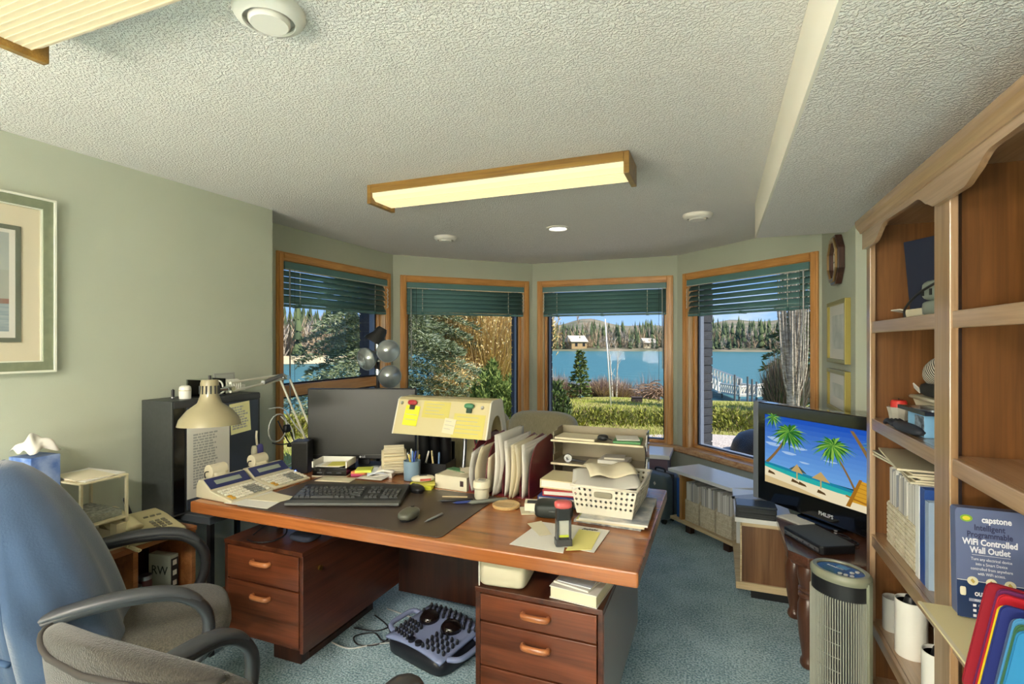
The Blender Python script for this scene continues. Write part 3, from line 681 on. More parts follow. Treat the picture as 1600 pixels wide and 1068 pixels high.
for k, (px, d) in enumerate([(888, 9.2), (925, 9.4), (962, 9.3), (1000, 9.4), (1038, 9.3)]):
    juniper(on_ground(px, d), .36, .62, .17, ['yellow-green juniper beside the dwarf pine', 'yellow-green juniper second from the left in the hedge row', 'yellow-green juniper right below the flagpole', 'yellow-green juniper below the garden box', 'yellow-green juniper at the right end of the hedge row'][k])
juniper(on_ground(1138, 8.7), .45, .6, .26, 'yellow-green juniper below the dock at the right window'); juniper(on_ground(1180, 8.6), .36, .4, .2, 'low juniper behind the television corner')
juniper(on_ground(452, 8.6), .5, .5, .3, 'yellow-green juniper outside the left window above the cables')
# rough grass tufts
n = 34000; rr = 6+RNG.random(n)**.8*8.5; az = np.radians(RNG.uniform(-50, 14, n)); C = np.stack([rr*np.sin(az), rr*np.cos(az), np.zeros(n)], 1); C[:, 2] = ground_h(C[:, 0], C[:, 1])
ok = ~((C[:, 0] > -3.2) & (C[:, 0] < 1.2) & (C[:, 1] < 5.6)) & ~((C[:, 0] > -.6) & (C[:, 1] < 8.2)); C = C[ok]; D = RNG.normal(size=C.shape)*.5; D[:, 2] = 1
V, F = leaves(C, D, .07, .012); GT = mat('grass_tan', '#b0a56b', 1., spec=.1); GG = mat('grass_green', '#98a046', 1., spec=.1)
o = link('grass', fast_mesh('grass', V, F, [GT, GG], (RNG.random(len(C)) > np.where(np.hypot(C[:, 0], C[:, 1]) < 8.7, .78, .4)).astype(int))); tag(o, 'patchy green and straw coloured grass of the garden', 'grass', kind='stuff')
# poplar clump and spruce at the right
PT = mat('poplar_bark', '#c9bda9', .9, col2='#8d8272', vscale=12, stretch=(1, 1, 3)); 
t = thing('poplar', 'pale many-stemmed poplar filling the right of the right window', 'tree', on_ground(1240, 9.0))
m = MB(); m.tube(bez([(0, 0, -.2), (-.03, 0, .8), (.02, 0, 1.9), (-.02, 0, 3.4)], 5), [.10-.005*i for i in range(16)], 8); m.build('trunk', PT, t, smooth=True)
m = MB()
for k in range(44):
    a = random.random()*6.28; z = random.uniform(.1, 1.6); q = random.uniform(.06, .27); hh = random.uniform(1.0, 2.6)
    m.tube(bez([(.05*math.cos(a), .05*math.sin(a), z), (q*.8*math.cos(a), q*.8*math.sin(a), z+hh*.25), (q*math.cos(a)+random.gauss(0, .03), q*math.sin(a), z+hh)], 4), [.018-.0011*i for i in range(9)], 4)
m.build('stems', PT, t)
conifer('dark_spruce', 'dark green spruce behind the pale poplar at the right', 'tree', on_ground(1272, 11.2), 5.5, 1.15, 13000, .16, .05, [SPD, PN, SPM], .4)
twig_bush('bare_shrub', 'grey leafless brush around the foot of the poplar', 'shrub', on_ground(1228, 9.5), 1.45, .46, 2600, [mat('brush_grey', '#7e7566', 1., spec=.1), PB, SPD], wd=.014, group='leafless lakeside shrubs')
# black dome on the gravel
t = thing('black_garden_cover', 'black domed cover lying on the gravel outside the right window', 'garden cover', (on_ground(1188, 6.2).x, on_ground(1188, 6.2).y, on_ground(1188, 6.2).z+.035), .3)
MB().lathe([(.33, 0), (.33, .04), (.30, .13), (.24, .21), (.13, .26), (.0001, .275)], 24).build('shell', mat('black_rubber', '#101113', .45), t, smooth=True)
MB().lathe([(.345, -.02), (.355, .0), (.345, .02), (.33, .02)], 24).build('rim', MATS['black_rubber'], t, smooth=True)
# dock with sloping gangway
DW = mat('weathered_dock', '#cfcabb', .9, var=.2, vscale=5); DD = mat('dock_post', '#6b665e', .9)
t = thing('boat_dock', 'white zigzag boat dock with gangway rails and posts in the lake', 'dock')
def seg(a, b, w, rail):
    m = MB(); a = Vector(a); b = Vector(b); d = (b-a).normalized(); s = Vector((-d.y, d.x, 0)).normalized()*w
    m._add([a-s, a+s, b+s, b-s, a-s-Vector((0, 0, .12)), a+s-Vector((0, 0, .12)), b+s-Vector((0, 0, .12)), b-s-Vector((0, 0, .12))], [(0, 1, 2, 3), (7, 6, 5, 4), (0, 4, 5, 1), (1, 5, 6, 2), (2, 6, 7, 3), (3, 7, 4, 0)])
    m.build('deck', DW, t)
    r = MB(); n = 9
    for q in (-1, 1):
        r.tube([a+s*q+Vector((0, 0, rail)), b+s*q+Vector((0, 0, rail))], .06, 4)
        for k in range(n+1):
            c = a.lerp(b, k/n)+s*q; r.tube([c, c+Vector((0, 0, rail))], .05, 4)
            if k < n: e = a.lerp(b, (k+1)/n)+s*q; r.tube([c, e+Vector((0, 0, rail))], .035, 4)
    r.build('railing', DW, t)
A = pd(1098, 590, 42); B = pd(1140, 611, 33); C_ = pd(1170, 616, 31); D_ = pd(1208, 610, 33)
seg(A, B, .7, .8); seg(B, C_, .6, .5); seg(C_, D_, .5, .4)
for px, y0, y1, d in [(1148, 585, 625, 30), (1155, 592, 622, 31), (1168, 588, 628, 30), (1175, 592, 628, 29), (1182, 596, 625, 31), (1198, 590, 628, 30), (1205, 598, 625, 31), (1128, 600, 622, 34)]:
    a = pd(px, y0, d); b = pd(px, y1, d); MB().cyl((b.x, b.y, min(b.z, LAKE-.2)), a, .06, .05, 6).build('post', DD, t)
# ================================================================ furniture
TEAK = wood('teak_desk', '#b06a36', '#8a4e26', '#9f5c2e', axis=0, scale=1.3, rough=.26, coat=.5)
TEAKV = wood('teak_panel', '#7d4226', '#4a2210', '#68361f', axis=0, scale=1.4, rough=.35, coat=.3)  # desk teak darkened: shade on the pedestal fronts put into the colour
TEAKD = wood('teak_dark', '#43210f', '#241008', '#33180b', axis=2, scale=1.2, rough=.4, coat=.3)  # much darker teak: shade under the desk put into the colour
TEAKY = wood('teak_side_grain', '#653520', '#3a1a0d', '#522a18', axis=1, scale=1.2, rough=.35, coat=.3)  # pedestal sides: same teak with their shade put into the colour
HANDLE = wood('teak_handle', '#c07a48', '#93522c', axis=0, scale=3, rough=.3, coat=.3)
BLACK = mat('black_plastic', '#1b1c1e', .45); BLACKG = mat('gloss_black', '#0d0e10', .12, coat=.5); DGREY = mat('dark_grey_plastic', '#3b3d3f', .5)
BEIGE = mat('beige_plastic', '#c9bf9e', .45); CREAM = mat('cream_plastic', '#d8d1b8', .45); PAPER = mat('white_paper', '#dedad0', .85); CREAMP = mat('cream_paper', '#d9cfb2', .85)
YELLOW = mat('yellow_note', '#d8cf62', .85); CHROME = mat('chrome', '#c9cbcc', .15, metal=1); STEEL = mat('brushed_steel', '#a9abad', .35, metal=1)

# ---------------------------------------------------------------- desk
DX0, DX1, DY0, DY1, DZ = -2.10, -.22, 1.565, 2.495, .75
desk = thing('executive_desk', 'large reddish teak office desk with two drawer pedestals', 'desk', ((DX0+DX1)/2, (DY0+DY1)/2, 0))
hx, hy = (DX1-DX0)/2, (DY1-DY0)/2
MB().prism([(-hx, -hy), (hx, -hy), (hx, hy), (-hx, hy)], DZ-.048, DZ).build('desktop', TEAK, desk, bevel=.006)
def handle(parent, x, z, y):
    h = MB(); n = 8
    P = [(x-.045, y-.002, z), (x-.04, y-.018, z+.001), (x, y-.024, z+.002), (x+.04, y-.018, z+.001), (x+.045, y-.002, z)]
    h.tube(bez(P, 4), .009, 8, flat=1.25); h.build('handle', HANDLE, parent, smooth=True)
def pedestal(x0, x1, drawers, top):
    yf, yb = -hy+.10, hy-.06; zb = .15
    b = MB(); w = .018
    b.box(x0, x0+w, yf+.004, yb, zb, top).box(x1-w, x1, yf+.004, yb, zb, top).box(x0+w, x1-w, yb-w, yb, zb, top).box(x0+w, x1-w, yf+.02, yb-w, zb, zb+w).box(x0, x1, yf, yb, top, top+.018)
    p = b.build('pedestal', TEAKY, desk, bevel=.002)
    if len(drawers) == 3:
        MB().box(x1, x1+.0015, yf+.01, yb, zb, top).build('grey_side_sheen_panel', mat('teak_side_sheen', '#6e4634', .3, coat=.6), p)  # added thin sheet: side sheen put into a paler, glossier teak
    for z0, z1, hz in drawers:
        d = MB().box(x0+w+.003, x1-w-.003, yf, yf+.02, z0, z1).build('drawer_front', TEAKV, desk, bevel=.002)
        handle(d, (x0+x1)/2, hz, yf)
    MB().box(x0+w, x1-w, yf+.03, yb-w, zb+w, zb+.03).build('pedestal_floor', TEAKD, desk)
    # sled base
    MB().box(x0+.14, x1-.14, yf+.14, yf+.19, 0, zb).box(x0+.14, x1-.14, yb-.16, yb-.11, 0, zb).box(x0+.14, x1-.14, yf+.19, yb-.16, 0, .03).build('sled_leg', TEAKD, desk, bevel=.003)
ox = (DX0+DX1)/2
pedestal(-2.02-ox, -1.58-ox, [(.405, .545, .495), (.17, .398, .35)], .55)
pedestal(-.80-ox, -.345-ox, [(.455, .545, .505), (.30, .449, .40), (.17, .294, .235)], .55)
for x in (-1.90, -1.70, -.70, -.45): MB().cyl((x-ox, -hy+.30, .568), (x-ox, -hy+.30, .702), .014, n=10).cyl((x-ox, hy-.22, .568), (x-ox, hy-.22, .702), .014, n=10).build('desktop_post', TEAKD, desk)
MB().box(-1.58-ox, -.80-ox, hy-.14, hy-.12, .11, .702).build('modesty_panel', TEAKD, desk)
lk_ = MB().cyl((-1.58-ox, -hy+.2, .47), (-1.572-ox, -hy+.2, .47), .011, n=14).build('lock', mat('brass', '#b08d4a', .3, metal=1), desk)

# ---------------------------------------------------------------- chairs
TWEED = mat('taupe_tweed', '#524d40', .95, col2='#37342b', vscale=180, bump=.35, bscale=300, sheen=.2)
TWEED2 = mat('dark_taupe_fabric', '#332e26', .95, col2='#211e18', vscale=190, bump=.4, bscale=320, sheen=.25)
ARM = mat('grey_arm_plastic', '#2c2d2f', .34); ARMP = mat('arm_pad', '#3d3f42', .36)
def office_chair(name, label, loc, rz, fab, backh, seat_z=.45, back_w=.52, back_y=-.27, jacket=False):
    """faces local +y"""
    t = thing(name, label, 'office chair', loc, rz)
    MB().rbox(-.25, .25, -.25, .26, seat_z-.075, seat_z+.03, e=3.2, nu=32, nv=12).build('seat', fab, t, smooth=True)
    MB().rbox(-.22, .22, -.20, .22, seat_z-.11, seat_z-.05, e=4, nu=24, nv=6).build('seat_pan', BLACK, t, smooth=True)
    # curved back
    zb0, zb1 = seat_z+.06, backh
    def back_pt(side):
        def f(u, v):
            a = 2*PI*u; q = math.sin(PI*(.02+.96*v))**.35
            z = zb0+(zb1-zb0)*v; lean = -.10*(v-.1)
            w = back_w/2*(.86+.14*math.sin(PI*v))*min(1., (1-max(0, v-.72)/.28*.0))
            w *= math.sqrt(max(.0, 1-max(0, (v-.80)/.20)**2.2)) if v > .80 else (math.sqrt(max(0, 1-((.12-v)/.12)**2)) if v < .12 else 1)
            th = .045*q
            x = w*math.copysign(abs(math.cos(a))**.55, math.cos(a)); y = th*math.copysign(abs(math.sin(a))**.7, math.sin(a))
            return Vector((x, back_y+lean+y+.10*(x/(back_w/2))**2*.8, z))
        return f
    b = MB().grid(back_pt(0), 36, 22).build('backrest', fab, t, smooth=True)
    pts = []
    if not jacket:
        f = back_pt(0); sm = MB(); P = [Vector(f(.75, v/22))+Vector((0, -.004, 0)) for v in range(1, 22)]
        # piping seam that runs round the back shell
        L = [f(u, .90-.0*u)+Vector((0, -.003, -.0)) for u in [k/24 for k in range(12, 25)]]
        sm.tube(L, .006, 6); sm.build('piping', mat('dark_piping', '#2e2a26', .9), b, smooth=True)
    MB().rbox(-.21, .21, back_y-.12, back_y-.055, seat_z-.12, seat_z+.30, e=4, nu=24, nv=10).build('back_shell', BLACK, t, smooth=True)
    MB().tube(bez([(0, back_y-.07, seat_z+.25), (0, back_y-.05, seat_z+.02), (0, back_y+.06, seat_z-.09), (0, 0, seat_z-.09)], 6), .028, 8, flat=.5).build('back_bar', BLACK, t, smooth=True)
    for s in (-1, 1):
        P = bez([(s*.19, back_y-.17, seat_z+.055), (s*.235, back_y-.085, seat_z+.115), (s*.27, back_y+.00, seat_z+.165), (s*.292, back_y+.10, seat_z+.195), (s*.298, -.03, seat_z+.205), (s*.296, .10, seat_z+.185), (s*.290, .175, seat_z+.11), (s*.285, .17, seat_z+.0), (s*.26, .10, seat_z-.075), (s*.20, .06, seat_z-.085)], 7)
        a = MB().tube(P, .026, 10, flat=.72).build('armrest', ARM, t, smooth=True)
        Q = [p+Vector((0, 0, .012)) for p in P[15:41]]
        MB().tube(Q, [.018+.012*math.sin(PI*i/(len(Q)-1))**.5 for i in range(len(Q))], 10, flat=.6).build('arm_pad', ARMP, a, smooth=True)
    MB().cyl((0, 0, .09), (0, 0, seat_z-.1), .028, n=14).build('gas_column', BLACK, t, smooth='auto')
    for k in range(5):
        a = 2*PI*k/5+.3; d = Vector((math.cos(a), math.sin(a), 0))
        g = MB().tube([d*.03+Vector((0, 0, .115)), d*.16+Vector((0, 0, .10)), d*.29+Vector((0, 0, .075))], [.028, .024, .018], 8).build('base_leg', BLACK, t, smooth=True)
        MB().cyl(d*.29+Vector((-.022*d.y, .022*d.x, .028)), d*.29+Vector((.022*d.y, -.022*d.x, .028)), .027, n=14).cyl(d*.29+Vector((0, 0, .04)), d*.29+Vector((0, 0, .075)), .007, n=8).build('caster', BLACK, g)
    return t
# chair with the jacket, turned to the kneehole
c1 = office_chair('office_chair', 'taupe tweed office chair with a blue jacket draped over its back', (-1.87, 1.235, 0), math.atan2(.798, .604)-PI/2, TWEED, .90, back_w=.44, jacket=True)
JK = mat('blue_jacket_cloth', '#385070', .88, col2='#2c415a', vscale=3, bump=.12, bscale=160, sheen=.4)
jk = thing('jacket', 'blue jacket draped over the back of the tweed office chair', 'jacket', (-1.87, 1.235, 0), math.atan2(.798, .604)-PI/2)
def jacket_shell(u, v):
    # u round the chair back, v from hem to collar; bell-shaped drape with soft folds
    z = .44+.615*v; w = max(.02, (1-v**2.6)**.62); a = 2*PI*u
    ax = (.315-.035*v)*w; ay = (.225-.045*v)*w
    fold = 1+.045*(1-v)*math.sin(7*a+2*v)+.03*math.sin(3*a-4*v+1)+.02*(1-v)*math.sin(15*a+5*v)
    uu = (u+.5) % 1.; fold += .10*math.exp(-(((uu-.47)-.16*(.62-v))/.022)**2)*float(v < .75)*(1-v)+.06*math.exp(-(((uu-.60)+.05*v)/.03)**2)*(1-v)
    hem = .05*(1-v)**3*math.sin(2*a+.6)
    return Vector((ax*fold*math.copysign(abs(math.cos(a))**.8, math.cos(a)), -.262-.11*v+ay*fold*math.sin(a), z+hem))
MB().grid(jacket_shell, 72, 30).build('body', JK, jk, smooth=True, solid=.008, fix=False)
JL = mat('blue_jacket_lapel', '#365070', .8)
def on_jacket(u, v, o=.012):
    p = jacket_shell(u, v); c = Vector((0, -.262-.11*v, p.z)); return p+(p-c).normalized()*o
MB().tube([on_jacket(.90+.012*k, .26-.012*k, .010) for k in range(9)], .011, 8, flat=.6).build('pocket_welt', JL, jk, smooth=True)
MB().tube([on_jacket(.90-.02*k/10, .02+.9*k/10, .006) for k in range(11)], .007, 6).build('front_edge_seam', JL, jk, smooth=True)
MB().grid(lambda s, t: on_jacket(.62+.36*s, .86+.10*t, .012), 20, 4).build('collar', JL, jk, smooth=True, solid=.006, fix=False)
# near chair, seen from behind
cc = RGT*(-.575)+FWD*1.30
c2 = office_chair('office_chair', 'dark taupe office chair in the foreground seen from behind', (cc.x, cc.y, 0), YAW-math.atan2(.35, .937), TWEED2, .910, seat_z=.395, back_w=.58, back_y=-.33)

# ---------------------------------------------------------------- low wooden table with the telephone
SIDEW = wood('side_table_wood', '#b87a4a', '#8a4f2a', '#a4663a', axis=1, scale=1.3, rough=.4)
st = thing('side_shelf', 'low reddish wooden side shelf with the beige telephone on top', 'side table', (-2.35, 1.40, 0))
MB().box(-.148, .15, -.28, .275, .578, .60).build('top_board', SIDEW, st, bevel=.003)
for y in (-.275, 0., .252): MB().box(-.148, .145, y, y+.02, 0, .578).build('side_panel', SIDEW, st, bevel=.002)
for y0, y1 in ((-.255, 0), (.02, .252)):
    MB().box(-.14, .14, y0, y1, .30, .318).build('shelf_board', wood('shelf_yellow', '#c99546', '#a87430', axis=1, scale=1.5), st)
    MB().box(-.14, .14, y0, y1, .04, .058).build('shelf_board', MATS['shelf_yellow'], st)
MB().box(-.148, -.140, -.255, .252, 0, .578).build('back_panel', TEAKD, st)
# CD boxes and jars on its shelf
t = thing('disc_box', 'pale box of blank discs lettered RW on the side shelf', 'box', (-2.315, 1.60, .3185), R(8))
MB().box(-.06, .06, -.02, .02, 0, .165).build('carton', mat('grey_carton', '#a9aa98', .7), t, bevel=.001)
tm = frame_mat((-.0, -.0206, .095), (1, 0, 0), (0, 0, 1)); text('lettering', 'RW', .055, mat('dark_print', '#2c3327', .8), t, tm)
s_ = MB().box(.0605, .0615, -.018, .018, .02, .15).build('spine_print', mat('spine_black', '#241f1f', .7), t)
for k in range(3): MB().box(.0615, .0620, -.010, .010, .03+.045*k, .052+.045*k).build('spine_picture', mat('spine_white', '#d8d2c4', .7), s_)
for k, (x, y, h, r, c, lb) in enumerate([(-2.27, 1.49, .12, .026, '#5b2f2a', 'dark red jar with a metal lid beside the disc box'), (-2.25, 1.425, .10, .034, '#b9b29c', 'pale tin left of the dark red jar on the side shelf'), (-2.33, 1.43, .11, .03, '#3b3128', 'dark jar behind the pale tin on the side shelf')]):
    t = thing('jar', lb, 'jar', (x, y, .3185), group='jars on the side shelf')
    MB().lathe([(r*.95, 0), (r, .006), (r, h*.78), (r*.9, h*.86)], 16).build('body', mat('jar_%d' % k, c, .3), t, smooth='auto')
    MB().lathe([(r*.97, h*.86), (r*.97, h), (.0001, h)], 16).build('lid', STEEL, t, smooth='auto')

# ---------------------------------------------------------------- black cabinet on a dark stand
sd = thing('metal_stand', 'dark grey metal stand under the black cabinet beside the desk', 'stand', (-2.33, 1.88, 0))
GM = mat('dark_grey_metal', '#454b50', .5)
MB().box(-.17, .19, -.19, .26, .60, .635).build('top', GM, sd, bevel=.004)
for x in (-.16, .165):
    for y in (-.185, .235): MB().box(x, x+.022, y, y+.022, 0, .60).build('leg', BLACK, sd)
MB().box(-.16, .187, .24, .25, .10, .13).build('rail', BLACK, sd)
cab = thing('black_cabinet', 'tall black box cabinet with a typed sheet taped on its front', 'cabinet', (-2.394, 1.868, .635))
CB = mat('black_laminate', '#3c3f3e', .5, var=.15, vscale=60); CBF = mat('black_door', '#3d4450', .4)
MB().box(-.106, .098, -.244, .244, 0, .525).build('body', CB, cab, bevel=.003)
MB().box(.100, .106, -.175, .225, .015, .49).build('door', CBF, cab, bevel=.002)
MB().box(.099, .101, -.236, -.185, .01, .49).build('hinge_gap', BLACKG, cab); MB().box(.100, .104, -.236, .24, .495, .52).build('top_trim', DGREY, cab)
def lines(m, x0, x1, z0, z1, n, seedv=1, wmin=.5):
    rr = random.Random(seedv)
    for k in range(n):
        z = z1-(z1-z0)*(k+.5)/n; x = x0; h = (z1-z0)/n*.32
        e = x0+(x1-x0)*rr.uniform(wmin, 1)
        while x < e:
            w = (x1-x0)*rr.uniform(.06, .2); m._add([(x, 0, z-h), (min(x+w, e), 0, z-h), (min(x+w, e), 0, z+h), (x, 0, z+h)], [(0, 1, 2, 3)]); x += w+(x1-x0)*.03
INK = mat('grey_ink', '#a9aaa4', .9); INKB = mat('blue_ink', '#5a6a9a', .9); INKD = mat('dark_ink', '#3a3a3a', .9)
t = thing('typed_sheet', 'white typed price sheet taped to the black cabinet behind the lamp', 'paper', (-2.286, 1.79, .70), PI/2)
MB().box(-.10, .125, -.0008, .0008, 0, .40).build('sheet', PAPER, t)
m = MB(); lines(m, -.07, .06, .04, .30, 20, 2, .8); o = m.build('print', INK, t, fix=False); o.location = (0, -.0012, 0)
t = thing('yellow_note', 'pale yellow handwritten note on the black cabinet right of the lamp', 'note', (-2.286, 1.985, .965), PI/2, rot=(0, R(-4), PI/2))
MB().box(-.06, .06, -.0008, .0008, 0, .155).build('sheet', mat('pale_yellow_paper', '#e6e2a8', .9), t)
m = MB(); lines(m, -.05, .05, .02, .14, 9, 3, .6); o = m.build('handwriting', INK, t, fix=False); o.location = (0, -.0012, 0)
t = thing('key_tag', 'violet and cream plug tag hanging on a cord from the cabinet', 'tag', (-2.27, 2.07, .79), R(70))
MB().rbox(-.028, -.002, -.014, .014, 0, .095, e=4).build('cream_half', CREAM, t, smooth=True); MB().rbox(-.002, .03, -.012, .012, .0, .10, e=4).build('violet_half', mat('violet_label', '#58559a', .6), t, smooth=True)
MB().tube(bez([(0, 0, .095), (-.004, 0, .14), (.0, .004, .17)], 5), .006, 6).build('strain_relief', CREAM, t, smooth=True)

# ---------------------------------------------------------------- sofa behind the desk
SOFA = mat('olive_corduroy', '#bdb18b', .95, col2='#a39a76', vscale=70, stretch=(9, 1, .4), bump=.3, bscale=90, sheen=.3)
sf = thing('sofa', 'olive corduroy sofa back rising behind the desk under the windows', 'sofa', (-1.72, 4.0, 0))
MB().rbox(-.66, .66, -.42, .34, .10, .42, e=6, nu=28, nv=8).build('base', SOFA, sf, smooth=True)
for x0, x1 in ((-.64, -.01), (.01, .62)):
    MB().rbox(x0, x1, -.44, .20, .38, .55, e=4, nu=24, nv=10).build('seat_cushion', SOFA, sf, smooth=True)
    MB().rbox(x0, x1, .04, .32, .48, .87, e=3.4, nu=28, nv=14, M=Matrix.Translation((0, 0, 0)) @ Matrix.Rotation(R(-8), 4, 'X')).build('back_cushion', SOFA, sf, smooth=True)
for x in (-.74, .64): MB().rbox(x, x+.12, -.42, .34, .06, .64, e=4, nu=20, nv=12).build('armrest', SOFA, sf, smooth=True)
MB().rbox(-.70, .70, .24, .40, .10, .74, e=6, nu=24, nv=8).build('back', SOFA, sf, smooth=True)
for x in (-.6, .56):
    for y in (-.36, .28): MB().cyl((x, y, 0), (x, y, .12), .03, n=10).build('foot', TEAKD, sf)
# second seat back in front of it
af = thing('armchair', 'olive upholstered armchair whose rolled back edge shows behind the file sorter', 'armchair', (-1.17, 3.02, 0))
MB().rbox(-.36, .36, -.30, .40, .12, .46, e=5, nu=24, nv=8).build('seat', SOFA, af, smooth=True)
MB().rbox(-.36, .36, -.40, -.24, .30, .90, e=4, nu=28, nv=12).build('back', SOFA, af, smooth=True)
for x in (-.42, .32): MB().rbox(x, x+.10, -.30, .38, .1, .62, e=4, nu=16, nv=10).build('armrest', SOFA, af, smooth=True)
for x in (-.3, .3):
    for y in (-.26, .34): MB().cyl((x, y, 0), (x, y, .14), .025, n=8).build('foot', TEAKD, af)

# ---------------------------------------------------------------- spot floor lamp
sp = thing('spot_floor_lamp', 'black floor lamp with four adjustable spot heads behind the monitor', 'floor lamp', (-2.02, 2.78, 0))
MB().lathe([(.13, 0), (.13, .015), (.04, .03), (.014, .05)], 24).build('base', BLACK, sp, smooth='auto')
MB().cyl((0, 0, .03), (0, 0, 1.43), .011, n=10).build('pole', BLACK, sp, smooth='auto')
SHELLM = mat('spot_shell', '#8d979d', .3, metal=.6); REFL = mat('spot_reflector', '#cfd6d6', .2, metal=.7); BULB = mat('frosted_bulb', '#f1eedd', .3)
def spot(p, d, joint, shell=SHELLM, k=1.22):
    p = Vector(p); d = Vector(d).normalized(); M = Matrix.Translation(p) @ d.to_track_quat('Z', 'Y').to_matrix().to_4x4()
    M = M @ Matrix.Scale(k, 4)
    h = MB().lathe([(.022, -.075), (.030, -.06), (.034, -.035), (.058, .0), (.060, .012), (.056, .012), (.030, -.03), (.0001, -.034)], 24, M).build('spot_head', shell, sp, smooth='auto')
    MB().lathe([(.0555, .011), (.045, -.008), (.030, -.024), (.0001, -.029)], 24, M).build('reflector', REFL, h, smooth=True)
    MB().lathe([(.0001, -.028), (.010, -.028), (.017, -.010), (.013, .0), (.0001, .004)], 14, M).build('bulb', BULB, h, smooth=True)
    MB().tube([Vector(joint), p-d*.06], .008, 6).build('joint_arm', BLACK, h, smooth=True)
tw = -FWD
spot(tuple(RGT*.075+tw*.05+Vector((0, 0, 1.375))), tw*.9+RGT*.35-Vector((0, 0, .15)), (0, 0, 1.40))
spot(tuple(RGT*-.055+tw*.05+Vector((0, 0, 1.325))), tw*.85-RGT*.45-Vector((0, 0, .2)), (0, 0, 1.32))
spot(tuple(RGT*.085+tw*.05+Vector((0, 0, 1.215))), tw*.85+RGT*.4-Vector((0, 0, .15)), (0, 0, 1.24))
spot(tuple(RGT*-.01+tw*.02+Vector((0, 0, 1.44))), -RGT*.5+tw*.1+Vector((0, 0, -.9)), (0, 0, 1.43), BLACK)
for z in (1.24, 1.32, 1.40): MB().cyl((0, 0, z-.018), (0, 0, z+.018), .017, n=12).build('collar', CHROME, sp)
# ================================================================ right side: bookcase, television corner
PINE = wood('bookcase_pine', '#b7987a', '#94714e', '#a78561', axis=2, scale=1.1, rough=.3, coat=.9)  # paler copy of the wood: window sheen on the frames put into colour
PINEY = wood('bookcase_pine_level', '#b7987a', '#94714e', '#a78561', axis=1, scale=1.1, rough=.3, coat=.9)
PINEI = wood('bookcase_shaded_sides', '#84562a', '#5a3716', '#704720', axis=2, scale=1.1, rough=.45, coat=.15)  # same wood darkened: shade of the inner faces put into the colour
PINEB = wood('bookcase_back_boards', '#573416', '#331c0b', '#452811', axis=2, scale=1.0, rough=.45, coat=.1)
bk = thing('bookcase', 'tall two-bay pine bookcase with a scalloped arched top rail', 'bookcase', (.58, 1.69, 0))
# local x: depth into the wall, local y: along the wall (far end positive)
YA, YM0, YM1, YZ = .815, -.005, .10, -.86          # far end, divider stile, near end
TOP = 1.895
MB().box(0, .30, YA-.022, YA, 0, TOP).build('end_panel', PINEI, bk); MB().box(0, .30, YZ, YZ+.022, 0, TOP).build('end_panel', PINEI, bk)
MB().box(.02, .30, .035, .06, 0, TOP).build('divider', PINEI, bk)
MB().box(-.02, 0, YA-.05, YA, 0, TOP).build('stile', PINE, bk, bevel=.003)
MB().box(-.02, 0, YM0, YM1, 0, TOP).build('centre_stile', PINE, bk, bevel=.003)
MB().box(-.02, 0, YZ, YZ+.05, 0, TOP).build('stile', PINE, bk, bevel=.003)
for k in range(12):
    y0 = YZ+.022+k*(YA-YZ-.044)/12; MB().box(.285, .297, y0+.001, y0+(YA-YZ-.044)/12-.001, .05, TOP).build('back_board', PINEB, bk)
for z in (1.511, 1.128, .667, .322, .09):
    MB().box(0, .285, .06, YA-.022, z-.022, z).build('shelf', PINEY, bk); MB().box(-.015, 0, YM1, YA-.05, z-.045, z).build('shelf_lip', PINEY, bk, bevel=.003)
for z in (1.511, 1.128, .667, .322, .09):
    MB().box(0, .285, YZ+.022, .035, z-.022, z).build('shelf', PINEY, bk); MB().box(-.015, 0, YZ+.05, YM0, z-.045, z).build('shelf_lip', PINEY, bk, bevel=.003)
# scalloped top rail, one board over both bays
def rail_edge(y):
    # lower edge of the top rail: shallow arches with an ogee drop at the divider and the far end
    sm = lambda t: .5-.5*math.cos(PI*min(1, max(0, t)))
    d = abs(y+.04); e1 = YA-y; e2 = y-YZ
    return 1.800+.050*sm((d-.10)/.13)*sm((min(e1, e2)-.16)/.15)+.006*sm((d-.25)/.3)+.006*math.sin(PI*min(1, max(0, (d-.1)/.06)))*float(.10 < d < .16)
rail = []
for k in range(121):
    y = YZ+(YA-YZ)*k/120
    z = rail_edge(y)
    rail.append((y, z))
poly = [(YZ, 1.895)]+rail+[(YA, 1.895)]
Mr = Matrix(((0, 0, 1, 0), (1, 0, 0, 0), (0, 1, 0, 0), (0, 0, 0, 1)))
mm = MB()
n = len(rail)
vs = [(-.035, y, z) for y, z in rail]+[(-.035, y, 1.895) for y, z in rail]+[(-.0205, y, z) for y, z in rail]+[(-.0205, y, 1.895) for y, z in rail]
fs = []
for i in range(n-1): fs += [(i, i+1, n+i+1, n+i), (2*n+i+1, 2*n+i, 3*n+i, 3*n+i+1), (i+1, i, 2*n+i, 2*n+i+1), (n+i, n+i+1, 3*n+i+1, 3*n+i)]
fs += [(0, n, 3*n, 2*n), (n-1, 3*n-1, 4*n-1, 2*n-1)]
mm._add(vs, fs); mm.build('scalloped_rail', PINEY, bk)
cr = MB(); prof = [(-.0205, 1.872), (-.040, 1.872), (-.044, 1.882), (-.050, 1.890), (-.056, 1.900), (-.058, 1.912), (-.058, 1.922), (.30, 1.922), (.30, 1.895), (-.0205, 1.895)]
cr.prism([(p[0], p[1]) for p in prof], -(YA+.012), -(YZ-.012), Matrix(((1, 0, 0, 0), (0, 0, -1, 0), (0, 1, 0, 0), (0, 0, 0, 1)))); cr.build('crown_moulding', PINEY, bk)
MB().box(-.02, .0, YZ+.05, YA-.05, 0, .07).build('plinth', PINEY, bk)

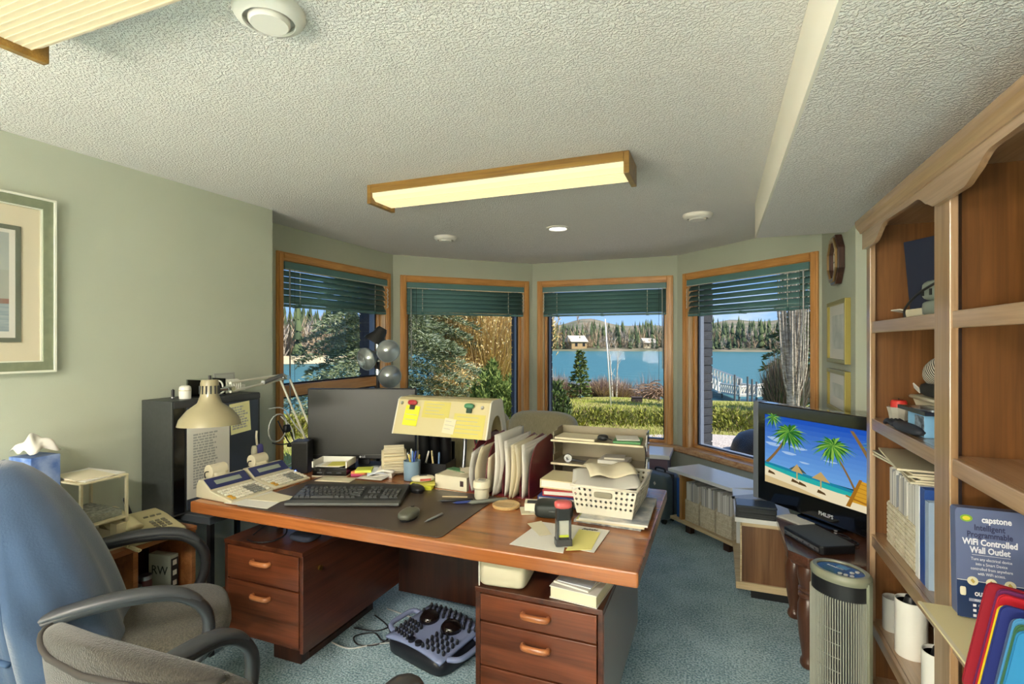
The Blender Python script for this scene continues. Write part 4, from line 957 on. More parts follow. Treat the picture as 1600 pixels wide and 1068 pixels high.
# ---------------------------------------------------------------- low white shelves under the right window
WL = mat('white_laminate', '#e8e8e4', .28, coat=.2); WEDGE = wood('pale_pine_edge', '#e6d3ac', '#cdb183', axis=0, scale=2, rough=.5)
WALN = wood('walnut_end', '#8a6340', '#5e3d22', '#754f30', axis=2, scale=1.1, rough=.4)
w1 = thing('low_white_shelf', 'low white-topped shelf angled along the right window with magazine files', 'shelf unit', (-.337, 4.215, 0), R(-45))
L1 = .60
MB().prism([(-.02, -.02), (L1+.0, -.02), (L1+.12, .29), (-.02, .29)], .43, .455).build('top_board', WL, w1, bevel=.002)
MB().box(-.02, L1, 0, .28, .06, .082).build('bottom_board', WEDGE, w1, bevel=.002)
MB().box(.075, .097, .01, .28, .082, .43).build('end_panel', wood('pine_end', '#c89558', '#a8743c', axis=2, scale=1.5), w1); MB().box(-.01, L1, .27, .28, .082, .43).build('back_panel', WL, w1)
MB().box(.13, .18, .02, .06, 0, .06).build('foot', TEAKD, w1); MB().box(.5, .55, .02, .06, 0, .06).build('foot', TEAKD, w1)
w2 = thing('low_white_shelf', 'low white shelf with a walnut end panel standing left of the television table', 'shelf unit', (.09, 3.158, 0))
MB().box(-.005, .29, 0, .62, .43, .455).build('top_board', WL, w2, bevel=.002)
MB().box(0, .29, 0, .62, .06, .10).build('bottom_board', WEDGE, w2, bevel=.003)
MB().box(.03, .285, .012, .03, .10, .415).build('end_panel', WALN, w2); MB().box(.025, .29, .002, .012, .412, .43).build('end_trim', WEDGE, w2); MB().box(.022, .030, .002, .030, .10, .43).build('end_edge', WEDGE, w2)
MB().box(.27, .285, .03, .62, .10, .43).build('back_panel', WL, w2); MB().box(.02, .285, .60, .62, .1, .43).build('far_panel', WL, w2)
MB().box(.08, .28, .05, .10, 0, .06).box(.08, .28, .5, .55, 0, .06).build('foot', BLACK, w2)

# magazine files: woven white boxes with magazines
RATT = mat('white_cane', '#e6ddc6', .7, col2='#cfc3a4', vscale=60, bump=.5, bscale=120)
MAGC = ['#e9e7e1', '#d6d3cb', '#c7c9cc', '#f1efe9', '#b9b6ae', '#dedad0', '#8f9298']
def magazine_file(loc, rz, w, label, n, group, d=.24, h=.28, seedv=1):
    """open face towards local -y"""
    t = thing('magazine_file', label, 'magazine file', loc, rz, group=group); q = .004
    b = MB(); b.box(0, w, 0, q, 0, h*.52)
    b.box(q, w-q, q, d, 0, q)
    for x in (0, w-q): b.prism([(0, 0), (d, 0), (d, h*.9), (d*.75, h*.9), (0, h*.52)], x, x+q, Matrix(((0, 0, 1, 0), (1, 0, 0, 0), (0, 1, 0, 0), (0, 0, 0, 1))))
    b.box(q, w-q, d-q, d, 0, h*.9); b.build('box', RATT, t)
    r = MB(); k = 9
    for j in range(k): r.box(.001, w-.001, -.0025, 0, h*.52*(j+.15)/k, h*.52*(j+.8)/k)
    r.build('cane_weave', RATT, t)
    rr = random.Random(seedv); x = q+.001
    while x < w-q-.004:
        tk = min(rr.uniform(.004, .010), w-q-.001-x); hh = h*rr.uniform(.93, 1.0)
        o = MB().box(x, x+tk*.92, q+.002, d-.01, q, hh).build('magazine', mat('mag_%s' % MAGC[rr.randrange(7)][1:], MAGC[rr.randrange(7)], .5), t); x += tk
    return t
for k in range(3):
    p = Vector((.11+.155*k, .035, .0825)); M = w1.matrix_basis
    M = Matrix.Translation((-.337, 4.215, 0)) @ Matrix.Rotation(R(-45), 4, 'Z'); q = M @ p
    magazine_file(q, R(-45), .14, ['white cane magazine file next to the pine end panel of the low shelf', 'white cane magazine file in the middle of the low shelf', 'white cane magazine file nearest the television on the low shelf'][k], 12, 'magazine files on the low white shelf', d=.23, h=.30, seedv=k+3)
M1 = Matrix.Translation((-.337, 4.215, 0)) @ Matrix.Rotation(R(-45), 4, 'Z')
BLUE = mat('blue_binder', '#2f63b8', .4)
t = thing('blue_binder', 'bright blue binder standing at the end of the low white shelf', 'binder', M1 @ Vector((.02, .03, .0825)), R(-45)); MB().box(0, .045, 0, .22, 0, .30).build('cover', BLUE, t, bevel=.003); MB().box(.004, .041, .21, .222, .005, .295).build('pages', PAPER, t)
for k, (c, h) in enumerate([('#4a8b4e', .29), ('#9fb08a', .27), ('#5d7f9a', .25)]):
    t = thing('folder', ['green folder standing in the white shelf beside the walnut panel', 'pale green folder behind the green folder in the white shelf', 'grey-blue folder at the back of the white shelf row'][k], 'folder', (.115, 3.20+.032*k, .1005)); MB().box(0, .14, 0, .012, 0, h).build('cover', mat('folder_%d' % k, c, .6), t); MB().box(.004, .136, .012, .020, .003, h-.008).build('sheets', PAPER, t)
# black equipment stacked on the white shelf
for k in range(3):
    t = thing('flat_black_device', ['flat black player at the bottom of the stack on the white shelf', 'flat black player in the middle of the stack on the white shelf', 'thin dark laptop on top of the black players on the white shelf'][k], 'electronics', (.195, 3.237, .4555+.029*k), R(2*k-2), group='black devices on the white shelf')
    MB().box(-.105, .10, -.078, .06, 0, .0285 if k < 2 else .012).build('case', BLACK if k < 2 else mat('laptop_blue_black', '#2d3440', .3), t, bevel=.003); MB().box(-.09, .09, -.0795, -.078, .008, .012).build('slot', DGREY, t)
t = thing('grey_tablet', 'light grey closed device with a black knob beside the television', 'electronics', (.18, 3.56, .456), R(35)); MB().box(-.09, .09, -.05, .05, 0, .012).build('case', mat('light_grey_plastic', '#a7acb0', .35), t, bevel=.003); MB().cyl((-.10, .03, .006), (-.085, .03, .006), .008, n=10).build('knob', BLACK, t)

# ---------------------------------------------------------------- turned-leg table, television, set-top box
TW = wood('walnut_table', '#643f2e', '#3c2318', '#523223', axis=1, scale=1.2, rough=.25, coat=.5); TWV = wood('walnut_leg', '#684330', '#43281a', '#573524', axis=2, scale=1.2, rough=.3, coat=.4)
tb = thing('turned_leg_table', 'dark brown table with thick turned legs under the television', 'table', (.575, 2.845, 0))
hw, hd, ch = .29, .305, .07
MB().prism([(-hw, -hd+ch), (-hw+ch, -hd), (hw-ch, -hd), (hw, -hd+ch), (hw, hd-ch), (hw-ch, hd), (-hw+ch, hd), (-hw, hd-ch)], .468, .505).build('table_top', TW, tb, bevel=.004)
MB().prism([(-hw+.015, -hd+ch), (-hw+ch, -hd+.015), (hw-ch, -hd+.015), (hw-.015, -hd+ch), (hw-.015, hd-ch), (hw-ch, hd-.015), (-hw+ch, hd-.015), (-hw+.015, hd-ch)], .452, .468).build('under_moulding', TW, tb, bevel=.003)
lp = [(.030, 0), (.036, .012), (.034, .03), (.026, .045), (.030, .07), (.040, .14), (.046, .22), (.044, .27), (.036, .30), (.034, .305), (.042, .312), (.042, .322), (.034, .328), (.042, .336), (.042, .346), (.034, .352), (.038, .36), (.046, .40), (.046, .44), (.042, .452)]
for x in (-.205, .205):
    for y in (-.225, .225): MB().lathe(lp, 24, Matrix.Translation((x, y, 0))).build('turned_leg', TWV, tb, smooth='auto')
tv_a = Vector((.197, 3.42, 0)); tv_b = Vector((.80, 2.70, 0)); e = (tv_b-tv_a).normalized()
tv = thing('flat_television', 'black flat television showing a tropical palm beach picture', 'television', ((tv_a+tv_b)/2+Vector((0, 0, .506))), math.atan2(e.y, e.x))
TWD, THT = .90, .575
TVB = mat('tv_gloss_black', '#0c0d10', .08, coat=.8); TVG = mat('tv_grey_edge', '#7c8085', .35)
MB().box(-TWD/2, TWD/2, -.02, .05, .012, THT).build('bezel', TVB, tv, bevel=.006)
MB().box(-TWD/2-.004, -TWD/2+.035, -.0225, .055, .01, THT+.002).build('side_trim', TVG, tv, bevel=.004); MB().box(TWD/2-.035, TWD/2+.004, -.0225, .055, .01, THT+.002).build('side_trim', TVG, tv, bevel=.004)
MB().rbox(-.33, .33, .04, .11, .08, .50, e=5).build('rear_shell', BLACK, tv, smooth=True)
ts = MB().prism(rrect(-.13, .13, -.06, .09, .04), 0, .010).box(-.04, .04, -.005, .045, .010, .06).build('stand', BLACKG, tv, bevel=.002)
text('maker_name', 'PHILIPS', .026, mat('silver_print', '#c9ccd0', .4), tv, frame_mat((.03, -.0208, .052), (1, 0, 0), (0, 0, 1)), bold=.0006)
# the picture on the screen: sky, sea, sand, palms, parasols and a deck chair, all flat and self-lit
def em(name, col, s=.40): return mat(name, '#000000', .3, emit=s, ecol=col, spec=.3)
sx0, sx1, sz0, sz1 = -TWD/2+.085, TWD/2-.05, .125, THT-.065
scr = MB(); SM = []
def smat(n, c):
    m = em('screen_'+n, c)
    if m not in SM: SM.append(m)
    scr.m(SM.index(m))
LY = [0]
def sp_(pts):
    LY[0] += 1; y = -.0203-.000004*LY[0]; scr._add([(sx0+(sx1-sx0)*u, y, sz0+(sz1-sz0)*v) for u, v in pts], [tuple(range(len(pts)))])
for k in range(12):
    t_ = k/11; c = tuple(np.array(lin('#1c55c0')[:3])*(t_)+np.array(lin('#6fa8e6')[:3])*(1-t_)); smat('sky%d' % k, c); sp_([(0, .25+.75*k/12), (1, .25+.75*k/12), (1, .25+.75*(k+1)/12), (0, .25+.75*(k+1)/12)])
smat('cloud', '#a9c8ef')
for cx, cy, rx, ry in [(.13, .66, .10, .035), (.30, .60, .07, .02), (.22, .50, .06, .02), (.08, .58, .07, .025), (.35, .42, .04, .012), (.55, .52, .05, .012)]: sp_([(cx+rx*math.cos(a)*(1+.2*math.sin(3*a)), cy+ry*math.sin(a)) for a in [2*PI*i/16 for i in range(16)]])
smat('sea', '#2bb3ac'); sp_([(0, .18), (1, .07), (1, .20), (0, .30)]); smat('sea2', '#1f86a8'); sp_([(0, .27), (1, .17), (1, .21), (0, .305)])
smat('sand', '#f2e3bd'); sp_([(0, 0), (1, 0), (1, .16), (.6, .15), (.3, .17), (0, .23)]); smat('sand2', '#d8bf8b'); sp_([(0, .0), (.55, 0), (.3, .06), (0, .1)])
smat('rock', '#4a5a55'); sp_([(.22, .285), (.27, .345), (.31, .35), (.37, .275)])
smat('trunk', '#8a6a3c')
def trunk(p0, p1, w0, w1, bend):
    L = []; Rr = []
    for k in range(9):
        t_ = k/8; x = p0[0]*(1-t_)+p1[0]*t_+bend*math.sin(PI*t_); y = p0[1]*(1-t_)+p1[1]*t_; w = w0*(1-t_)+w1*t_; L.append((x-w, y)); Rr.append((x+w, y))
    sp_(L+Rr[::-1])
trunk((.02, .30), (.20, .74), .016, .008, .015); trunk((.76, .10), (.58, .66), .010, .007, .01); trunk((.94, .18), (.70, .97), .018, .012, .02); trunk((1.0, .30), (.92, .70), .010, .008, 0)
def palm(cx, cy, r, n, sd):
    rr = random.Random(sd)
    for k in range(n*3):
        a = 2*PI*k/(n*3)*1.0+rr.uniform(-.12, .12); c = k % 4; smat('leaf%d' % c, ['#2f7a2c', '#5fa038', '#235f26', '#8fbf4a'][c]); ln = r*rr.uniform(.7, 1.12)
        L, Rr = [], []
        for j in range(6):
            t_ = j/5; x = cx+ln*t_*math.cos(a)*.78; y = cy+ln*t_*math.sin(a)*.95-.42*ln*t_*t_+.05*ln*t_; w = .045*r*math.sin(PI*min(.98, t_+.08))*(1+.5*(j % 2))
            L.append((x-w*math.sin(a), y+w*math.cos(a))); Rr.append((x+w*math.sin(a), y-w*math.cos(a)))
        sp_(L+Rr[::-1])
palm(.22, .80, .22, 13, 1); palm(.57, .74, .20, 12, 2); palm(.93, .82, .22, 12, 3); palm(.95, .32, .14, 9, 4); palm(.08, .97, .12, 8, 5)
smat('hut', '#c9a86a')
for cx, cy, s in [(.48, .27, .07), (.29, .29, .05)]:
    sp_([(cx-s, cy-.02), (cx+s, cy-.03), (cx, cy+.09)]); sp_([(cx-.005, cy-.13), (cx+.005, cy-.13), (cx+.005, cy), (cx-.005, cy)])
smat('lounge', '#5b4426')
for cx, cy in [(.27, .14), (.33, .13), (.48, .10), (.06, .17)]: sp_([(cx-.03, cy-.025), (cx+.04, cy-.03), (cx+.03, cy-.005), (cx-.02, cy+.02)])
smat('deckchair', '#d9a02e'); sp_([(.70, .09), (.81, .09), (.85, .36), (.75, .38)]); smat('chairframe', '#a8701f'); sp_([(.66, .02), (.69, .02), (.77, .39), (.75, .39)]); sp_([(.80, .10), (.82, .10), (.91, .0), (.89, .0)]); sp_([(.66, .16), (.88, .10), (.88, .08), (.66, .14)])
for k in range(5): sp_([(.705+.01*k, .12+.055*k), (.81+.009*k, .12+.05*k), (.81+.009*k, .126+.05*k), (.705+.01*k, .126+.055*k)])
scr.build('screen_picture', SM, tv, fix=False)
MB().box(sx0-.003, sx1+.003, -.0202, -.02, sz0-.003, sz1+.003).build('screen_frame', BLACK, tv)
sb = thing('set_top_box', 'flat black set-top box on the turned-leg table in front of the television', 'set-top box', (.425, 2.75, .5055), R(-62))
MB().prism(rrect(-.135, .135, -.085, .085, .02), 0, .038).build('case', BLACK, sb, bevel=.005)
MB().box(-.12, .12, -.0862, -.0852, .010, .026).build('port_strip', mat('port_grey', '#55585c', .4), sb)
for k in range(6): MB().cyl((-.10+.04*k, -.0862, .018), (-.10+.04*k, -.089, .018), .004, n=8).build('port', CHROME, sb)
MB().tube([(.02*math.cos(a)*1.6+.03*math.sin(a*.31), .02*math.sin(a)+.15, .004+.0012*a/2) for a in [k*.45 for k in range(44)]], .0028, 5).build('coiled_cable', BLACK, sb, smooth=True)
t = thing('white_card', 'folded white card lying on the table left of the set-top box', 'card', (.375, 3.06, .506), R(-50)); MB().box(-.08, .08, -.05, .05, 0, .004).build('card', PAPER, t); MB().box(-.06, .08, -.045, .05, .0045, .0065).build('second_card', PAPER, t)

# ---------------------------------------------------------------- tower heater
FGR = mat('heater_olive_grey', '#8b8d78', .35); FSL = mat('heater_slat', '#a5a698', .35)
fn = thing('tower_heater', 'grey and black oval tower heater between table and bookcase', 'heater', (.43, 2.30, 0), R(-42))
a_, b_ = .105, .082
MB().lathe([(.9, .03), (.96, .05), (.97, .50), (.97, .55), (.90, .556), (.86, .552)], 40, None, a_, b_).build('body', BLACK, fn, smooth='auto')
MB().lathe([(1.25, 0), (1.25, .02), (1.0, .03)], 40, None, a_, b_).build('base', BLACK, fn, smooth='auto')
MB().lathe([(.98, .540), (1.02, .548), (1.02, .562), (.93, .572), (.80, .572), (.78, .566)], 40, None, a_, b_).build('top_ring', FGR, fn, smooth='auto')
MB().lathe([(.0001, .567), (.79, .567), (.79, .5665), (.0001, .5665)], 40, None, a_, b_).build('control_panel', BLACKG, fn)
for k in range(38):
    a = R(182)+R(176)*k/37
    if k == 0: rb = MB().box(-.0016, .0016, -.0025, .0025, 0, .44).build('grille_slat', FSL, fn); r0 = rb
    else: rb = inst(r0, fn)
    rb.location = (1.0*a_*math.cos(a), 1.0*b_*math.sin(a), .045); rb.rotation_euler = (0, 0, a+PI/2)
for x in (-1.0, 1.0): MB().box(x*a_-.006, x*a_+.006, -.012, .012, .03, .555).build('side_rail', FGR, fn, bevel=.003)
gw = MB()
for z in (.12, .17, .22, .27, .32, .37):
    gw.tube([(1.015*a_*math.cos(a), 1.02*b_*math.sin(a), z) for a in [R(250)+R(45)*k/6 for k in range(7)]], .0015, 4)
gw.build('grille_crossbars', FSL, fn)
MB().box(-.025, .015, .012, .040, .5672, .568).build('display', mat('blue_display', '#5b8fb5', .3), fn)
for x, y in ((.045, .030), (.040, .006), (.02, -.035), (.038, -.030), (.056, -.022)): MB().cyl((x, y, .567), (x, y, .5695), .0075, n=12).build('button', mat('silver_button', '#d4d2c8', .3), fn)
text('maker_name', 'DURACRAFT', .0105, MATS['silver_print'], fn, frame_mat((-.022, .004, .5672), (1, 0, 0), (0, 1, 0)), bold=.0003)

# ---------------------------------------------------------------- suitcase, small white cabinet
t = thing('suitcase', 'grey hard suitcase standing at the end of the low white shelf', 'suitcase', (-.43, 4.36, 0), R(-35))
GS = mat('grey_suitcase', '#5d6b70', .4)
MB().rbox(-.14, .12, -.10, .10, .02, .385, e=7, nu=28, nv=12).build('shell', GS, t, smooth=True); MB().box(-.143, .123, -.008, .008, .02, .388).build('seam', DGREY, t)
for x in (-.11, .09): MB().cyl((x-.012, -.07, .022), (x+.012, -.07, .022), .022, n=12).build('wheel', BLACK, t)
MB().tube(bez([(-.06, 0, .38), (-.05, 0, .41), (.03, 0, .41), (.04, 0, .38)], 5), .008, 6).build('handle', BLACK, t, smooth=True)
MB().prism([(0, -.016), (.013, 0), (0, .016), (-.013, 0)], 0, .002, Matrix.Translation((.02, -.1005, .31)) @ Matrix.Rotation(PI/2, 4, 'X')).build('emblem', WHITEP, t)
t = thing('white_side_cabinet', 'white topped low cabinet behind the letter trays', 'cabinet', (-.66, 4.73, 0)); MB().box(-.28, .28, -.18, .2, .44, .475).build('top', WL, t, bevel=.003); MB().box(-.26, .26, -.16, .19, .04, .44).build('body', mat('plum_panel', '#6b5763', .5), t); MB().box(-.24, .24, -.165, -.16, .22, .24).build('rail', BLACK, t); MB().box(-.2, .2, -.1, .15, 0, .04).build('plinth', BLACK, t)

# ---------------------------------------------------------------- things on the wall
ck = thing('wall_clock', 'octagonal dark wood wall clock with a cream dial above two frames', 'clock', (XE-.001, 3.49, 1.90), rot=(0, -PI/2, 0))
# local z points into the room (-x), local x up, local y along the wall
CW = wood('clock_wood', '#5d3d33', '#33211b', axis=0, scale=3, rough=.3, coat=.4)
oct_ = lambda r: [(r*math.cos(PI/8+PI/4*k), r*math.sin(PI/8+PI/4*k)) for k in range(8)]
def ring_prism(r1, r0, z0, z1):
    m = MB(); o = oct_(r1); i = oct_(r0)
    vs = [(x, y, z0) for x, y in o]+[(x, y, z1) for x, y in o]+[(x, y, z1) for x, y in i]+[(x, y, z0) for x, y in i]
    fs = []
    for k in range(8):
        j = (k+1) % 8; fs += [(k, j, 8+j, 8+k), (8+k, 8+j, 16+j, 16+k), (16+k, 16+j, 24+j, 24+k), (24+k, 24+j, j, k)]
    m._add(vs, fs); return m
ring_prism(.152, .118, 0, .035).build('case', CW, ck, bevel=.004); ring_prism(.135, .112, .035, .045).build('bezel', mat('clock_bezel', '#a98a5c', .3, metal=.6), ck, bevel=.002)
MB().prism(oct_(.118), .002, .012).build('dial', mat('cream_dial', '#ece6d2', .5), ck)
for k in range(12): MB().bc((.088*math.cos(PI/6*k), .088*math.sin(PI/6*k), .013), (.022, .005, .002), (0, 0, PI/6*k)).build('hour_mark', BLACK, ck)
for ln, w, an in ((.055, .006, R(-60)), (.08, .004, R(-35))): MB().bc((ln/2*math.cos(an), ln/2*math.sin(an), .016), (ln, w, .002), (0, 0, an)).build('hand', BLACK, ck)
GOLD = mat('olive_gold_frame', '#a89a52', .35, metal=.3)
for k, (z0, z1, lb) in enumerate([(1.31, 1.665, 'small gold-edged frame hanging directly below the clock'), (1.03, 1.27, 'small gold-edged frame hanging lowest behind the television')]):
    t = thing('picture_frame', lb, 'picture frame', (XE, 3.47, z0)); h = z1-z0; w = .25
    MB().box(-.028, 0, -w, -w+.022, 0, h).box(-.028, 0, w-.022, w, 0, h).box(-.028, 0, -w+.022, w-.022, 0, .022).box(-.028, 0, -w+.022, w-.022, h-.022, h).build('frame', GOLD, t, bevel=.002)
    MB().box(-.014, 0, -w+.022, w-.022, .022, h-.022).build('mat_board', PAPER, t)  # white reflection of the glass put into board and print colour
    MB().box(-.0145, -.014, -w+.10, w-.10, .08, h-.08).build('print', mat('white_glare_print', '#d5d5cc', .6, col2='#b9bdb4', vscale=9), t)
pf = thing('framed_picture', 'large grey-green framed seascape with a cream mat on the left wall', 'picture', (XL, .90, 1.31))
pw, ph = .385, .69
FRG = mat('grey_green_frame', '#878e74', .4, var=.15, vscale=30); FRW = mat('frame_white_lip', '#e2e2d2', .5)
def mold(x0, x1, wo, wi, m, nm):
    MB().box(x0, x1, -wo, -wi, wo-pw, ph-(wo-pw)*1-.0).build(nm, m, pf)
for nm, m, o0, o1, dx in (('outer_lip', FRW, 0., .008, .03), ('frame', FRG, .008, .042, .024), ('inner_lip', FRW, .042, .047, .018)):
    MB().box(0, dx, -pw+o0, -pw+o1, o0, ph-o0).box(0, dx, pw-o1, pw-o0, o0, ph-o0).box(0, dx, -pw+o1, pw-o1, o0, o1).box(0, dx, -pw+o1, pw-o1, ph-o1, ph-o0).build(nm, m, pf)
MB().box(0, .010, -pw+.047, pw-.047, .047, ph-.047).build('mat_board', mat('cream_mat', '#ddd2b8', .85), pf)
iw, z0, z1 = .275, .12, .565
MB().box(.010, .016, -iw, -iw+.016, z0, z1).box(.010, .016, iw-.016, iw, z0, z1).box(.010, .016, -iw+.016, iw-.016, z0, z0+.016).box(.010, .016, -iw+.016, iw-.016, z1-.016, z1).build('inner_frame', mat('dark_fillet', '#6f7364', .5), pf)
MB().box(.010, .0112, -iw+.016, iw-.016, z0+.016, z1-.016).build('paper_border', PAPER, pf)
pic = MB(); y0, y1 = -iw+.035, iw-.035; a, b = z0+.04, z1-.03
for k, (f0, f1) in enumerate([(0, .28), (.28, .33), (.33, .62), (.62, 1)]): pic.m(k).box(.0112, .0116, y0, y1, a+(b-a)*f0, a+(b-a)*f1)
pic.build('painting', [mat('painted_sea', '#93a0a6', .7, col2='#aab4b4', vscale=12, stretch=(1, 1, 8)), mat('painted_shore', '#9a7466', .7, col2='#84887c', vscale=14), mat('painted_haze', '#b3b3a6', .7, col2='#a4a89e', vscale=6), mat('painted_sky', '#b9bdb2', .7, col2='#a9aeaa', vscale=5)], pf)
MB().box(.017, .0178, -pw+.047, pw-.047, .047, ph-.047).build('glass', glassy('picture_glass', (1, 1, 1), .02), pf)
# ================================================================ things on the desk
DT = DZ+.0006
def sheet(name, label, cat, pts, z, m, parent=None, th=.0012, group=None, curl=0.):
    """flat sheet from four world corners, its own mesh in place"""
    c = sum((Vector((p[0], p[1], 0)) for p in pts), Vector())/len(pts)
    t = thing(name, label, cat, (c.x, c.y, z), group=group)
    b = MB().prism([(p[0]-c.x, p[1]-c.y) for p in pts], 0, th).build('sheet', m, t); return t
MATM = mat('brown_desk_mat', '#4b3d34', .38, var=.1, vscale=6)
mt = MB().prism(rrect(-1.86, -.895, 1.585, 2.10, .02), DT, DT+.003).build('desk_mat', MATM, bevel=.001); tag(mt, 'dark brown desk mat under the keyboard and mouse', 'desk mat')
MT = DT+.0033
# keyboard
kb = thing('keyboard', 'black full-size computer keyboard on the desk mat', 'keyboard', (-1.478, 1.838, MT), R(21))
KBD = mat('keyboard_black', '#2a2b2c', .5); KCAP = mat('key_cap', '#454645', .28); KREST = mat('keyboard_rest', '#4c4d4a', .5)  # key caps paler than the case: bright reflections put into the colour
MB().prism([(-.112, .004), (-.112, .014), (.11, .034), (.11, .002), (-.10, .0)], -.235, .235, Matrix(((0, 0, 1, 0), (1, 0, 0, 0), (0, 1, 0, 0), (0, 0, 0, 1)))).build('case', KBD, kb, bevel=.003)
MB().box(-.237, .237, -.118, -.068, .004, .017).build('palm_rest', KREST, kb, bevel=.004)
def kz(y): return .0185+.09*(y+.07)+.0005
km = None
def key(x, y, w, d=.0155):
    o = MB().prism([(-w/2, -d/2), (w/2, -d/2), (w/2, d/2), (-w/2, d/2)], 0, .003).prism([(-w/2+.0018, -d/2+.0018), (w/2-.0018, -d/2+.0018), (w/2-.0018, d/2-.0012), (-w/2+.0018, d/2-.0012)], .003, .008).mesh('key', KCAP)
    return o
KM = {}
def put_key(x, y, w, d=.0155):
    k = (round(w, 4), d)
    if k not in KM: KM[k] = key(0, 0, w, d)
    o = bpy.data.objects.new('key', KM[k]); COL.objects.link(o); o.parent = kb; o.location = (x, y, kz(y)); o.rotation_euler = (R(5), 0, 0)
U = .0186; X0 = -.222
rows = [(-.052, [1.25, 1.25, 1.25, 5.4, 1.25, 1.25, 1.25, 1.1]), (-.033, [2.25]+[1]*10+[2.75]), (-.014, [1.75]+[1]*11+[2.25]), (.005, [1.5]+[1]*12+[1.5]), (.024, [1]*13+[2])]
for y, ws in rows:
    x = X0
    for w in ws: put_key(x+w*U/2, y, w*U-.0025); x += w*U
x = X0
for g_ in (1, 4, 4, 4):
    for k in range(g_): put_key(x+U/2, .052, U-.0025, .014); x += U
    x += U*.62
for y in (.024, .005):
    for k in range(3): put_key(.075+U*(k+.5), y, U-.0025)
for k in range(3): put_key(.075+U*(k+.5), .052, U-.0025, .014); put_key(.075+U*(k+.5), -.052, U-.0025)
put_key(.075+U*1.5, -.033, U-.0025)
for j, y in enumerate((-.033, -.014, .005, .024)):
    for k in range(3): put_key(.142+U*(k+.5), y, U-.0025)
for k in range(2): put_key(.142+U*3.5, (-.0425, -.0045)[k], U-.0025, .034)
put_key(.142+U*3.5, .024, U-.0025); put_key(.142+U, -.052, 2*U-.0025); put_key(.142+U*2.5, -.052, U-.0025)
# mice
def mouse(loc, rz, label, m, s=1.):
    t = thing('computer_mouse', label, 'mouse', loc, rz)
    MB().rbox(-.034*s, .034*s, -.055*s, .058*s, .0*s, .036*s, e=2.6, nu=24, nv=14).build('shell', m, t, smooth=True).location.z = 0
    MB().lathe([(.96, 0), (.99, .006)], 28, None, .031*s, .052*s).build('base', BLACK, t)
    MB().cyl((-.005*s, .035*s, .028*s), (.005*s, .035*s, .028*s), .009*s, n=14).build('scroll_wheel', BLACK, t, smooth='auto')
    MB().bc((0, .030*s, .0345*s), (.0012, .045*s, .001)).build('button_gap', BLACK, t)
    return t
m_ = mouse((-1.105, 1.715, MT), R(8), 'olive-grey wireless mouse near the front of the desk mat', mat('mouse_olive', '#5a5b50', .35)); m_.children[0].location.z = .0
mouse((-1.27, 2.035, MT), R(60), 'black mouse tucked behind the right end of the keyboard', BLACK, .85)
# printing calculators: face the middle of the desk (+x)
CALC = mat('calculator_ivory', '#cbc2a6', .45); NAVY = mat('calculator_navy', '#2f3560', .3); LCD = mat('lcd_grey', '#9aa293', .25)
def calculator(loc, rz, label):
    t = thing('printing_calculator', label, 'calculator', loc, rz, group='printing calculators')
    MI_ = Matrix(((0, 0, 1, 0), (1, 0, 0, 0), (0, 1, 0, 0), (0, 0, 0, 1)))
    MB().prism([(-.115, 0), (-.118, .012), (.02, .038), (.075, .078), (.10, .078), (.115, .05), (.115, 0)], -.105, .105, MI_).build('body', CALC, t, bevel=.005)
    # display bezel on the steep face
    a = Vector((0, .022, .0395)); d = Vector((0, .053, .039)).normalized(); fm = frame_mat((0, .049, .0605), (1, 0, 0), d)
    bz = MB().box(-.098, .098, -.030, .030, 0, .002, fm).build('display_bezel', NAVY, t); MB().box(-.062, .062, -.012, .012, .002, .003, fm).build('display', LCD, bz)
    sl_ = Vector((0, .138, .026)).normalized(); fk = frame_mat((0, -.05, .026), (1, 0, 0), sl_)
    kmm = {}
    for j in range(5):
        for k in range(9):
            c = 'calc_key_orange' if (k, j) in ((0, 1), (0, 0)) else ('calc_key_dark' if (k in (5, 6, 7) and j < 4) else 'calc_key_cream')
            mk_ = mat(c, {'calc_key_orange': '#d9a640', 'calc_key_dark': '#8f8f86', 'calc_key_cream': '#efe9d6'}[c], .4)
            if c not in kmm: kmm[c] = MB().box(-.0075, .0075, -.0065, .0065, 0, .005).mesh('key', mk_)
            o = bpy.data.objects.new('key', kmm[c]); COL.objects.link(o); o.parent = t; o.matrix_local = fk @ Matrix.Translation((-.084+.021*k, -.052+.022*j, .001))
    # paper roll on a wire bail
    MB().cyl((-.045, .118, .098), (.03, .118, .098), .030, n=24).build('paper_roll', CREAMP, t, smooth='auto')
    MB().tube(bez([(-.045, .118, .098), (-.06, .118, .098), (-.062, .118, .08), (-.062, .10, .05)], 5)+bez([(-.062, .10, .05), (-.05, .1, .05)], 2), .0025, 5).build('roll_holder', BLACK, t)
    MB().grid(lambda u, v: Vector((-.040+.066*u, .112-.03*v-.0*u, .126-.03*v*v-.02*v)), 4, 6).build('paper_tongue', CREAMP, t, smooth=True, solid=.0006, fix=False)
    return t
calculator((-2.005, 1.71, DT), R(86), 'ivory printing calculator nearest the left front corner of the desk')
calculator((-2.00, 1.935, DT), R(86), 'ivory printing calculator further back, behind its twin')
sheet('loose_paper', 'blank white sheet right of the calculators under the keyboard edge', 'paper', [(-1.93, 1.59), (-1.70, 1.60), (-1.74, 1.76), (-1.90, 1.80)], MT+.0003, PAPER)
sheet('loose_paper', 'cream slip lying on the white sheet beside the keyboard', 'paper', [(-1.88, 1.66), (-1.72, 1.68), (-1.70, 1.76), (-1.86, 1.78)], MT+.002, CREAMP)
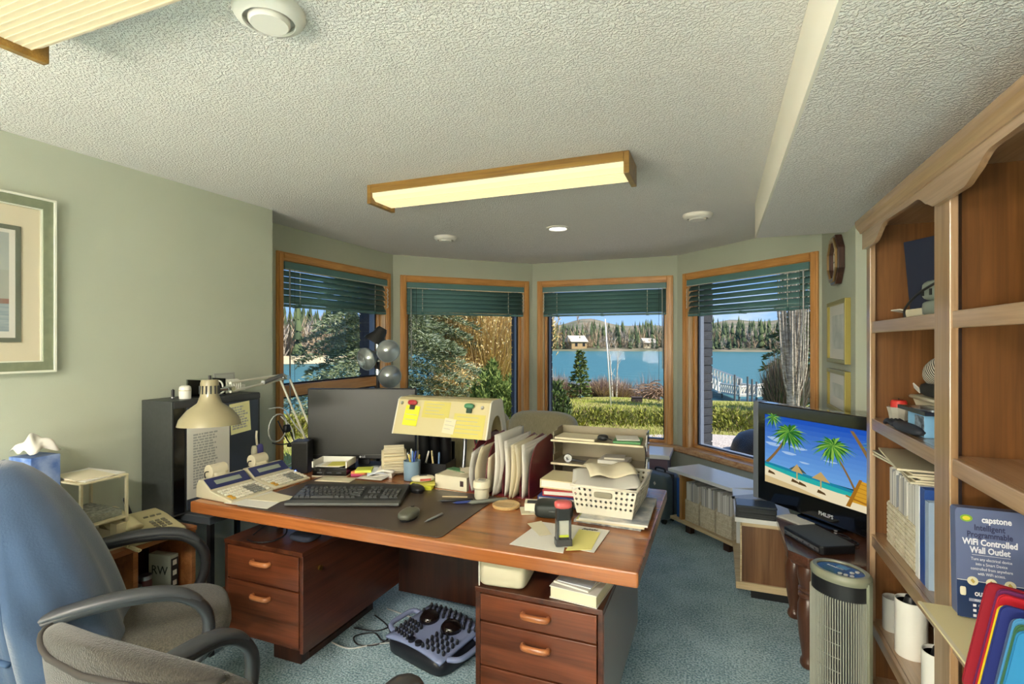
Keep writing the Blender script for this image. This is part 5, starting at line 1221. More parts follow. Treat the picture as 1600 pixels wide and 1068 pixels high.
# speaker with a blue light, black tray box
spk = thing('desk_speaker', 'slim black speaker with a glowing blue light left of the monitor', 'speaker', (-2.03, 2.14, DT), R(25))
MB().box(-.042, .042, -.045, .045, 0, .165).build('cabinet', BLACK, spk, bevel=.004); MB().box(-.036, .036, -.0462, -.0452, .03, .155).build('grille', mat('speaker_cloth', '#242320', .9, bump=.4, bscale=400), spk)
MB().ball((-.02, -.047, .015), .004, 8, 6).build('power_light', mat('blue_led', '#2244ff', .3, emit=6, ecol=(.08, .15, 1)), spk)
t = thing('docking_box', 'glossy black card box with notes in a white lid below the monitor', 'electronics', (-1.845, 2.165, DT), R(18))
MB().box(-.088, .088, -.06, .07, .004, .045).build('case', BLACKG, t, bevel=.003); MB().box(-.09, .09, -.062, .072, 0, .004).build('tray', CREAM, t)
MB().box(-.09, -.084, -.06, .07, .045, .075).box(.084, .09, -.06, .07, .045, .075).box(-.084, .084, .064, .07, .045, .075).build('lid_sides', WHITEP, t)
for k in range(3): MB().bc((-.01+.02*k, -.01, .049+.003*k), (.13-.02*k, .09, .0022), (0, 0, R(6*k-5))).build('note', [PAPER, CREAMP, YELLOW][k], t)
for x in (-.05, 0, .05): MB().bc((x, -.0612, .02), (.025, .002, .006)).build('slot', DGREY, t)
# sticky note pads
PINK = mat('pink_note', '#d8528a', .8); ORNG = mat('orange_note', '#e8935f', .8); LIME = mat('lime_note', '#d3dc5c', .8)
for k, (m, dx, rz, lb) in enumerate([(PINK, 0, 20, 'pink sticky note pad under the others in front of the monitor'), (ORNG, .015, 5, 'orange sticky note pad between pink and lime pads'), (LIME, .035, 28, 'lime sticky note pad on top of the little pile')]):
    t = thing('sticky_note_pad', lb, 'sticky notes', (-1.71+dx, 2.21-.01*k, DT+.0005+.012*k), R(rz), group='sticky note pads under the monitor'); MB().box(-.04, .04, -.04, .04, 0, .0115).build('pad', m, t)
for k, (x, y, rz, w, d, m, lb) in enumerate([(-1.58, 2.25, 15, .11, .15, PAPER, 'white receipts heaped left of the card file'), (-1.62, 2.22, 40, .10, .14, mat('bluish_paper', '#d8dde6', .8), 'bluish slip sticking out under the receipts'), (-1.60, 2.16, 5, .14, .08, PAPER, 'narrow white envelope behind the keyboard'), (-1.75, 2.07, 12, .18, .09, CREAMP, 'cream envelope half under the back of the keyboard')]):
    t = thing('loose_paper', lb, 'paper', (x, y, DT+[.03, .018, .006, .004][k]), rot=(R([6, 3, 0, 0][k]), R([-4, 2, 0, 0][k]), R(rz)))
    MB().grid(lambda u, v: Vector(((u-.5)*w, (v-.5)*d, .012*math.sin(PI*u)*(k < 2))), 8, 4).build('sheet', m, t, smooth=True, solid=.0012, fix=False)
    if k < 2: MB().box(-w*.4, w*.4, -d*.4, d*.4, -[.029, .017][k], -.004).build('under_stack', PAPER, t)
# rotary card file
rc = thing('rotary_card_file', 'beige rotary card file standing right of the monitor', 'card file', (-1.555, 2.275, DT), R(35))
MB().cyl((-.055, 0, .075), (.055, 0, .075), .055, n=24).build('drum_core', mat('card_edge', '#cfc19a', .7), rc, smooth='auto')
cmesh = None
for k in range(26):
    a = 2*PI*k/26
    o = MB().bc((0, 0, 0), (.100, .0045, .030)).build('card', CREAMP, rc) if cmesh is None else inst(cmesh, rc)
    cmesh = cmesh or o; o.location = (0, .058*math.cos(a), .075+.058*math.sin(a)); o.rotation_euler = (a-PI/2, 0, 0)
for x in (-.062, .056): MB().cyl((x, 0, .075), (x+.006, 0, .075), .05, n=24).box(x, x+.006, -.04, .04, 0, .05).build('side_plate', BEIGE, rc)
MB().cyl((.062, 0, .075), (.085, 0, .075), .03, .027, n=18).build('knob', BEIGE, rc, smooth='auto')
# pen helper
PENC = ['#1d1d20', '#2b47a8', '#23232a', '#b52a35', '#2c7d63', '#d8d4c8', '#7a2434', '#c9b23a', '#3c3f44', '#5d86c4']
def pen(name_label, p0, p1, c, parent=None, r=.0042, group=None, cat='pen'):
    p0 = Vector(p0); p1 = Vector(p1); d = (p1-p0)
    t = thing('pen', name_label, cat, p0, rot=d.to_track_quat('Z', 'Y').to_euler(), group=group)
    L = d.length; MB().lathe([(.0008, 0), (.002, .008), (r, .018), (r, L*.97), (r*.6, L), (.0001, L)], 10).build('barrel', mat('pen_'+c[1:], c, .35), t, smooth='auto')
    MB().bc((r+.001, 0, L*.86), (.0016, .003, L*.2)).build('clip', CHROME, t)
    return t
# blue pen cup
cu = thing('pen_cup', 'light blue pen cup between card file and black organizer', 'pen cup', (-1.408, 2.215, DT)); MB().lathe([(.036, 0), (.040, .003), (.042, .095), (.039, .095), (.037, .005), (.0001, .005)], 28).build('cup', mat('cup_blue', '#7d97ab', .45), cu, smooth='auto')
CP = Vector((-1.408, 2.215, DT+.008))
for k, (a, q, h, c, lb) in enumerate([(0, .022, .135, '#2b47a8', 'blue pen in the light blue cup'), (1.2, .02, .125, '#3c3f44', 'dark grey pen in the light blue cup'), (2.3, .024, .14, '#d8d4c8', 'cream pen in the light blue cup'), (3.4, .022, .13, '#1d1d20', 'black pen in the light blue cup'), (4.4, .02, .12, '#c9b23a', 'yellow pencil in the light blue cup'), (5.4, .024, .138, '#5d86c4', 'pale blue pen in the light blue cup')]):
    d = Vector((math.cos(a), math.sin(a), 0)); pen(lb, CP+d*(-.008), CP+d*q+Vector((0, 0, h)), c, group='pens in the blue cup')
# black mesh organizer
MESH = mat('black_mesh', '#17181a', .4, metal=.4); og = thing('desk_organizer', 'black desk organizer with round tubes full of pens behind the blue cup', 'desk organizer', (-1.392, 2.39, DT), R(8))
MB().box(-.10, .10, -.075, .075, 0, .008).box(-.10, .10, -.075, -.07, .008, .06).box(-.10, -.095, -.07, .075, .008, .06).box(.095, .10, -.07, .075, .008, .06).box(-.095, .095, .07, .075, .008, .15).box(-.02, -.015, -.07, .0, .008, .06).build('tray', MESH, og)
def tube_cup(x, y, r, h, tilt):
    M = Matrix.Translation((x, y, .009)) @ Matrix.Rotation(R(tilt), 4, 'X')
    MB().lathe([(r*.98, 0), (r, .002), (r, h), (r*.9, h), (r*.88, .004), (.0001, .004)], 20, M).build('tube', MESH, og, smooth='auto')
tube_cup(-.055, .035, .034, .20, 5); tube_cup(.01, .03, .027, .225, 9); tube_cup(.062, .035, .03, .20, 4)
MB().lathe([(.0275, .222), (.0295, .226), (.0275, .230), (.0250, .226), (.0275, .222)], 20, Matrix.Translation((.01, .03, .009)) @ Matrix.Rotation(R(9), 4, 'X')).build('tube_rim', STEEL, og, smooth=True)
OGM = Matrix.Translation((-1.392, 2.39, DT)) @ Matrix.Rotation(R(8), 4, 'Z')
for k, (x0, y0, x1, y1, z1, c, lb) in enumerate([(-.05, .03, -.075, .0, .235, '#d8d4c8', 'cream letter opener leaning out of the left organizer tube'), (-.06, .04, -.05, .05, .25, '#2c7d63', 'green pen in the left organizer tube'), (.062, .03, .07, .03, .24, '#1d1d20', 'black marker in the right organizer tube'), (.055, .04, .05, .05, .245, '#5d86c4', 'pale blue pen in the right organizer tube'), (-.06, -.05, -.05, -.06, .10, '#c9b23a', 'yellow highlighter in the organizer front tray'), (-.03, -.05, .0, -.055, .12, '#d8d4c8', 'cream pencil in the organizer front tray'), (.05, -.05, .055, -.05, .115, '#5d7aa0', 'blue-grey marker in the organizer front tray'), (.03, -.06, .02, -.065, .125, '#d9c58a', 'wooden ruler end in the organizer front tray')]):
    pen(lb, OGM @ Vector((x0, y0, .0145)), OGM @ Vector((x1, y1, z1)), c, group='pens in the black organizer', r=.005)
c2_ = thing('pen_cup', 'black cup crammed with coloured pens right of the organizer', 'pen cup', (-1.14, 2.435, DT)); MB().lathe([(.036, 0), (.038, .13), (.035, .13), (.033, .005), (.0001, .005)], 20).build('cup', MESH, c2_, smooth='auto')
CP = Vector((-1.14, 2.435, DT+.008))
for k, (a, h, c, lb) in enumerate([(0, .20, '#2c7d63', 'teal pen in the black pen cup'), (.9, .19, '#b52a35', 'red pen in the black pen cup'), (1.9, .195, '#23232a', 'black pen in the black pen cup'), (2.9, .20, '#2c7d63', 'second teal pen leaning left in the black pen cup'), (3.9, .185, '#7a2434', 'maroon pen in the black pen cup'), (4.9, .19, '#d8d4c8', 'white pen in the black pen cup')]):
    d = Vector((math.cos(a), math.sin(a), 0)); pen(lb, CP-d*.01, CP+d*.034+Vector((0, 0, h)), c, group='pens in the black cup')
# ---------------------------------------------------------------- monitor
mo = thing('computer_monitor', 'dark computer monitor with a small LG mark on the lower bezel', 'monitor', (-1.80, 2.335, DT), YAW)
MW, MH, mz = .585, .380, .047
SCRM = mat('dark_screen', '#1c1d18', .38, spec=.5)
MB().box(-MW/2, MW/2, -.012, .03, mz, mz+MH).build('housing', BLACK, mo, bevel=.004); MB().box(-MW/2+.006, MW/2-.006, -.0132, -.012, mz+.026, mz+MH-.008).build('screen', SCRM, mo)
MB().box(-MW/2+.004, MW/2-.004, -.0145, -.0125, mz+.022, mz+.024).build('bezel_line', mat('bezel_edge', '#5a5a52', .3), mo)
text('maker_mark', 'LG', .014, MATS['silver_print'], mo, frame_mat((.012, -.0126, mz+.012), (1, 0, 0), (0, 0, 1)), bold=.0003); MB().cyl((-.006, -.012, mz+.012), (-.006, -.0128, mz+.012), .0055, n=14).build('maker_emblem', MATS['silver_print'], mo)
MB().rbox(-.2, .2, .02, .055, mz+.06, mz+.30, e=5).build('rear_shell', BLACK, mo, smooth=True); MB().box(-.03, .03, .03, .055, .01, mz+.2).build('neck', BLACK, mo); MB().prism(rrect(-.12, .12, -.06, .10, .03), 0, .010).build('foot', BLACK, mo, bevel=.002)
# ---------------------------------------------------------------- beige hooded lamp with notes
HD = mat('hood_beige', '#c4b88c', .5); HW = mat('hood_white', '#d9d5c8', .45)
hl_ = thing('hooded_desk_lamp', 'beige hooded fluorescent desk lamp covered with notes and magnet clips', 'desk lamp', (-1.255, 2.33, DT))
zt, zb_ = .40, .225
x0, x1 = -.255, .255
sec = [(-.135, zb_), (-.075, zt-.01), (-.055, zt), (.04, zt), (.06, zt-.01), (.115, zb_), (.108, zb_), (.052, zt-.014), (.036, zt-.007), (-.052, zt-.007), (-.070, zt-.014), (-.128, zb_)]
MB().prism(sec, x0, x1, Matrix(((0, 0, 1, 0), (1, 0, 0, 0), (0, 1, 0, 0), (0, 0, 0, 1)))).build('hood', HD, hl_, bevel=.002)
for s, xx in ((-1, x0), (1, x1)):
    endp = [(-.135, zb_), (-.075, zt-.01), (-.055, zt), (.04, zt), (.06, zt-.01), (.115, zb_)]+[(.075*math.cos(a)-.01, zb_+.10*math.sin(a)) for a in [PI*k/10 for k in range(11)]]
    MB().prism(endp, xx-.004, xx+.004, Matrix(((0, 0, 1, 0), (1, 0, 0, 0), (0, 1, 0, 0), (0, 0, 0, 1)))).build('end_plate', HW, hl_)
MB().box(x0+.02, x1-.02, -.05, .035, zt-.03, zt-.012).build('tube_tray', WHITEP, hl_); MB().cyl((x0+.03, -.01, zt-.045), (x1-.03, -.01, zt-.045), .013, n=12).build('fluorescent_tube', WHITEP, hl_)
MB().tube(bez([(.02, .05, zt-.02), (.02, .11, .30), (.02, .12, .15), (.02, .10, .01)], 6), .011, 8).build('post', STEEL, hl_, smooth=True); MB().prism(rrect(-.02, .065, .03, .155, .02), 0, .018).build('base', HD, hl_, bevel=.003)
fh = frame_mat((0, -.1005, DT*0+(zb_+zt-.01)/2), (1, 0, 0), Vector((0, .06, zt-.01-zb_)).normalized()); LH = Matrix.Translation((-1.255, 2.33, DT)) @ fh
for k, (x, y) in enumerate(((-.232, .068), (.215, .062))): MB().cyl(tuple(fh @ Vector((x, y, .002))), tuple(fh @ Vector((x, y, .012))), .010, .006, n=14).build('screw_knob', STEEL, hl_, smooth='auto')
def hood_note(label, x, y, w, h, m, rz=0., o=.0045, nlines=0):
    t = thing('sticky_note', label, 'note', (0, 0, 0), group='notes on the hooded lamp'); t.matrix_world = LH @ Matrix.Translation((x, y, o)) @ Matrix.Rotation(R(rz), 4, 'Z')
    MB().box(-w/2, w/2, -h/2, h/2, 0, .0008).build('sheet', m, t)
    if nlines:
        q = MB(); rr = random.Random(int(x*1000))
        for k in range(nlines): yy = h/2-h*(k+.8)/(nlines+1); q.box(-w*.4, w*rr.uniform(.1, .42), yy-.0012, yy+.0012, .0009, .0011)
        q.build('handwriting', INK, t, fix=False)
PALEY = mat('faded_yellow_note', '#c9bd68', .85)
hood_note('faded yellow note at the upper middle of the lamp hood', -.03, .04, .15, .082, PALEY, -1, nlines=4)
hood_note('large faded yellow note at the lower right of the lamp hood', .155, -.030, .165, .115, PALEY, -1, nlines=5)
hood_note('bright yellow note clipped on the left of the lamp hood', -.165, .005, .082, .10, mat('bright_yellow_note', '#d8d838', .85), -3, o=.0055, nlines=3)
hood_note('small cream note at the centre of the lamp hood', .055, -.035, .062, .072, CREAMP, -6, o=.0062, nlines=3)
def magnet_clip(label, x, y, c):
    t = thing('magnet_clip', label, 'magnet clip', (0, 0, 0), group='magnet clips on the lamp hood'); t.matrix_world = LH @ Matrix.Translation((x, y, .0065))
    MB().rbox(-.026, .026, -.012, .014, 0, .020, e=2.6).build('grip', mat('magnet_'+c[1:], c, .3), t, smooth=True); MB().box(-.014, .014, -.032, -.008, 0, .008).build('jaw', mat('magnet_jaw_'+c[1:], '#2c1f1f' if 'a8' in c else '#24402e', .4), t, bevel=.002)
magnet_clip('red magnet clip holding the bright yellow note on the lamp hood', -.165, .068, '#a83238'); magnet_clip('green magnet clip on the right of the lamp hood', .150, .064, '#3f7a55')
# ---------------------------------------------------------------- architect lamp
al = thing('architect_lamp', 'beige architect lamp whose jointed arm reaches over the calculators', 'desk lamp', (-2.085, 2.30, DT))
SHADE = mat('lamp_shade_beige', '#9c9272', .3, coat=.3); ARMW = mat('lamp_arm_cream', '#e3dfcf', .35)
MB().lathe([(.05, 0), (.05, .02), (.015, .03), (.015, .07)], 20).build('clamp_base', ARMW, al, smooth='auto')
el = Vector((-.03, -.20, .495)); hp = Vector((0, 0, .06))
for dx, dy in ((-.012, -.02), (.014, .02)): MB().cyl(hp+Vector((dx, dy, 0)), el+Vector((dx, dy, 0)), .0055, n=8).build('lower_arm', ARMW, al)
MB().cyl(el+Vector((-.03, 0, 0)), el+Vector((.03, 0, 0)), .012, n=12).ball(el, .016).build('elbow', CHROME, al, smooth='auto')
sh = Vector((.115, -.645, .478))
for dz in (.024, -.014): MB().cyl(el+Vector((0, 0, dz*.6)), sh+Vector((0, 0, dz)), .0055, n=8).build('upper_arm', ARMW, al)
MB().tube([el+(sh-el)*.06+Vector((.004, 0, .012)), el+(sh-el)*.45+Vector((.004, 0, -.004))], .011, 8).build('spring', STEEL, al)
MB().cyl(sh+Vector((-.02, 0, 0)), sh+Vector((.02, 0, 0)), .011, n=10).tube([sh, sh+Vector((-.02, -.045, -.005))], .007, 6).build('shade_joint', CHROME, al)
ax = Vector((.03, -.03, -1)).normalized(); Msh = Matrix.Translation(sh+Vector((-.03, -.075, .03))) @ ax.to_track_quat('Z', 'Y').to_matrix().to_4x4()
sho = MB().lathe([(.0001, -.012), (.030, -.012), (.035, .0), (.036, .055), (.046, .085), (.085, .115), (.112, .150), (.120, .178), (.116, .178), (.108, .152), (.080, .118), (.042, .088), (.030, .06), (.0001, .05)], 36, Msh).build('shade', SHADE, al, smooth='auto')
v_ = MB()
for k in range(14):
    a = 2*PI*k/14; v_.bc(Msh @ Vector((.0362*math.cos(a), .0362*math.sin(a), .03)), (.005, .005, .034), None)
v_.build('vent_slots', DGREY, sho); MB().cyl(Msh @ Vector((0, 0, -.03)), Msh @ Vector((0, 0, -.012)), .006, n=8).build('switch', BLACK, sho)
# ---------------------------------------------------------------- middle clutter
bx = thing('card_box', 'cream open card box with slips standing right of the yellow pads', 'box', (-1.142, 2.205, DT), R(-4))
MB().box(-.085, .085, -.075, .075, 0, .003).box(-.085, .085, -.075, -.072, .003, .062).box(-.085, .085, .072, .075, .003, .062).box(-.085, -.082, -.072, .072, .003, .062).box(.082, .085, -.072, .072, .003, .062).build('box', CREAM, bx)
MB().box(.05, .068, -.0762, -.0752, .02, .045).build('window_label', mat('dark_red_label', '#3a2626', .5), bx)
MB().bc((.0, .0, .060), (.15, .12, .003), (R(3), R(2), 0)).build('card_stack', CREAMP, bx); MB().bc((-.02, .03, .066), (.12, .05, .002), (0, 0, R(-14))).build('green_card', mat('green_card', '#5f8f62', .7), bx); MB().bc((.04, .03, .073), (.09, .07, .0015), (R(8), R(-8), R(30))).build('folded_slip', CREAMP, bx)
t = thing('sticky_note_pad', 'bright yellow note pads stacked in front of the black organizer', 'sticky notes', (-1.285, 2.10, DT), R(20)); MB().box(-.055, .055, -.045, .045, 0, .018).build('pad', mat('bright_yellow_pad', '#e2e23e', .8), t); MB().bc((.01, .01, .0225), (.10, .08, .009), (0, 0, R(12))).build('second_pad', YELLOW, t)
t = thing('tape_dispenser', 'cream oval tape dispenser resting on the yellow note pads', 'tape dispenser', (-1.285, 2.115, DT+.0275), R(35)); MB().rbox(-.055, .055, -.028, .028, 0, .03, e=2.5).build('shell', CREAM, t, smooth=True); MB().bc((0, 0, .0305), (.035, .02, .002)).build('window', DGREY, t); MB().bc((.01, -.026, .014), (.05, .004, .01)).build('red_stripe', mat('red_stripe', '#b5554a', .5), t)
t = thing('stamp_pot', 'small cream plastic pot standing at the left front of the file sorter', 'pot', (-.955, 2.055, DT), R(10)); MB().lathe([(.028, 0), (.032, .01), (.031, .045), (.037, .052), (.037, .075), (.033, .08), (.0001, .08)], 24).build('body', CREAM, t, smooth='auto'); MB().box(-.014, .014, -.018, .018, .08, .083).build('lid_label', mat('grey_label', '#a5a294', .6), t)
for k, (a, b, c, r, lb) in enumerate([((-1.10, 1.93), (-.97, 2.00), '#1d1d20', .006, 'black pen leftmost of the three by the coaster'), ((-1.03, 1.93), (-.90, 2.02), '#2b3f8a', .0055, 'blue pen between two dark pens by the coaster'), ((-.97, 1.945), (-.835, 2.055), '#6b6e66', .0085, 'thick grey tube with a lime cap by the coaster'), ((-1.02, 1.69), (-1.005, 1.80), '#8d8f90', .0045, 'silver ballpoint lying alone on the desk mat')]):
    zz = (MT if k != 2 else MT)+r+.0004
    pen(lb, (a[0], a[1], zz), (b[0], b[1], zz), c, r=r, group='loose pens on the desk')
t = thing('wooden_stick', 'short pale wooden stick lying behind the loose pens', 'stick', (-1.07, 2.025, MT), R(18)); MB().box(-.055, .055, -.005, .005, 0, .003).build('stick', mat('pale_stick', '#dcc8a0', .6), t)
t = thing('coaster', 'round carved wooden coaster on the bare teak', 'coaster', (-.815, 1.995, DT)); MB().lathe([(.055, 0), (.058, .004), (.058, .010), (.053, .013), (.048, .0115), (.0001, .0115)], 32).build('disc', wood('coaster_wood', '#d8b883', '#b9945c', axis=0, scale=4), t, smooth='auto'); MB().lathe([(.026, .0114), (.030, .0125), (.034, .0114)], 24).build('carved_ring', MATS['coaster_wood'], t)
t = thing('desk_timer', 'small cream digital timer on folded slips right of the coaster', 'timer', (-.695, 1.985, DT+.006), R(14)); MB().prism([(-.03, 0), (.03, 0), (.024, .035), (-.018, .028)], -.033, .033, Matrix(((0, 0, 1, 0), (1, 0, 0, 0), (0, 1, 0, 0), (0, 0, 0, 1)))).build('case', CREAM, t, bevel=.003); MB().box(-.022, .022, -.012, .010, .0315, .034, Matrix.Rotation(R(9), 4, 'X')).build('display', DGREY, t)
t = thing('loose_paper', 'folded cream slips under the small timer', 'paper', (-.69, 1.985, DT), R(25)); MB().box(-.055, .055, -.045, .045, 0, .003).build('slip', CREAMP, t); MB().bc((.01, .015, .0042), (.08, .07, .002), (0, 0, R(20))).build('top_slip', PAPER, t)
# ---------------------------------------------------------------- file sorter
BURG = mat('burgundy_plastic', '#6b1f28', .35, coat=.3)
fs2 = thing('file_sorter', 'burgundy upright file sorter full of curling papers', 'file sorter', (-.895, 2.27, DT), R(-3))
MB().box(-.15, .15, -.15, .15, 0, .008).build('base', BURG, fs2)
dv = [(-.15, 0)]+[(-.15, .05)]+[(-.15+.13*(1-math.cos(a)), .05+.17*math.sin(a)) for a in [PI/2*k/8 for k in range(1, 9)]]+[(.12, .235), (.15, .22), (.15, 0)]
for k in range(8):
    x = -.148+.0415*k
    MB().prism(dv, x, x+.0035, Matrix(((0, 0, 1, 0), (1, 0, 0, 0), (0, 1, 0, .008), (0, 0, 0, 1)))).build('divider', BURG, fs2)
FSM = Matrix.Translation((-.895, 2.27, DT)) @ Matrix.Rotation(R(-3), 4, 'Z')
papl = ['grey folded sheets in the leftmost slot of the file sorter', 'cream letter in the second slot of the file sorter', 'cream handwritten strip in the third slot of the file sorter', 'tall white papers standing highest in the file sorter', 'white papers bulging forward in the fifth slot of the file sorter', 'bundle of bent cream leaflets in the sixth slot of the file sorter', 'white papers in the last slot of the file sorter']
pm = [mat('grey_sheet', '#c9c8c2', .85), CREAMP, CREAMP, PAPER, PAPER, CREAMP, PAPER]; hh = [.20, .20, .185, .262, .235, .225, .225]; nsh = [2, 2, 1, 4, 3, 5, 3]
for k in range(7):
    x = -.148+.0415*k+.02; t = thing('filed_papers', papl[k], 'papers', FSM @ Vector((x, 0, .0095)), R(-3), group='papers in the file sorter')
    for j in range(nsh[k]):
        bul = [.0, .012, .0, .025, .02, .018, .012][k]+.006*j; h = hh[k]-.012*(j % 3); yf = -.155-.010*(j % 3)-(.02 if k in (3, 5) else 0)
        def f(u, v, j=j, k=k): 
            y = yf+(.30)*u; bend = bul*math.sin(PI*min(1, v*1.0))*(1-u)**1.5
            return Vector(((j-nsh[k]/2)*.005+bend*(-1 if k in (0, 1) else .6)+.012*(v-.5)*(k % 2)*(1-u), y-.012*math.sin(PI*v)*(1-u), h*v-(.03*(1-u)**2*v if k in (0, 2) else 0)))
        MB().grid(f, 8, 10).build('sheet', pm[k], t, smooth=True, solid=.0012, fix=False)
# ---------------------------------------------------------------- letter trays
TRB = mat('taupe_tray', '#8f8368', .4, var=.08, vscale=10); TRE = mat('tray_lip', '#d2c6a4', .45); CLRP = glassy('clear_acrylic', (.93, .95, .96), .08)
lt = thing('letter_tray', 'three-tier taupe letter tray at the back right of the desk', 'letter tray', (-.51, 2.395, DT))
for z in (.225, .12, .015):
    tr = MB().box(-.208, .208, -.095, .10, z, z+.004).box(-.208, .208, .096, .10, z+.004, z+.045).box(-.208, -.205, -.06, .096, z+.004, z+.036).build('tray', TRB, lt); MB().box(-.208, .208, -.0985, -.0935, z-.002, z+.007).build('lip', TRE, tr, bevel=.001)
MB().box(-.205, .205, .0905, .0945, .02, .225).build('back_panel', TRB, lt)
for x in (-.2115, .208):
    pl = MB().prism([(-.07, 0), (.10, 0), (.10, .27), (.02, .27), (-.02, .235), (-.045, .215), (-.03, .19), (-.03, .15), (-.05, .12), (-.03, .09), (-.04, .04)], x, x+.0035, Matrix(((0, 0, 1, 0), (1, 0, 0, 0), (0, 1, 0, 0), (0, 0, 0, 1)))).build('side_plate', CLRP if x > 0 else TRB, lt)
for x in (.2135,):
    for y, z in ((-.03, .225), (-.03, .12)): MB().prism([(y-.035, z-.0), (y, z-.03), (y+.012, z-.03), (y+.012, z+.04), (y, z+.04)], x, x+.003, Matrix(((0, 0, 1, 0), (1, 0, 0, 0), (0, 1, 0, 0), (0, 0, 0, 1)))).build('bracket', WHITEP, lt)
LT = Vector((-.51, 2.395, DT))
for lb, dx, dy, z, w, d, h, m, rz in [('cream file lying at the left of the top letter tray', -.10, -.01, .230, .19, .13, .010, CREAMP, -3), ('green folder lying at the right of the top letter tray', .13, -.01, .230, .12, .13, .010, mat('tray_green', '#58925a', .6), 3), ('white sheet resting on the green folder', .125, 0, .2415, .10, .11, .004, PAPER, 14), ('cream sheets spread along the middle letter tray', .03, -.03, .125, .17, .10, .006, CREAMP, 0), ('white paperback on the cream sheets in the middle tray', .07, -.01, .1325, .13, .11, .016, PAPER, -4), ('small grey booklet on top of the white paperback', .07, -.005, .150, .09, .08, .008, mat('booklet_grey', '#cfcabd', .7), 6)]:
    t = thing('filed_item', lb, 'papers', LT+Vector((dx, dy, z-.0)), R(rz), group='papers in the letter tray'); MB().box(-w/2, w/2, -d/2, d/2, 0, h*.9).build('block', m, t, bevel=.001); MB().box(-w/2, w/2, -d/2, d/2, h*.9, h).build('cover_sheet', m, t)
t = thing('clip_ball', 'black clip and cord bundle in the top letter tray', 'clip', LT+Vector((.02, -.03, .230))); MB().rbox(-.025, .025, -.02, .02, 0, .028, e=2.5).build('bundle', BLACK, t, smooth=True); MB().tube(bez([(-.02, -.02, .01), (0, -.03, .022), (.03, -.02, .012), (.04, 0, .005)], 4), .002, 5).build('cord', DGREY, t)
t = thing('tape_roll', 'grey roll with a black strap at the left of the middle tray', 'tape', LT+Vector((-.14, -.045, .142)), rot=(PI/2, 0, R(10))); MB().lathe([(.008, -.01), (.018, -.01), (.018, .01), (.008, .01), (.008, -.01)], 18).build('roll', STEEL, t, smooth='auto'); MB().bc((.05, -.012, 0), (.07, .008, .012), (0, 0, R(-8))).build('strap', BLACK, t)
# ---------------------------------------------------------------- books, box, basket at the right
for k, (z, h, w, d, c, rz, dx, lb) in enumerate([(0, .042, .17, .22, '#3d4f8f', 4, 0, 'thick blue book at the bottom of the stack left of the basket'), (.0425, .024, .16, .20, '#b3262c', 8, .008, 'red boxed book on the blue book'), (.067, .036, .19, .17, '#d9cba2', -2, .02, 'cream carton on top of the red book')]):
    t = thing('book', lb, 'book', (-.622+dx, 2.17, DT+z), R(rz), group='book stack by the basket'); MB().box(-w/2, w/2, -d/2, d/2, 0, .004).box(-w/2, w/2, -d/2, d/2, h-.0045, h-.0005).box(-w/2, -w/2+.004, -d/2, d/2, .004, h-.0045).build('cover', mat('cover_'+c[1:], c, .4), t); MB().box(-w/2+.004, w/2-.005, -d/2+.004, d/2-.004, .004, h-.0045).build('pages', PAPER, t)
t = thing('zip_case', 'dark green zipped case in front of the blue book', 'case', (-.60, 1.965, DT), R(12)); MB().rbox(-.075, .075, -.055, .055, 0, .055, e=5, nu=24, nv=10).build('shell', mat('case_green_black', '#252d2a', .55), t, smooth=True); MB().tube([(.0745*math.cos(a)*1.0, .0545*math.sin(a), .03) for a in [2*PI*k/32 for k in range(33)]], .002, 4).build('zip', STEEL, t)
for k in range(3):
    t = thing('magazine', ['newspaper at the bottom under the white basket', 'magazine in the middle under the white basket', 'top magazine directly under the white basket'][k], 'magazine', (-.375+.006*k, 2.095-.006*k, DT+.0085*k), R(-3+2*k), group='magazines under the basket'); MB().box(-.125, .125, -.18, .17, .0005, .0075).build('pages', [mat('newsprint', '#b9b8b0', .8, col2='#77787a', vscale=40), CREAMP, PAPER][k], t); MB().box(-.125, .125, -.18, .17, .0075, .0082).build('cover', [MATS['newsprint'], mat('cover_lime', '#c3c46a', .6), mat('cover_photo', '#8f959c', .5, col2='#d9d6cc', vscale=18)][k], t)
bs = thing('perforated_basket', 'white perforated plastic basket heaped with papers', 'basket', (-.395, 2.112, DT+.0262), R(-2))
def holed(p00, p10, p11, p01, nx, ny, r, skip=None):
    """panel between four corners with a round hole per cell"""
    m = MB(); P = [Vector(p) for p in (p00, p10, p11, p01)]
    def at(u, v): return (P[0]*(1-u)+P[1]*u)*(1-v)+(P[3]*(1-u)+P[2]*u)*v
    for i in range(nx):
        for j in range(ny):
            cu, cv = (i+.5)/nx, (j+.5)/ny; o = [(-.5, -.5), (0, -.5), (.5, -.5), (.5, 0), (.5, .5), (0, .5), (-.5, .5), (-.5, 0)]
            if skip and skip(i, j): m._add([at(cu+a/nx, cv+b/ny) for a, b in o], [tuple(range(8))]); continue
            out = [at(cu+a/nx, cv+b/ny) for a, b in o]; inn = [at(cu+r*math.cos(math.atan2(b, a))/nx, cv+r*math.sin(math.atan2(b, a))/ny) for a, b in o]
            m._add(out+inn, [(q, (q+1) % 8, 8+(q+1) % 8, 8+q) for q in range(8)])
    return m
BW, BD, BH, fl = .105, .165, .105, .018
BP = mat('basket_plastic', '#dad4c2', .45)
c_ = [(-BW, -BD, .004), (BW, -BD, .004), (BW, BD, .004), (-BW, BD, .004)]; d_ = [(-BW-fl, -BD-fl*.5, BH), (BW+fl, -BD-fl*.5, BH), (BW+fl, BD+fl*.5, BH), (-BW-fl, BD+fl*.5, BH)]
MB().prism([(p[0], p[1]) for p in c_], 0, .004).build('floor', BP, bs)
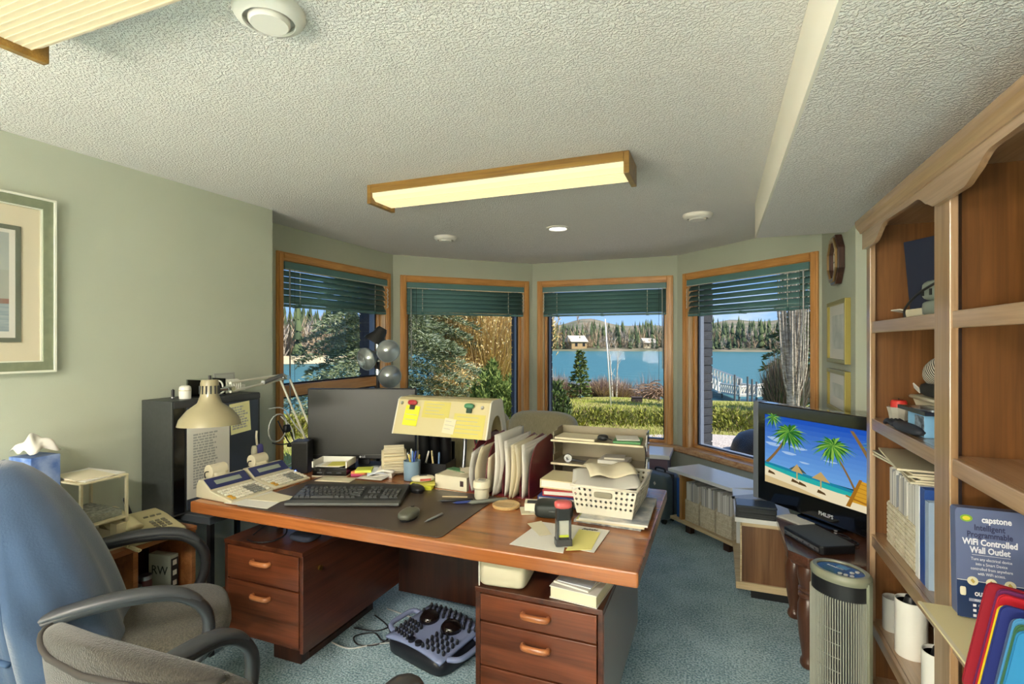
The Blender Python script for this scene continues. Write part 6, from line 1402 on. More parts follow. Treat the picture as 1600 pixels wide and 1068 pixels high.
holed(c_[0], c_[1], d_[1], d_[0], 12, 5, .27, lambda i, j: j == 0 or (j >= 3 and 4 <= i <= 7)).build('front_wall', BP, bs, solid=.003); holed(c_[2], c_[3], d_[3], d_[2], 12, 5, .27, lambda i, j: j == 0 or (j >= 3 and 4 <= i <= 7)).build('rear_wall', BP, bs, solid=.003)
for a, b in ((1, 2), (3, 0)):
    m = MB(); P0, P1, Q1, Q0 = Vector(c_[a]), Vector(c_[b]), Vector(d_[b]), Vector(d_[a])
    for k in range(6):
        v0, v1 = k/6, (k+.55)/6; m.poly([P0.lerp(Q0, v0), P1.lerp(Q1, v0), P1.lerp(Q1, v1), P0.lerp(Q0, v1)])
    for u in (0, .25, .5, .75, .97): m.poly([P0.lerp(P1, u), P0.lerp(P1, u+.03), Q0.lerp(Q1, u+.03), Q0.lerp(Q1, u)])
    m.build('slatted_side', BP, bs, solid=.003, fix=False)
MB().tube([Vector(p)+Vector((0, 0, .001)) for p in d_+[d_[0]]], .0055, 6).build('rim', BP, bs, smooth=True)
MB().rbox(-.035, .035, -BD-fl*.45-.006, -BD-fl*.45+.0, .070, .092, e=5).build('handle_slot', mat('slot_shade', '#8a8471', .6), bs, smooth=True)
BSL = Vector((-.395, 2.112, DT+.0262))
for k, (dx, dy, z, w, d, rz, m, lb, cl) in enumerate([(.0, .02, .03, .18, .28, 0, mat('grey_print_paper', '#c9c9c6', .8, col2='#8d8f92', vscale=30), 'printed leaflets filling the white basket', 0), (-.03, -.02, .107, .26, .27, 14, PAPER, 'large white sheet drooping over the front of the basket', 1), (-.03, .06, .125, .19, .17, 24, CREAMP, 'folded cream letter on top of the basket papers', 1)]):
    t = thing('loose_paper', lb, 'paper', BSL+Vector((dx, dy, z)), R(rz))
    if k == 0: MB().box(-w/2+.01, w/2-.01, -d/2, d/2, -.024, .06).build('stack', m, t)
    else: MB().grid(lambda u, v: Vector(((u-.5)*w, (v-.5)*d, .014*math.sin(2.5*PI*u+.6)*.6-.035*max(0, .22-u)-.05*max(0, .2-v)+.01*math.sin(PI*v)*(k == 2))), 14, 12).build('sheet', m, t, smooth=True, solid=.0014, fix=False)
# stamp standing on papers, papers in front
W4 = [pz(796, 850, DT), pz(845, 815, DT), pz(890, 821, DT), pz(880, 864, DT)]
sheet('loose_paper', 'white sheet under the stamp at the front right of the desk', 'paper', [(p.x, p.y) for p in W4], DT, PAPER)
W5 = [pz(868, 852, DT), pz(893, 820, DT), pz(953, 829, DT), pz(928, 864, DT)]
p5 = sheet('letterhead_sheet', 'white printed letterhead beneath the yellow sheet', 'paper', [(p.x, p.y) for p in W5], DT+.0014, PAPER)
W6 = [pz(884, 861, DT), pz(905, 828, DT), pz(938, 833, DT), pz(924, 860, DT)]
sheet('yellow_sheet', 'pale yellow sheet on the letterhead right of the stamp', 'paper', [(p.x, p.y) for p in W6], DT+.0028, mat('yellow_sheet', '#e6dc86', .85))
q = MB(); c5 = p5.location
for k in range(9):
    a = pz(912+2.6*k, 827+.3*k, DT); q.bc((a.x-c5.x, a.y-c5.y, .0018), (.0035, .012 if k % 3 else .018, .0006), (0, 0, R(-25)))
q.build('heading_script', BLACK, p5)
W7 = [pz(824, 819, DT), pz(846, 815, DT), pz(862, 836, DT), pz(843, 838, DT)]
sheet('loose_paper', 'small cream note with scribbles left of the stamp', 'paper', [(p.x, p.y) for p in W7], DT+.003, CREAMP)
sk = thing('self_inking_stamp', 'black self-inking stamp with a red domed top standing on papers', 'stamp', tuple(pz(880, 851, DT+.003)), YAW+R(6)); sk.location.z = DT+.0042
MB().prism(rrect(-.028, .028, -.018, .018, .004), 0, .022).prism(rrect(-.025, -.017, -.015, .015, .002), .022, .085).prism(rrect(.017, .025, -.015, .015, .002), .022, .085).build('frame', mat('stamp_smoke', '#46474a', .3), sk, bevel=.001); MB().box(-.0165, .0165, -.010, .010, .03, .09).build('core', mat('stamp_grey', '#a8aaa0', .3), sk); MB().box(-.0168, .0168, -.0105, .0105, .028, .036).build('ink_pad', mat('stamp_lime', '#b5c23a', .5), sk)
MB().prism(rrect(-.025, .025, -.017, .017, .006), .085, .128).build('grip', BLACK, sk, bevel=.003); MB().rbox(-.030, .030, -.021, .021, .120, .148, e=3).build('cap', mat('stamp_red', '#c25a58', .3), sk, smooth=True)
# ================================================================ telephone corner
PHC = mat('telephone_beige', '#c9bd90', .4)
ph_ = thing('desk_telephone', 'beige push-button desk telephone on the side shelf', 'telephone', (-2.312, 1.508, .601), R(80)); ph_.scale = (1.08, 1.1, 1.1)
PR = Matrix(((0, 0, 1, 0), (1, 0, 0, 0), (0, 1, 0, 0), (0, 0, 0, 1)))
MB().prism([(-.12, 0), (-.12, .022), (.10, .062), (.12, .058), (.12, 0)], -.105, .105, PR).build('base', PHC, ph_, bevel=.006)
fk = frame_mat((.035, -.01, .0425), (1, 0, 0), Vector((0, .22, .04)).normalized())
KEYG = mat('phone_key', '#7d7864', .5)
for i in range(3):
    for j in range(4):
        o = bpy.data.objects.new('key', MATS.setdefault('_pk', None) or KEYG) if False else MB().box(-.007, .007, -.005, .005, 0, .004, fk @ Matrix.Translation((-.01+.021*i, -.06+.019*j, .0))).build('key', KEYG, ph_)
for i in range(3): MB().box(-.008, .008, -.004, .004, 0, .004, fk @ Matrix.Translation((-.01+.024*i, .045, 0))).build('function_key', KEYG, ph_)
hs = MB().tube(bez([(-.072, -.105, .062), (-.072, -.07, .085), (-.072, .0, .094), (-.072, .07, .098), (-.072, .105, .083)], 5), [.030, .029, .026, .022, .019, .018, .018, .017, .017, .017, .017, .017, .018, .018, .019, .022, .026, .028, .030, .031, .030][:21], 12, flat=.7).build('handset', PHC, ph_, smooth=True)
MB().tube([(-.10+.008*math.sin(a), -.13-.0035*a*.5+.0, .006+.007*(1+math.cos(a))*.5) for a in [k*.7 for k in range(60)]], .0022, 5).build('coiled_cord', PHC, ph_, smooth=True)
t = thing('headset_stand', 'black angled stand with a grey label behind the telephone', 'stand', (-2.475, 1.58, .601), R(150)); t.scale = (.6, .75, 1); MB().prism([(-.05, 0), (.05, 0), (.055, .01), (.03, .03), (.06, .12), (.045, .125), (.01, .04), (-.05, .012)], -.03, .03, PR).build('body', BLACK, t, bevel=.003); MB().box(-.025, .025, -.001, .001, 0, .05, Matrix.Translation((0, .045, .075)) @ Matrix.Rotation(R(-20), 4, 'X')).build('label', mat('grey_label_card', '#b7bcc0', .5), t)
tr_ = thing('paper_tray_stand', 'beige two-level paper stand left of the telephone', 'paper tray', (-2.365, 1.318, .601)); tr_.scale = (1, .63, 1)
BEI = mat('tray_beige', '#cbc19e', .5)
MB().box(-.125, .125, -.14, .14, .285, .292).build('top', BEI, tr_, bevel=.002); MB().box(-.125, .125, -.14, .14, .115, .123).build('middle_shelf', BEI, tr_, bevel=.002); MB().box(-.125, .125, -.14, .14, 0, .008).build('bottom_shelf', BEI, tr_)
for x in (-.118, .112):
    for y in (-.135, .125): MB().box(x, x+.012, y, y+.012, .008, .285).build('post', BEI, tr_)
MB().box(-.105, .10, -.12, .12, .124, .150).build('letter_stack', mat('letters_grey', '#a9ab9f', .7, col2='#6f736c', vscale=50, stretch=(1, 1, 30)), tr_); MB().box(-.10, .11, -.11, .12, .009, .05).build('paper_ream', CREAMP, tr_); MB().box(.09, .13, .06, .12, .055, .10).build('note_block', BEI, tr_)
MB().bc((0, .01, .2945), (.22, .25, .004), (0, 0, R(5))).build('papers_on_top', PAPER, tr_); MB().bc((.01, -.02, .2985), (.18, .2, .003), (0, 0, R(-8))).build('upper_papers', CREAMP, tr_)
tx = thing('tissue_box', 'blue tissue box with a white tissue on the paper stand', 'tissue box', (-2.41, 1.155, .601), R(5)); MB().box(-.06, .06, -.03, .068, 0, .40).build('carton', mat('tissue_blue', '#4d6fb2', .5, col2='#9fb2d8', vscale=14), tx, bevel=.002)
MB().grid(lambda u, v: Vector((-.055+.11*u+.01*math.sin(9*v), -.03+.10*v, .401+.02+.055*math.sin(PI*u)**.6*math.sin(PI*min(1, v*1.05))**.5+.008*math.sin(11*u+7*v))), 14, 14).build('tissue', PAPER, tx, smooth=True, solid=.0015, fix=False)
# things on top of the black cabinet
CT = 1.1605
t = thing('white_canister', 'small white domed canister on top of the black cabinet', 'canister', (-2.36, 1.735, CT)); MB().lathe([(.025, 0), (.026, .045), (.024, .056), (.016, .062), (.0001, .063)], 24).build('body', WHITEP, t, smooth='auto'); MB().lathe([(.0262, .038), (.0266, .040), (.0262, .042)], 24).build('lid_seam', BEIGE, t)
t = thing('battery', 'thin dark battery standing left of the white canister', 'battery', (-2.395, 1.70, CT)); MB().lathe([(.007, 0), (.007, .044), (.003, .044), (.003, .047), (.0001, .047)], 14).build('cell', BLACK, t, smooth='auto'); MB().lathe([(.0072, .004), (.0072, .010)], 14).build('band', STEEL, t)
t = thing('glass_holder', 'clear plastic holder with small bottles on the black cabinet', 'holder', (-2.38, 1.86, CT)); MB().box(-.05, .05, -.07, -.068, .0, .085).box(-.05, .05, .068, .07, 0, .085).box(-.05, -.048, -.068, .068, 0, .085).build('clear_walls', glassy('thin_acrylic', (.92, .95, .92), .08), t); MB().box(-.05, .055, -.07, .07, 0, .005).build('floor', BLACK, t)
MB().cyl((-.01, -.04, .005), (-.01, -.04, .06), .010, n=12).build('green_bottle', mat('bottle_green', '#6f9a80', .2), t); MB().cyl((.02, -.005, .005), (.02, -.005, .052), .014, .011, n=14).build('black_bottle', BLACK, t)
t = thing('silver_panel', 'grey metal panel leaning on the wall above the black cabinet', 'panel', (-2.44, 2.02, CT), rot=(R(0), R(-6), 0)); MB().box(-.004, .004, -.062, .062, 0, .105).build('panel', mat('grey_panel', '#9c9d94', .4), t); MB().box(.004, .006, -.05, .05, .01, .095).build('inset', mat('grey_panel_inset', '#acada2', .4), t)
t = thing('cable_coil', 'coil of white cable lying on the black cabinet', 'cable', (-2.37, 1.98, CT+.006))
MB().tube([(.012*math.sin(a*.07), .075*(-1+2*k/150)+.006*math.sin(a*3), .036+.032*math.sin(a)) if False else (.032*math.cos(a), -.06+.0009*k*.9, .034+.032*math.sin(a)) for k, a in enumerate([q*.38 for q in range(140)])], .004, 6).build('coil', mat('white_cable', '#d9d6c8', .5), t, smooth=True)
MB().bc((.0, .075, .022), (.03, .03, .03)).build('plug', WHITEP, t)
# hanging cables between cabinet and desk
wc = thing('hanging_cables', 'tangle of grey and black cables hanging behind the desk lamp', 'cables', (-2.22, 2.16, .9))
GC = mat('grey_cable', '#b5b7b4', .45)
MB().tube([(.0+.006*math.sin(a), .062*math.cos(a), .065+.075*math.sin(a)) for a in [q*.35 for q in range(56)]], .004, 6).build('loop', GC, wc, smooth=True)
for k, P in enumerate([[(-.03, -.03, .17), (-.02, .06, .16), (.02, .11, .06), (.10, .17, -.07), (.17, .16, -.14)], [(-.02, .02, .1), (.0, .06, .0), (.03, .08, -.06), (.10, .06, -.14)], [(-.04, 0, -.02), (.0, .03, -.03), (.06, .08, -.02), (.13, .10, .0), (.19, .10, -.05), (.20, .08, -.14)], [(-.03, .05, .12), (.02, .08, .05), (.05, .07, -.05), (.08, .02, -.12), (.03, -.02, -.146)], [(0, .09, .03), (.02, .12, -.08), (.06, .10, -.145)]]):
    MB().tube(bez(P, 7), .0035, 6).build('cable', [GC, BLACK, BLACK, GC, BLACK][k], wc, smooth=True)
MB().rbox(-.015, .015, .045, .085, .03, .075, e=4).build('plug', BLACK, wc, smooth=True); MB().rbox(.02, .05, .04, .06, -.045, -.03, e=4).build('inline_switch', BLACK, wc, smooth=True)
t = thing('blue_adapter', 'small blue plug adapter behind the calculators', 'adapter', (-2.03, 2.42, DT), R(20)); MB().rbox(-.03, .03, -.02, .02, 0, .03, e=5).build('body', mat('adapter_blue', '#2f5f8f', .4), t, smooth=True); MB().cyl((.03, 0, .015), (.05, 0, .015), .006, n=8).build('plug', BLACK, t)
# ================================================================ under the desk
fm_ = thing('foot_massager', 'blue-grey electric foot massager with dark studs on the carpet', 'foot massager', (-1.22, 2.11, 0), R(-16))
FB_ = mat('massager_blue_grey', '#8793b8', .4); FD_ = mat('massager_navy', '#14161f', .4)
MB().rbox(-.185, .185, -.145, .145, 0, .085, e=6, nu=28, nv=8).build('base', FD_, fm_, smooth=True)
def topz(x, y): return .088+.035*(y+.15)/.3-.02*(x/.18)**2
MB().grid(lambda u, v: Vector((-.175+.35*u, -.14+.28*v, topz(-.175+.35*u, -.14+.28*v))), 14, 12).build('foot_plate', FB_, fm_, smooth=True, solid=.012, fix=False)
for s in (-1, 1):
    MB().tube(bez([(s*.17, -.09, .07), (s*.225, -.07, .08), (s*.235, .0, .085), (s*.225, .07, .09), (s*.17, .09, .08)], 5), .012, 8).build('handle', FB_, fm_, smooth=True)
    MB().lathe([(.05, 0), (.046, .018), (.032, .034), (.0001, .040)], 20, Matrix.Translation((s*.07, .035, topz(.07, .035)+.004))).build('heat_dome', mat('massager_dome', '#1b1413', .12), fm_, smooth=True)
st_ = None
def stud(x, y, h=.022):
    global st_
    o = MB().lathe([(.0075, 0), (.007, .014), (.004, .021), (.0001, .022)], 8).build('massage_stud', FD_, fm_, smooth=True) if st_ is None else inst(st_, fm_)
    st_ = st_ or o; o.location = (x, y, topz(x, y)+.004)
for i in range(10):
    for j in range(3): stud(-.15+.033*i+.016*(j % 2), .125-.026*j if abs(-.15+.033*i) > .0 else .12)
for s in (-1, 1):
    for i in range(5):
        for j in range(4): stud(s*(.05+.026*i), -.12+.028*j+.006*i)
for x in (-.022, .022): MB().cyl((x, -.12, topz(x, -.12)), (x, -.12, topz(x, -.12)+.018), .016, n=14).build('dial', FD_, fm_, smooth='auto')
cbl = thing('floor_cables', 'thin dark cables looping over the carpet left of the massager', 'cables', (-1.55, 2.15, .004))
for k, P in enumerate([[(-.12, .12, 0), (.0, .06, 0), (.07, -.02, 0), (.05, -.10, 0), (-.03, -.13, 0), (-.09, -.08, 0), (-.02, -.02, 0), (.06, -.06, 0), (.14, -.02, 0)], [(-.14, -.02, 0), (-.02, .0, 0), (.02, .08, 0), (.0, .15, 0)], [(-.16, -.16, 0), (-.05, -.17, 0), (.04, -.10, 0), (.12, -.05, 0)], [(-.1, .2, 0), (.1, .17, 0), (.3, .16, 0), (.5, .19, 0)], [(.55, .1, 0), (.52, .05, 0), (.56, .0, 0), (.66, -.02, 0)]]):
    MB().tube(bez(P, 7), .0035, 6).build('cable', [BLACK, BLACK, GC, GC, BLACK][k], cbl, smooth=True)
t = thing('power_cord', 'black cord bundle lying on the left desk pedestal', 'cord', (-1.86, 1.74, .5695)); MB().tube(bez([(-.04, -.06, .004), (.03, -.07, .006), (.08, -.03, .006), (.09, .03, .02), (.04, .06, .05), (-.04, .04, .03), (-.05, -.02, .01)], 7), .0035, 6).build('loop', BLACK, t, smooth=True); MB().rbox(.12, .24, .0, .10, 0, .03, e=4).build('cloth', mat('dark_blue_cloth', '#2a3040', .9), t, smooth=True)
t = thing('paper_bag', 'cream paper bag stuffed between desktop and right pedestal', 'paper bag', (-.71, 1.71, .5695), R(6)); MB().rbox(-.085, .09, -.04, .16, 0, .118, e=7, nu=24, nv=8).build('bag', CREAMP, t, smooth=True); MB().bc((-.075, -.044, .058), (.004, .004, .10)).build('fold', PAPER, t)
t = thing('book', 'thick cream book lying on the right pedestal under the desktop', 'book', (-.44, 1.74, .5695), R(-6)); MB().box(-.08, .08, -.065, .12, .003, .038).build('pages', CREAMP, t); MB().box(-.083, .083, -.068, .12, 0, .003).box(-.083, .083, -.068, .12, .038, .041).build('cover', PAPER, t)
t = thing('loose_paper', 'white sheets on the thick cream book under the desktop', 'paper', (-.44, 1.76, .6115), R(-14)); MB().bc((0, 0, .004), (.13, .15, .006)).build('sheets', PAPER, t); MB().bc((.0, .0, .009), (.12, .13, .003), (0, 0, .1)).build('top_sheet', MATS['bluish_paper'], t)

# ================================================================ things in the bookcase  (shelf tops: 1.511, 1.128, .667, .322; near bay 1.511, 1.128, .745)
t = thing('navy_album', 'dark navy album standing upright on the top bookcase shelf', 'album', (.735, 2.17, 1.5455), rot=(0, R(-6), R(28))); MB().box(-.012, .012, -.16, .16, 0, .25).build('cover', mat('navy_cover', '#1d2236', .6), t, bevel=.002); MB().box(.012, .018, -.158, .158, .004, .246).build('pages', CREAMP, t)
t = thing('white_box', 'small white open carton on the top bookcase shelf', 'box', (.70, 2.16, 1.5115), R(8)); MB().box(-.06, .06, -.14, .12, 0, .034).build('carton', CREAM, t, bevel=.001); MB().bc((-.045, .155, .03), (.06, .07, .004), (0, R(12), 0)).build('flap', PAPER, t)
t = thing('vintage_device', 'grey-green vintage metal device with a round medallion on the top shelf', 'device', (.665, 1.97, 1.5115), R(12)); GV = mat('grey_green_metal', '#8f9a90', .4, metal=.3)
MB().rbox(-.05, .05, -.07, .09, 0, .05, e=5).build('lower_case', GV, t, smooth=True); MB().rbox(-.045, .045, -.02, .10, .05, .115, e=4).build('upper_case', GV, t, smooth=True); MB().rbox(-.03, .05, -.08, -.02, .05, .11, e=3).build('drum', GV, t, smooth=True)
for y in (.03, .07): MB().bc((-.046, y, .075), (.003, .010, .020)).build('slot', BLACK, t)
md = MB().lathe([(.0001, 0), (.033, 0), (.035, .004), (.033, .010), (.0001, .010)], 28, Matrix.Translation((-.02, -.03, .150)) @ Matrix.Rotation(-PI/2, 4, 'Y')).build('medallion', mat('medallion_cream', '#d8cfb6', .4), t, smooth='auto'); q = MB()
for k in range(9): a = 2*PI*k/9; q.ball((-.0305, -.03+.018*math.cos(a), .150+.018*math.sin(a)), .006, 6, 4)
q.build('relief', mat('medallion_dark', '#5a5040', .5), md); MB().tube(bez([(-.05, .16, .0), (-.055, .15, .03), (-.06, .06, .075), (-.055, -.08, .115)], 6), .004, 6).build('cable', BLACK, t, smooth=True)
# shelf two
cd = thing('candle_holder', 'cut glass candle holder with a red candle on the second shelf', 'candle holder', (.645, 2.415, 1.1285)); MB().lathe([(.026, 0), (.030, .004), (.034, .03), (.040, .052), (.036, .052), (.028, .012), (.0001, .010)], 10).build('glass', mat('cut_glass', '#b9b7ac', .12, coat=.8), cd); MB().lathe([(.026, .013), (.027, .07), (.022, .078), (.0001, .078)], 20).build('candle', mat('red_wax', '#d23a32', .4), cd, smooth='auto'); MB().cyl((0, 0, .078), (0, 0, .086), .0015, n=5).build('wick', BLACK, cd)
bw = thing('cream_bowl', 'cream rectangular bowl holding cloths on the second shelf', 'bowl', (.772, 2.20, 1.1285), R(2)); vs = MB()
for (w0, d0, z0), (w1, d1, z1) in (((.062, .15, 0), (.082, .20, .095)), ((.077, .195, .095), (.057, .145, .006))):
    vs._add([(-w0, -d0, z0), (w0, -d0, z0), (w0, d0, z0), (-w0, d0, z0), (-w1, -d1, z1), (w1, -d1, z1), (w1, d1, z1), (-w1, d1, z1)], [(0, 1, 5, 4), (1, 2, 6, 5), (2, 3, 7, 6), (3, 0, 4, 7)])
vs.box(-.061, .061, -.149, .149, 0, .006).build('bowl', CREAM, bw, fix=False); MB().tube([(-.086, -.204, .097), (.084, -.204, .097), (.084, .204, .097), (-.086, .204, .097), (-.086, -.204, .097)], .007, 6).build('rim', CREAM, bw, smooth=True)
t = thing('black_cloth', 'folded black cloth with a small white tag lying in the cream bowl', 'cloth', (.762, 2.18, 1.232)); MB().rbox(-.09, .09, -.17, .19, 0, .055, e=3.5, nu=26, nv=10).build('cloth', mat('black_cloth', '#1e2120', .95), t, smooth=True); MB().bc((-.088, .14, .03), (.004, .04, .022), (R(25), R(-20), 0)).build('tag', PAPER, t)
def stripe_mat():
    m = bpy.data.materials.new('zigzag_stripes'); m.use_nodes = True; n = m.node_tree.nodes; l = m.node_tree.links; b = n['Principled BSDF']; tc = n.new('ShaderNodeTexCoord'); mp = n.new('ShaderNodeMapping'); mp.inputs['Rotation'].default_value = (R(30), 0, 0); l.new(tc.outputs['Object'], mp.inputs[0])
    w = n.new('ShaderNodeTexWave'); w.bands_direction = 'Y'; w.inputs['Scale'].default_value = 24; w.inputs['Distortion'].default_value = 1.2; w.inputs['Detail'].default_value = 1; l.new(mp.outputs[0], w.inputs['Vector'])
    rp = n.new('ShaderNodeValToRGB'); rp.color_ramp.interpolation = 'CONSTANT'; rp.color_ramp.elements[0].color = lin('#1c1b1c'); rp.color_ramp.elements[1].position = .5; rp.color_ramp.elements[1].color = lin('#e2dccb'); l.new(w.outputs['Fac'], rp.inputs[0]); l.new(rp.outputs[0], b.inputs['Base Color']); b.inputs['Roughness'].default_value = .9; return m
t = thing('striped_pillow', 'black and white striped pillow on top of the black cloth', 'pillow', (.755, 2.16, 1.343), rot=(R(-14), 0, R(2))); MB().rbox(-.085, .085, -.17, .19, -.055, .055, e=2.5, nu=28, nv=14).build('pillow', stripe_mat(), t, smooth=True); MB().ball((-.03, .19, 0), (.012, .012, .012), 8, 6).build('knot', MATS['black_cloth'], t)
t = thing('disc_pile', 'clear disc cases lying in front of the cream bowl', 'disc cases', (.632, 2.07, 1.201), R(3)); MB().box(-.045, .05, -.10, .12, 0, .012).build('case', mat('disc_case_dark', '#2a2f3c', .2), t); MB().lathe([(.012, .0125), (.05, .0125), (.05, .0145), (.012, .0145)], 28, None, .8, 1.5).build('disc', mat('disc_silver', '#aeb6c6', .15, metal=.8), t)
t = thing('blue_carton', 'light blue carton with a printed side below the disc cases', 'carton', (.637, 2.07, 1.1285), R(3)); MB().box(-.04, .055, -.07, .06, 0, .072).build('carton', mat('carton_blue', '#7fb2d8', .5), t, bevel=.001); MB().box(-.0412, -.04, -.068, .0, .004, .066).build('printed_side', mat('carton_print', '#1e2836', .5, col2='#8a97a6', vscale=60), t)
t = thing('dark_glove', 'crumpled dark leather glove on the edge of the second shelf', 'glove', (.583, 2.10, 1.1285), R(4)); MB().rbox(-.022, .028, -.11, .10, 0, .032, e=2.6, nu=20, nv=8).build('hand', mat('dark_leather', '#2b2f38', .55), t, smooth=True)
for k in range(4): MB().tube(bez([(-.012+.011*k, .08, .015), (-.014+.012*k, .12, .024), (-.012+.012*k, .15, .012)], 4), .008, 6).build('finger', MATS['dark_leather'], t, smooth=True)
# shelf three
ml = ['white cane magazine file at the far end of the third bookcase shelf', 'white cane magazine file second on the third bookcase shelf', 'white cane magazine file third on the third bookcase shelf']
for k in range(3): magazine_file((.605, 2.40-.105*k, .6675), R(-90), .098, ml[k], 10, 'magazine files in the bookcase', d=.23, h=.29, seedv=20+k)
for k, (y, w, h, c, lb) in enumerate([(2.06, .032, .30, '#e6e6e2', 'tall white binder beside the magazine files in the bookcase'), (2.015, .04, .30, '#2c4f96', 'dark blue binder beside the white binder in the bookcase'), (1.975, .03, .27, '#9fb3c9', 'pale blue folder right of the dark blue binder')]):
    t = thing('binder', lb, 'binder', (.60, y, .6675), group='binders in the bookcase'); MB().box(0, .23, -w/2, -w/2+.003, 0, h).box(0, .23, w/2-.003, w/2, 0, h).box(0, .003, -w/2+.003, w/2-.003, 0, h).build('cover', mat('binder_'+c[1:], c, .4), t); MB().box(.004, .22, -w/2+.0035, w/2-.0035, .004, h-.008).build('pages', PAPER, t)
for k in range(6):
    t = thing('magazine', ['lowest magazine of the flat pile on the bookcase files', 'second magazine from below in the flat pile on the files', 'third magazine from below in the flat pile on the files', 'fourth magazine from below in the flat pile on the files', 'fifth magazine from below in the flat pile on the files', 'topmost magazine of the flat pile on the bookcase files'][k], 'magazine', (.70-.006*k, 2.235+.012*(k % 3), .9685+.0072*k), R(3*((k*7) % 5-2)), group='flat magazine pile in the bookcase'); MB().box(-.10, .12, -.19, .20, 0, .0055).build('pages', CREAMP, t); MB().box(-.10, .12, -.19, .20, .0055, .0066).build('cover', mat('magcover_%d' % k, ['#c9bfa0', '#8d8470', '#d9d2bd', '#a99b7c', '#6f6a5e', '#cfc6aa'][k], .45), t)
# shelf four
def can(loc, r, h, label, m, name='white_canister', lid=True):
    t = thing(name, label, 'canister', loc, group='canisters on the lowest visible shelf'); MB().lathe([(r*.96, 0), (r, .004), (r, h), (r*.95, h), (r*.93, .006), (.0001, .006)], 28).build('body', m, t, smooth='auto')
    if lid: MB().lathe([(r*.95, h-.012), (r*.5, h-.012), (r*.35, h+.012), (.0001, h+.012)], 24).build('spool', BLACK, t, smooth='auto')
    return t
can((.625, 2.41, .3225), .034, .125, 'translucent plastic beaker left of the white canisters', mat('translucent_plastic', '#b9bab2', .25), 'plastic_beaker', False); MB().lathe([(.03, .008), (.03, .045), (.0001, .045)], 20).build('contents', CREAM, bpy.data.objects['plastic_beaker'], smooth='auto')
can((.635, 2.24, .3225), .048, .195, 'tall white cylinder canister in the middle of the lowest visible shelf', WHITEP); can((.71, 2.12, .3225), .045, .16, 'white canister behind the tall cylinder on the lowest visible shelf', WHITEP); can((.635, 1.985, .3225), .045, .15, 'white canister half hidden by the bookcase divider', WHITEP)
# near bay: books and package
for k, (w, h, c, lb) in enumerate([(.018, .30, '#7d4a42', 'thin brown-red book at the left end of the near upper bay'), (.014, .29, '#23211f', 'thin black book with pale lettering in the near upper bay'), (.012, .31, '#cfc8b4', 'thin cream book in the near upper bay'), (.02, .30, '#1b1a1f', 'black book right of the cream one in the near upper bay'), (.022, .27, '#3b3550', 'dark violet book in the near upper bay'), (.03, .28, '#4a3128', 'brown book at the right of the near upper bay')]):
    y = 1.475-sum([.018, .014, .012, .02, .022, .03][:k])-.001*k; t = thing('book', lb, 'book', (.625, y-w/2, 1.5115), group='books in the near upper bay')
    MB().box(0, .20, -w/2, -w/2+.002, 0, h).box(0, .20, w/2-.002, w/2, 0, h).box(0, .003, -w/2+.002, w/2-.002, 0, h).build('cover', mat('bookcover_'+c[1:], c, .5), t); MB().box(.004, .195, -w/2+.002, w/2-.002, .004, h-.006).build('pages', CREAMP, t)
    q = MB()
    for j in range(9): q.bc((-.0004, 0, .05+.022*j), (.0008, w*.4, .012 if (j+k) % 3 else .018))
    q.build('spine_lettering', mat('spine_pale', '#c9bda2', .6), t)
pk_ = thing('outlet_package', 'slate blue retail package lettered capstone WiFi Controlled Wall Outlet', 'package', (.619, 1.585, .7615))
e1 = Vector((.0, 0, 0)); 
PKA = mat('package_slate', '#5f6a8c', .4); PKN = mat('package_navy', '#1f3358', .4)
# local frame turned so that the face looks at the camera
pk_.rotation_euler = (R(-3), 0, R(-2)); pk_.scale = (.76, 1, 1); pk_.location.x = .608; pw_, ph2 = .172, .262
MB().prism(rrect(-pw_/2, pw_/2, 0, ph2, .010), 0, .035, frame_mat((0, 0, 0), (1, 0, 0), (0, 0, 1)) @ Matrix.Translation((0, 0, -.035))).build('carton', PKA, pk_)
fz = lambda x, z, o=.0005: frame_mat((x, -o, z), (1, 0, 0), (0, 0, 1))
MB().box(-pw_/2+.001, pw_/2-.001, -.0004, -.0001, .001, .088).build('navy_band', PKN, pk_); MB().box(-pw_/2+.002, pw_/2-.002, -.0006, -.0001, .088, .0892).build('divider_line', WHITEP, pk_)
TXW = mat('package_white_print', '#dfe0e6', .5); TXD = mat('package_dark_print', '#2a2f52', .5)
MB().lathe([(.0001, 0), (1, 0), (1, .0006), (.0001, .0006)], 24, fz(-.058, .238), .016, .0085).build('logo_oval', mat('logo_green', '#7fa83a', .4), pk_); MB().lathe([(.0001, 0), (1, 0), (1, .0004), (.0001, .0004)], 20, fz(-.058, .238, .0012), .010, .005).build('logo_core', mat('logo_yellow', '#d9c93a', .4), pk_)
text('brand_text', 'capstone', .0205, TXW, pk_, fz(.018, .237), bold=.0006)
for s_, z, sz, m, bo in (('Intelligent', .217, .0195, TXD, .0004), ('Programmable', .200, .0195, TXD, .0004), ('WiFi Controlled', .182, .0205, TXW, .0006), ('Wall Outlet', .163, .0205, TXW, .0006)): text('title_text', s_, sz, m, pk_, fz(0, z), bold=bo)
MB().box(-.045, .05, -.0007, -.0002, .1515, .1523).build('rule_line', TXW, pk_)
for k, s_ in enumerate(('Turn any electrical device', 'into a Smart Device', 'controlled from anywhere', 'with WiFi access.')): text('body_text', s_, .0098, TXW, pk_, fz(.003, .142-.0115*k))
for x in (-.045, .002, .048): MB().lathe([(.0001, 0), (.014, 0), (.014, .0008), (.0001, .0008)], 20, fz(x, .089, .0008), 1.0, .75).build('icon_disc', mat('icon_cream', '#d8d2b4', .5), pk_); 
for x in (-.045, .002, .048): MB().bc((x, -.0022, .089), (.010, .0006, .007), (0, R(45), 0)).build('icon_mark', mat('icon_gold', '#b59a4a', .5), pk_)
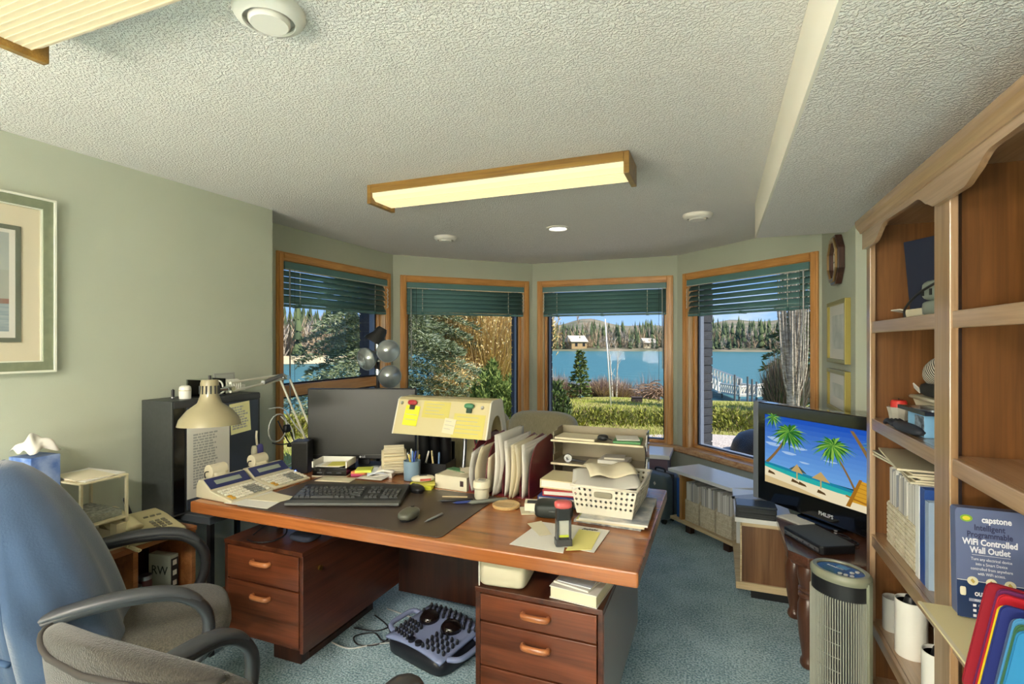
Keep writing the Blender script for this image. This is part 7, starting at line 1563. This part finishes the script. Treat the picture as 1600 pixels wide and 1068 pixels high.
MB().rbox(-.078, -.062, -.003, .0, .052, .073, e=4).build('outlet_picture', CREAM, pk_, smooth=True); text('heading_text', 'OUTLET CONTROL', .0125, TXW, pk_, fz(.015, .058), bold=.0006)
MB().box(-.055, .07, -.0008, -.0002, .040, .047).build('grey_bar', mat('package_grey_bar', '#8a93ab', .5), pk_); text('bar_text', 'FEATURES', .007, TXW, pk_, fz(-.025, .0435, .001))
for k, s_ in enumerate(('ON/OFF', 'REMOTE SCHEDULER', 'SMART TIMER')): MB().box(-.045, -.037, -.0008, -.0002, .028-.012*k, .034-.012*k).build('check_box', TXW, pk_); text('list_text', s_, .0075, TXW, pk_, fz(-.032, .031-.012*k), align='LEFT')
# ================================================================ near bay: colour folders, envelope on a pile
fp_ = thing('paper_pile', 'pile of papers on the bookcase shelf under the cream envelope', 'papers', (.70, 1.525, .6675))
for k in range(6): MB().bc((.004*((k*5) % 3), .003*(k % 2), .0068+.0136*k), (.20, .25, .0130), (0, 0, R(2*((k*7) % 3-1)))).build('file', [CREAMP, PAPER, mat('grey_file', '#9c9a90', .7)][k % 3], fp_)
t = thing('cream_envelope', 'large cream envelope sticking out beside the colour folders', 'envelope', (.60, 1.515, .7505)); MB().box(-.118, .14, -.145, .135, 0, .006).build('envelope', mat('cream_envelope', '#dccf9f', .7), t, bevel=.001); MB().box(-.1185, -.110, -.1455, .1355, .0058, .0068).build('fold', CREAMP, t)
FC = [('#8f1f2c', 'dark red folder farthest in the row of colour folders'), ('#6b2a5a', 'violet folder second in the row of colour folders'), ('#b3222e', 'bright red folder third in the row of colour folders'), ('#e0c12e', 'yellow folder in the row of colour folders'), ('#27306e', 'navy folder in front of the yellow folder'), ('#4a5a78', 'slate folder in front of the navy folder'), ('#4f93c4', 'sky blue folder in the row of colour folders'), ('#3f6a4a', 'dark green folder near the right edge of the photo'), ('#2f7fb0', 'blue folder nearest in the row of colour folders')]
for k, (c, lb) in enumerate(FC):
    t = thing('hanging_folder', lb, 'folder', (.452+.004*((k*3) % 4), 1.340-.0165*k, .6685+.30*math.sin(R(11))*0), rot=(0, R(11), 0), group='colour folders in the near bookcase bay')
    hh_ = .225-.004*k-(.012 if k in (3, 5) else 0)
    for s in (0, .006): MB().prism(rrect(0, .30, .058, hh_+.058, .014), s, s+.0018, frame_mat((0, 0, 0), (1, 0, 0), (0, 0, 1))).build('cover', mat('colour_folder_'+c[1:], c, .4), t)
    MB().box(.006, .29, -.0056, -.0022, .062, hh_+.045).build('sheets', PAPER, t)
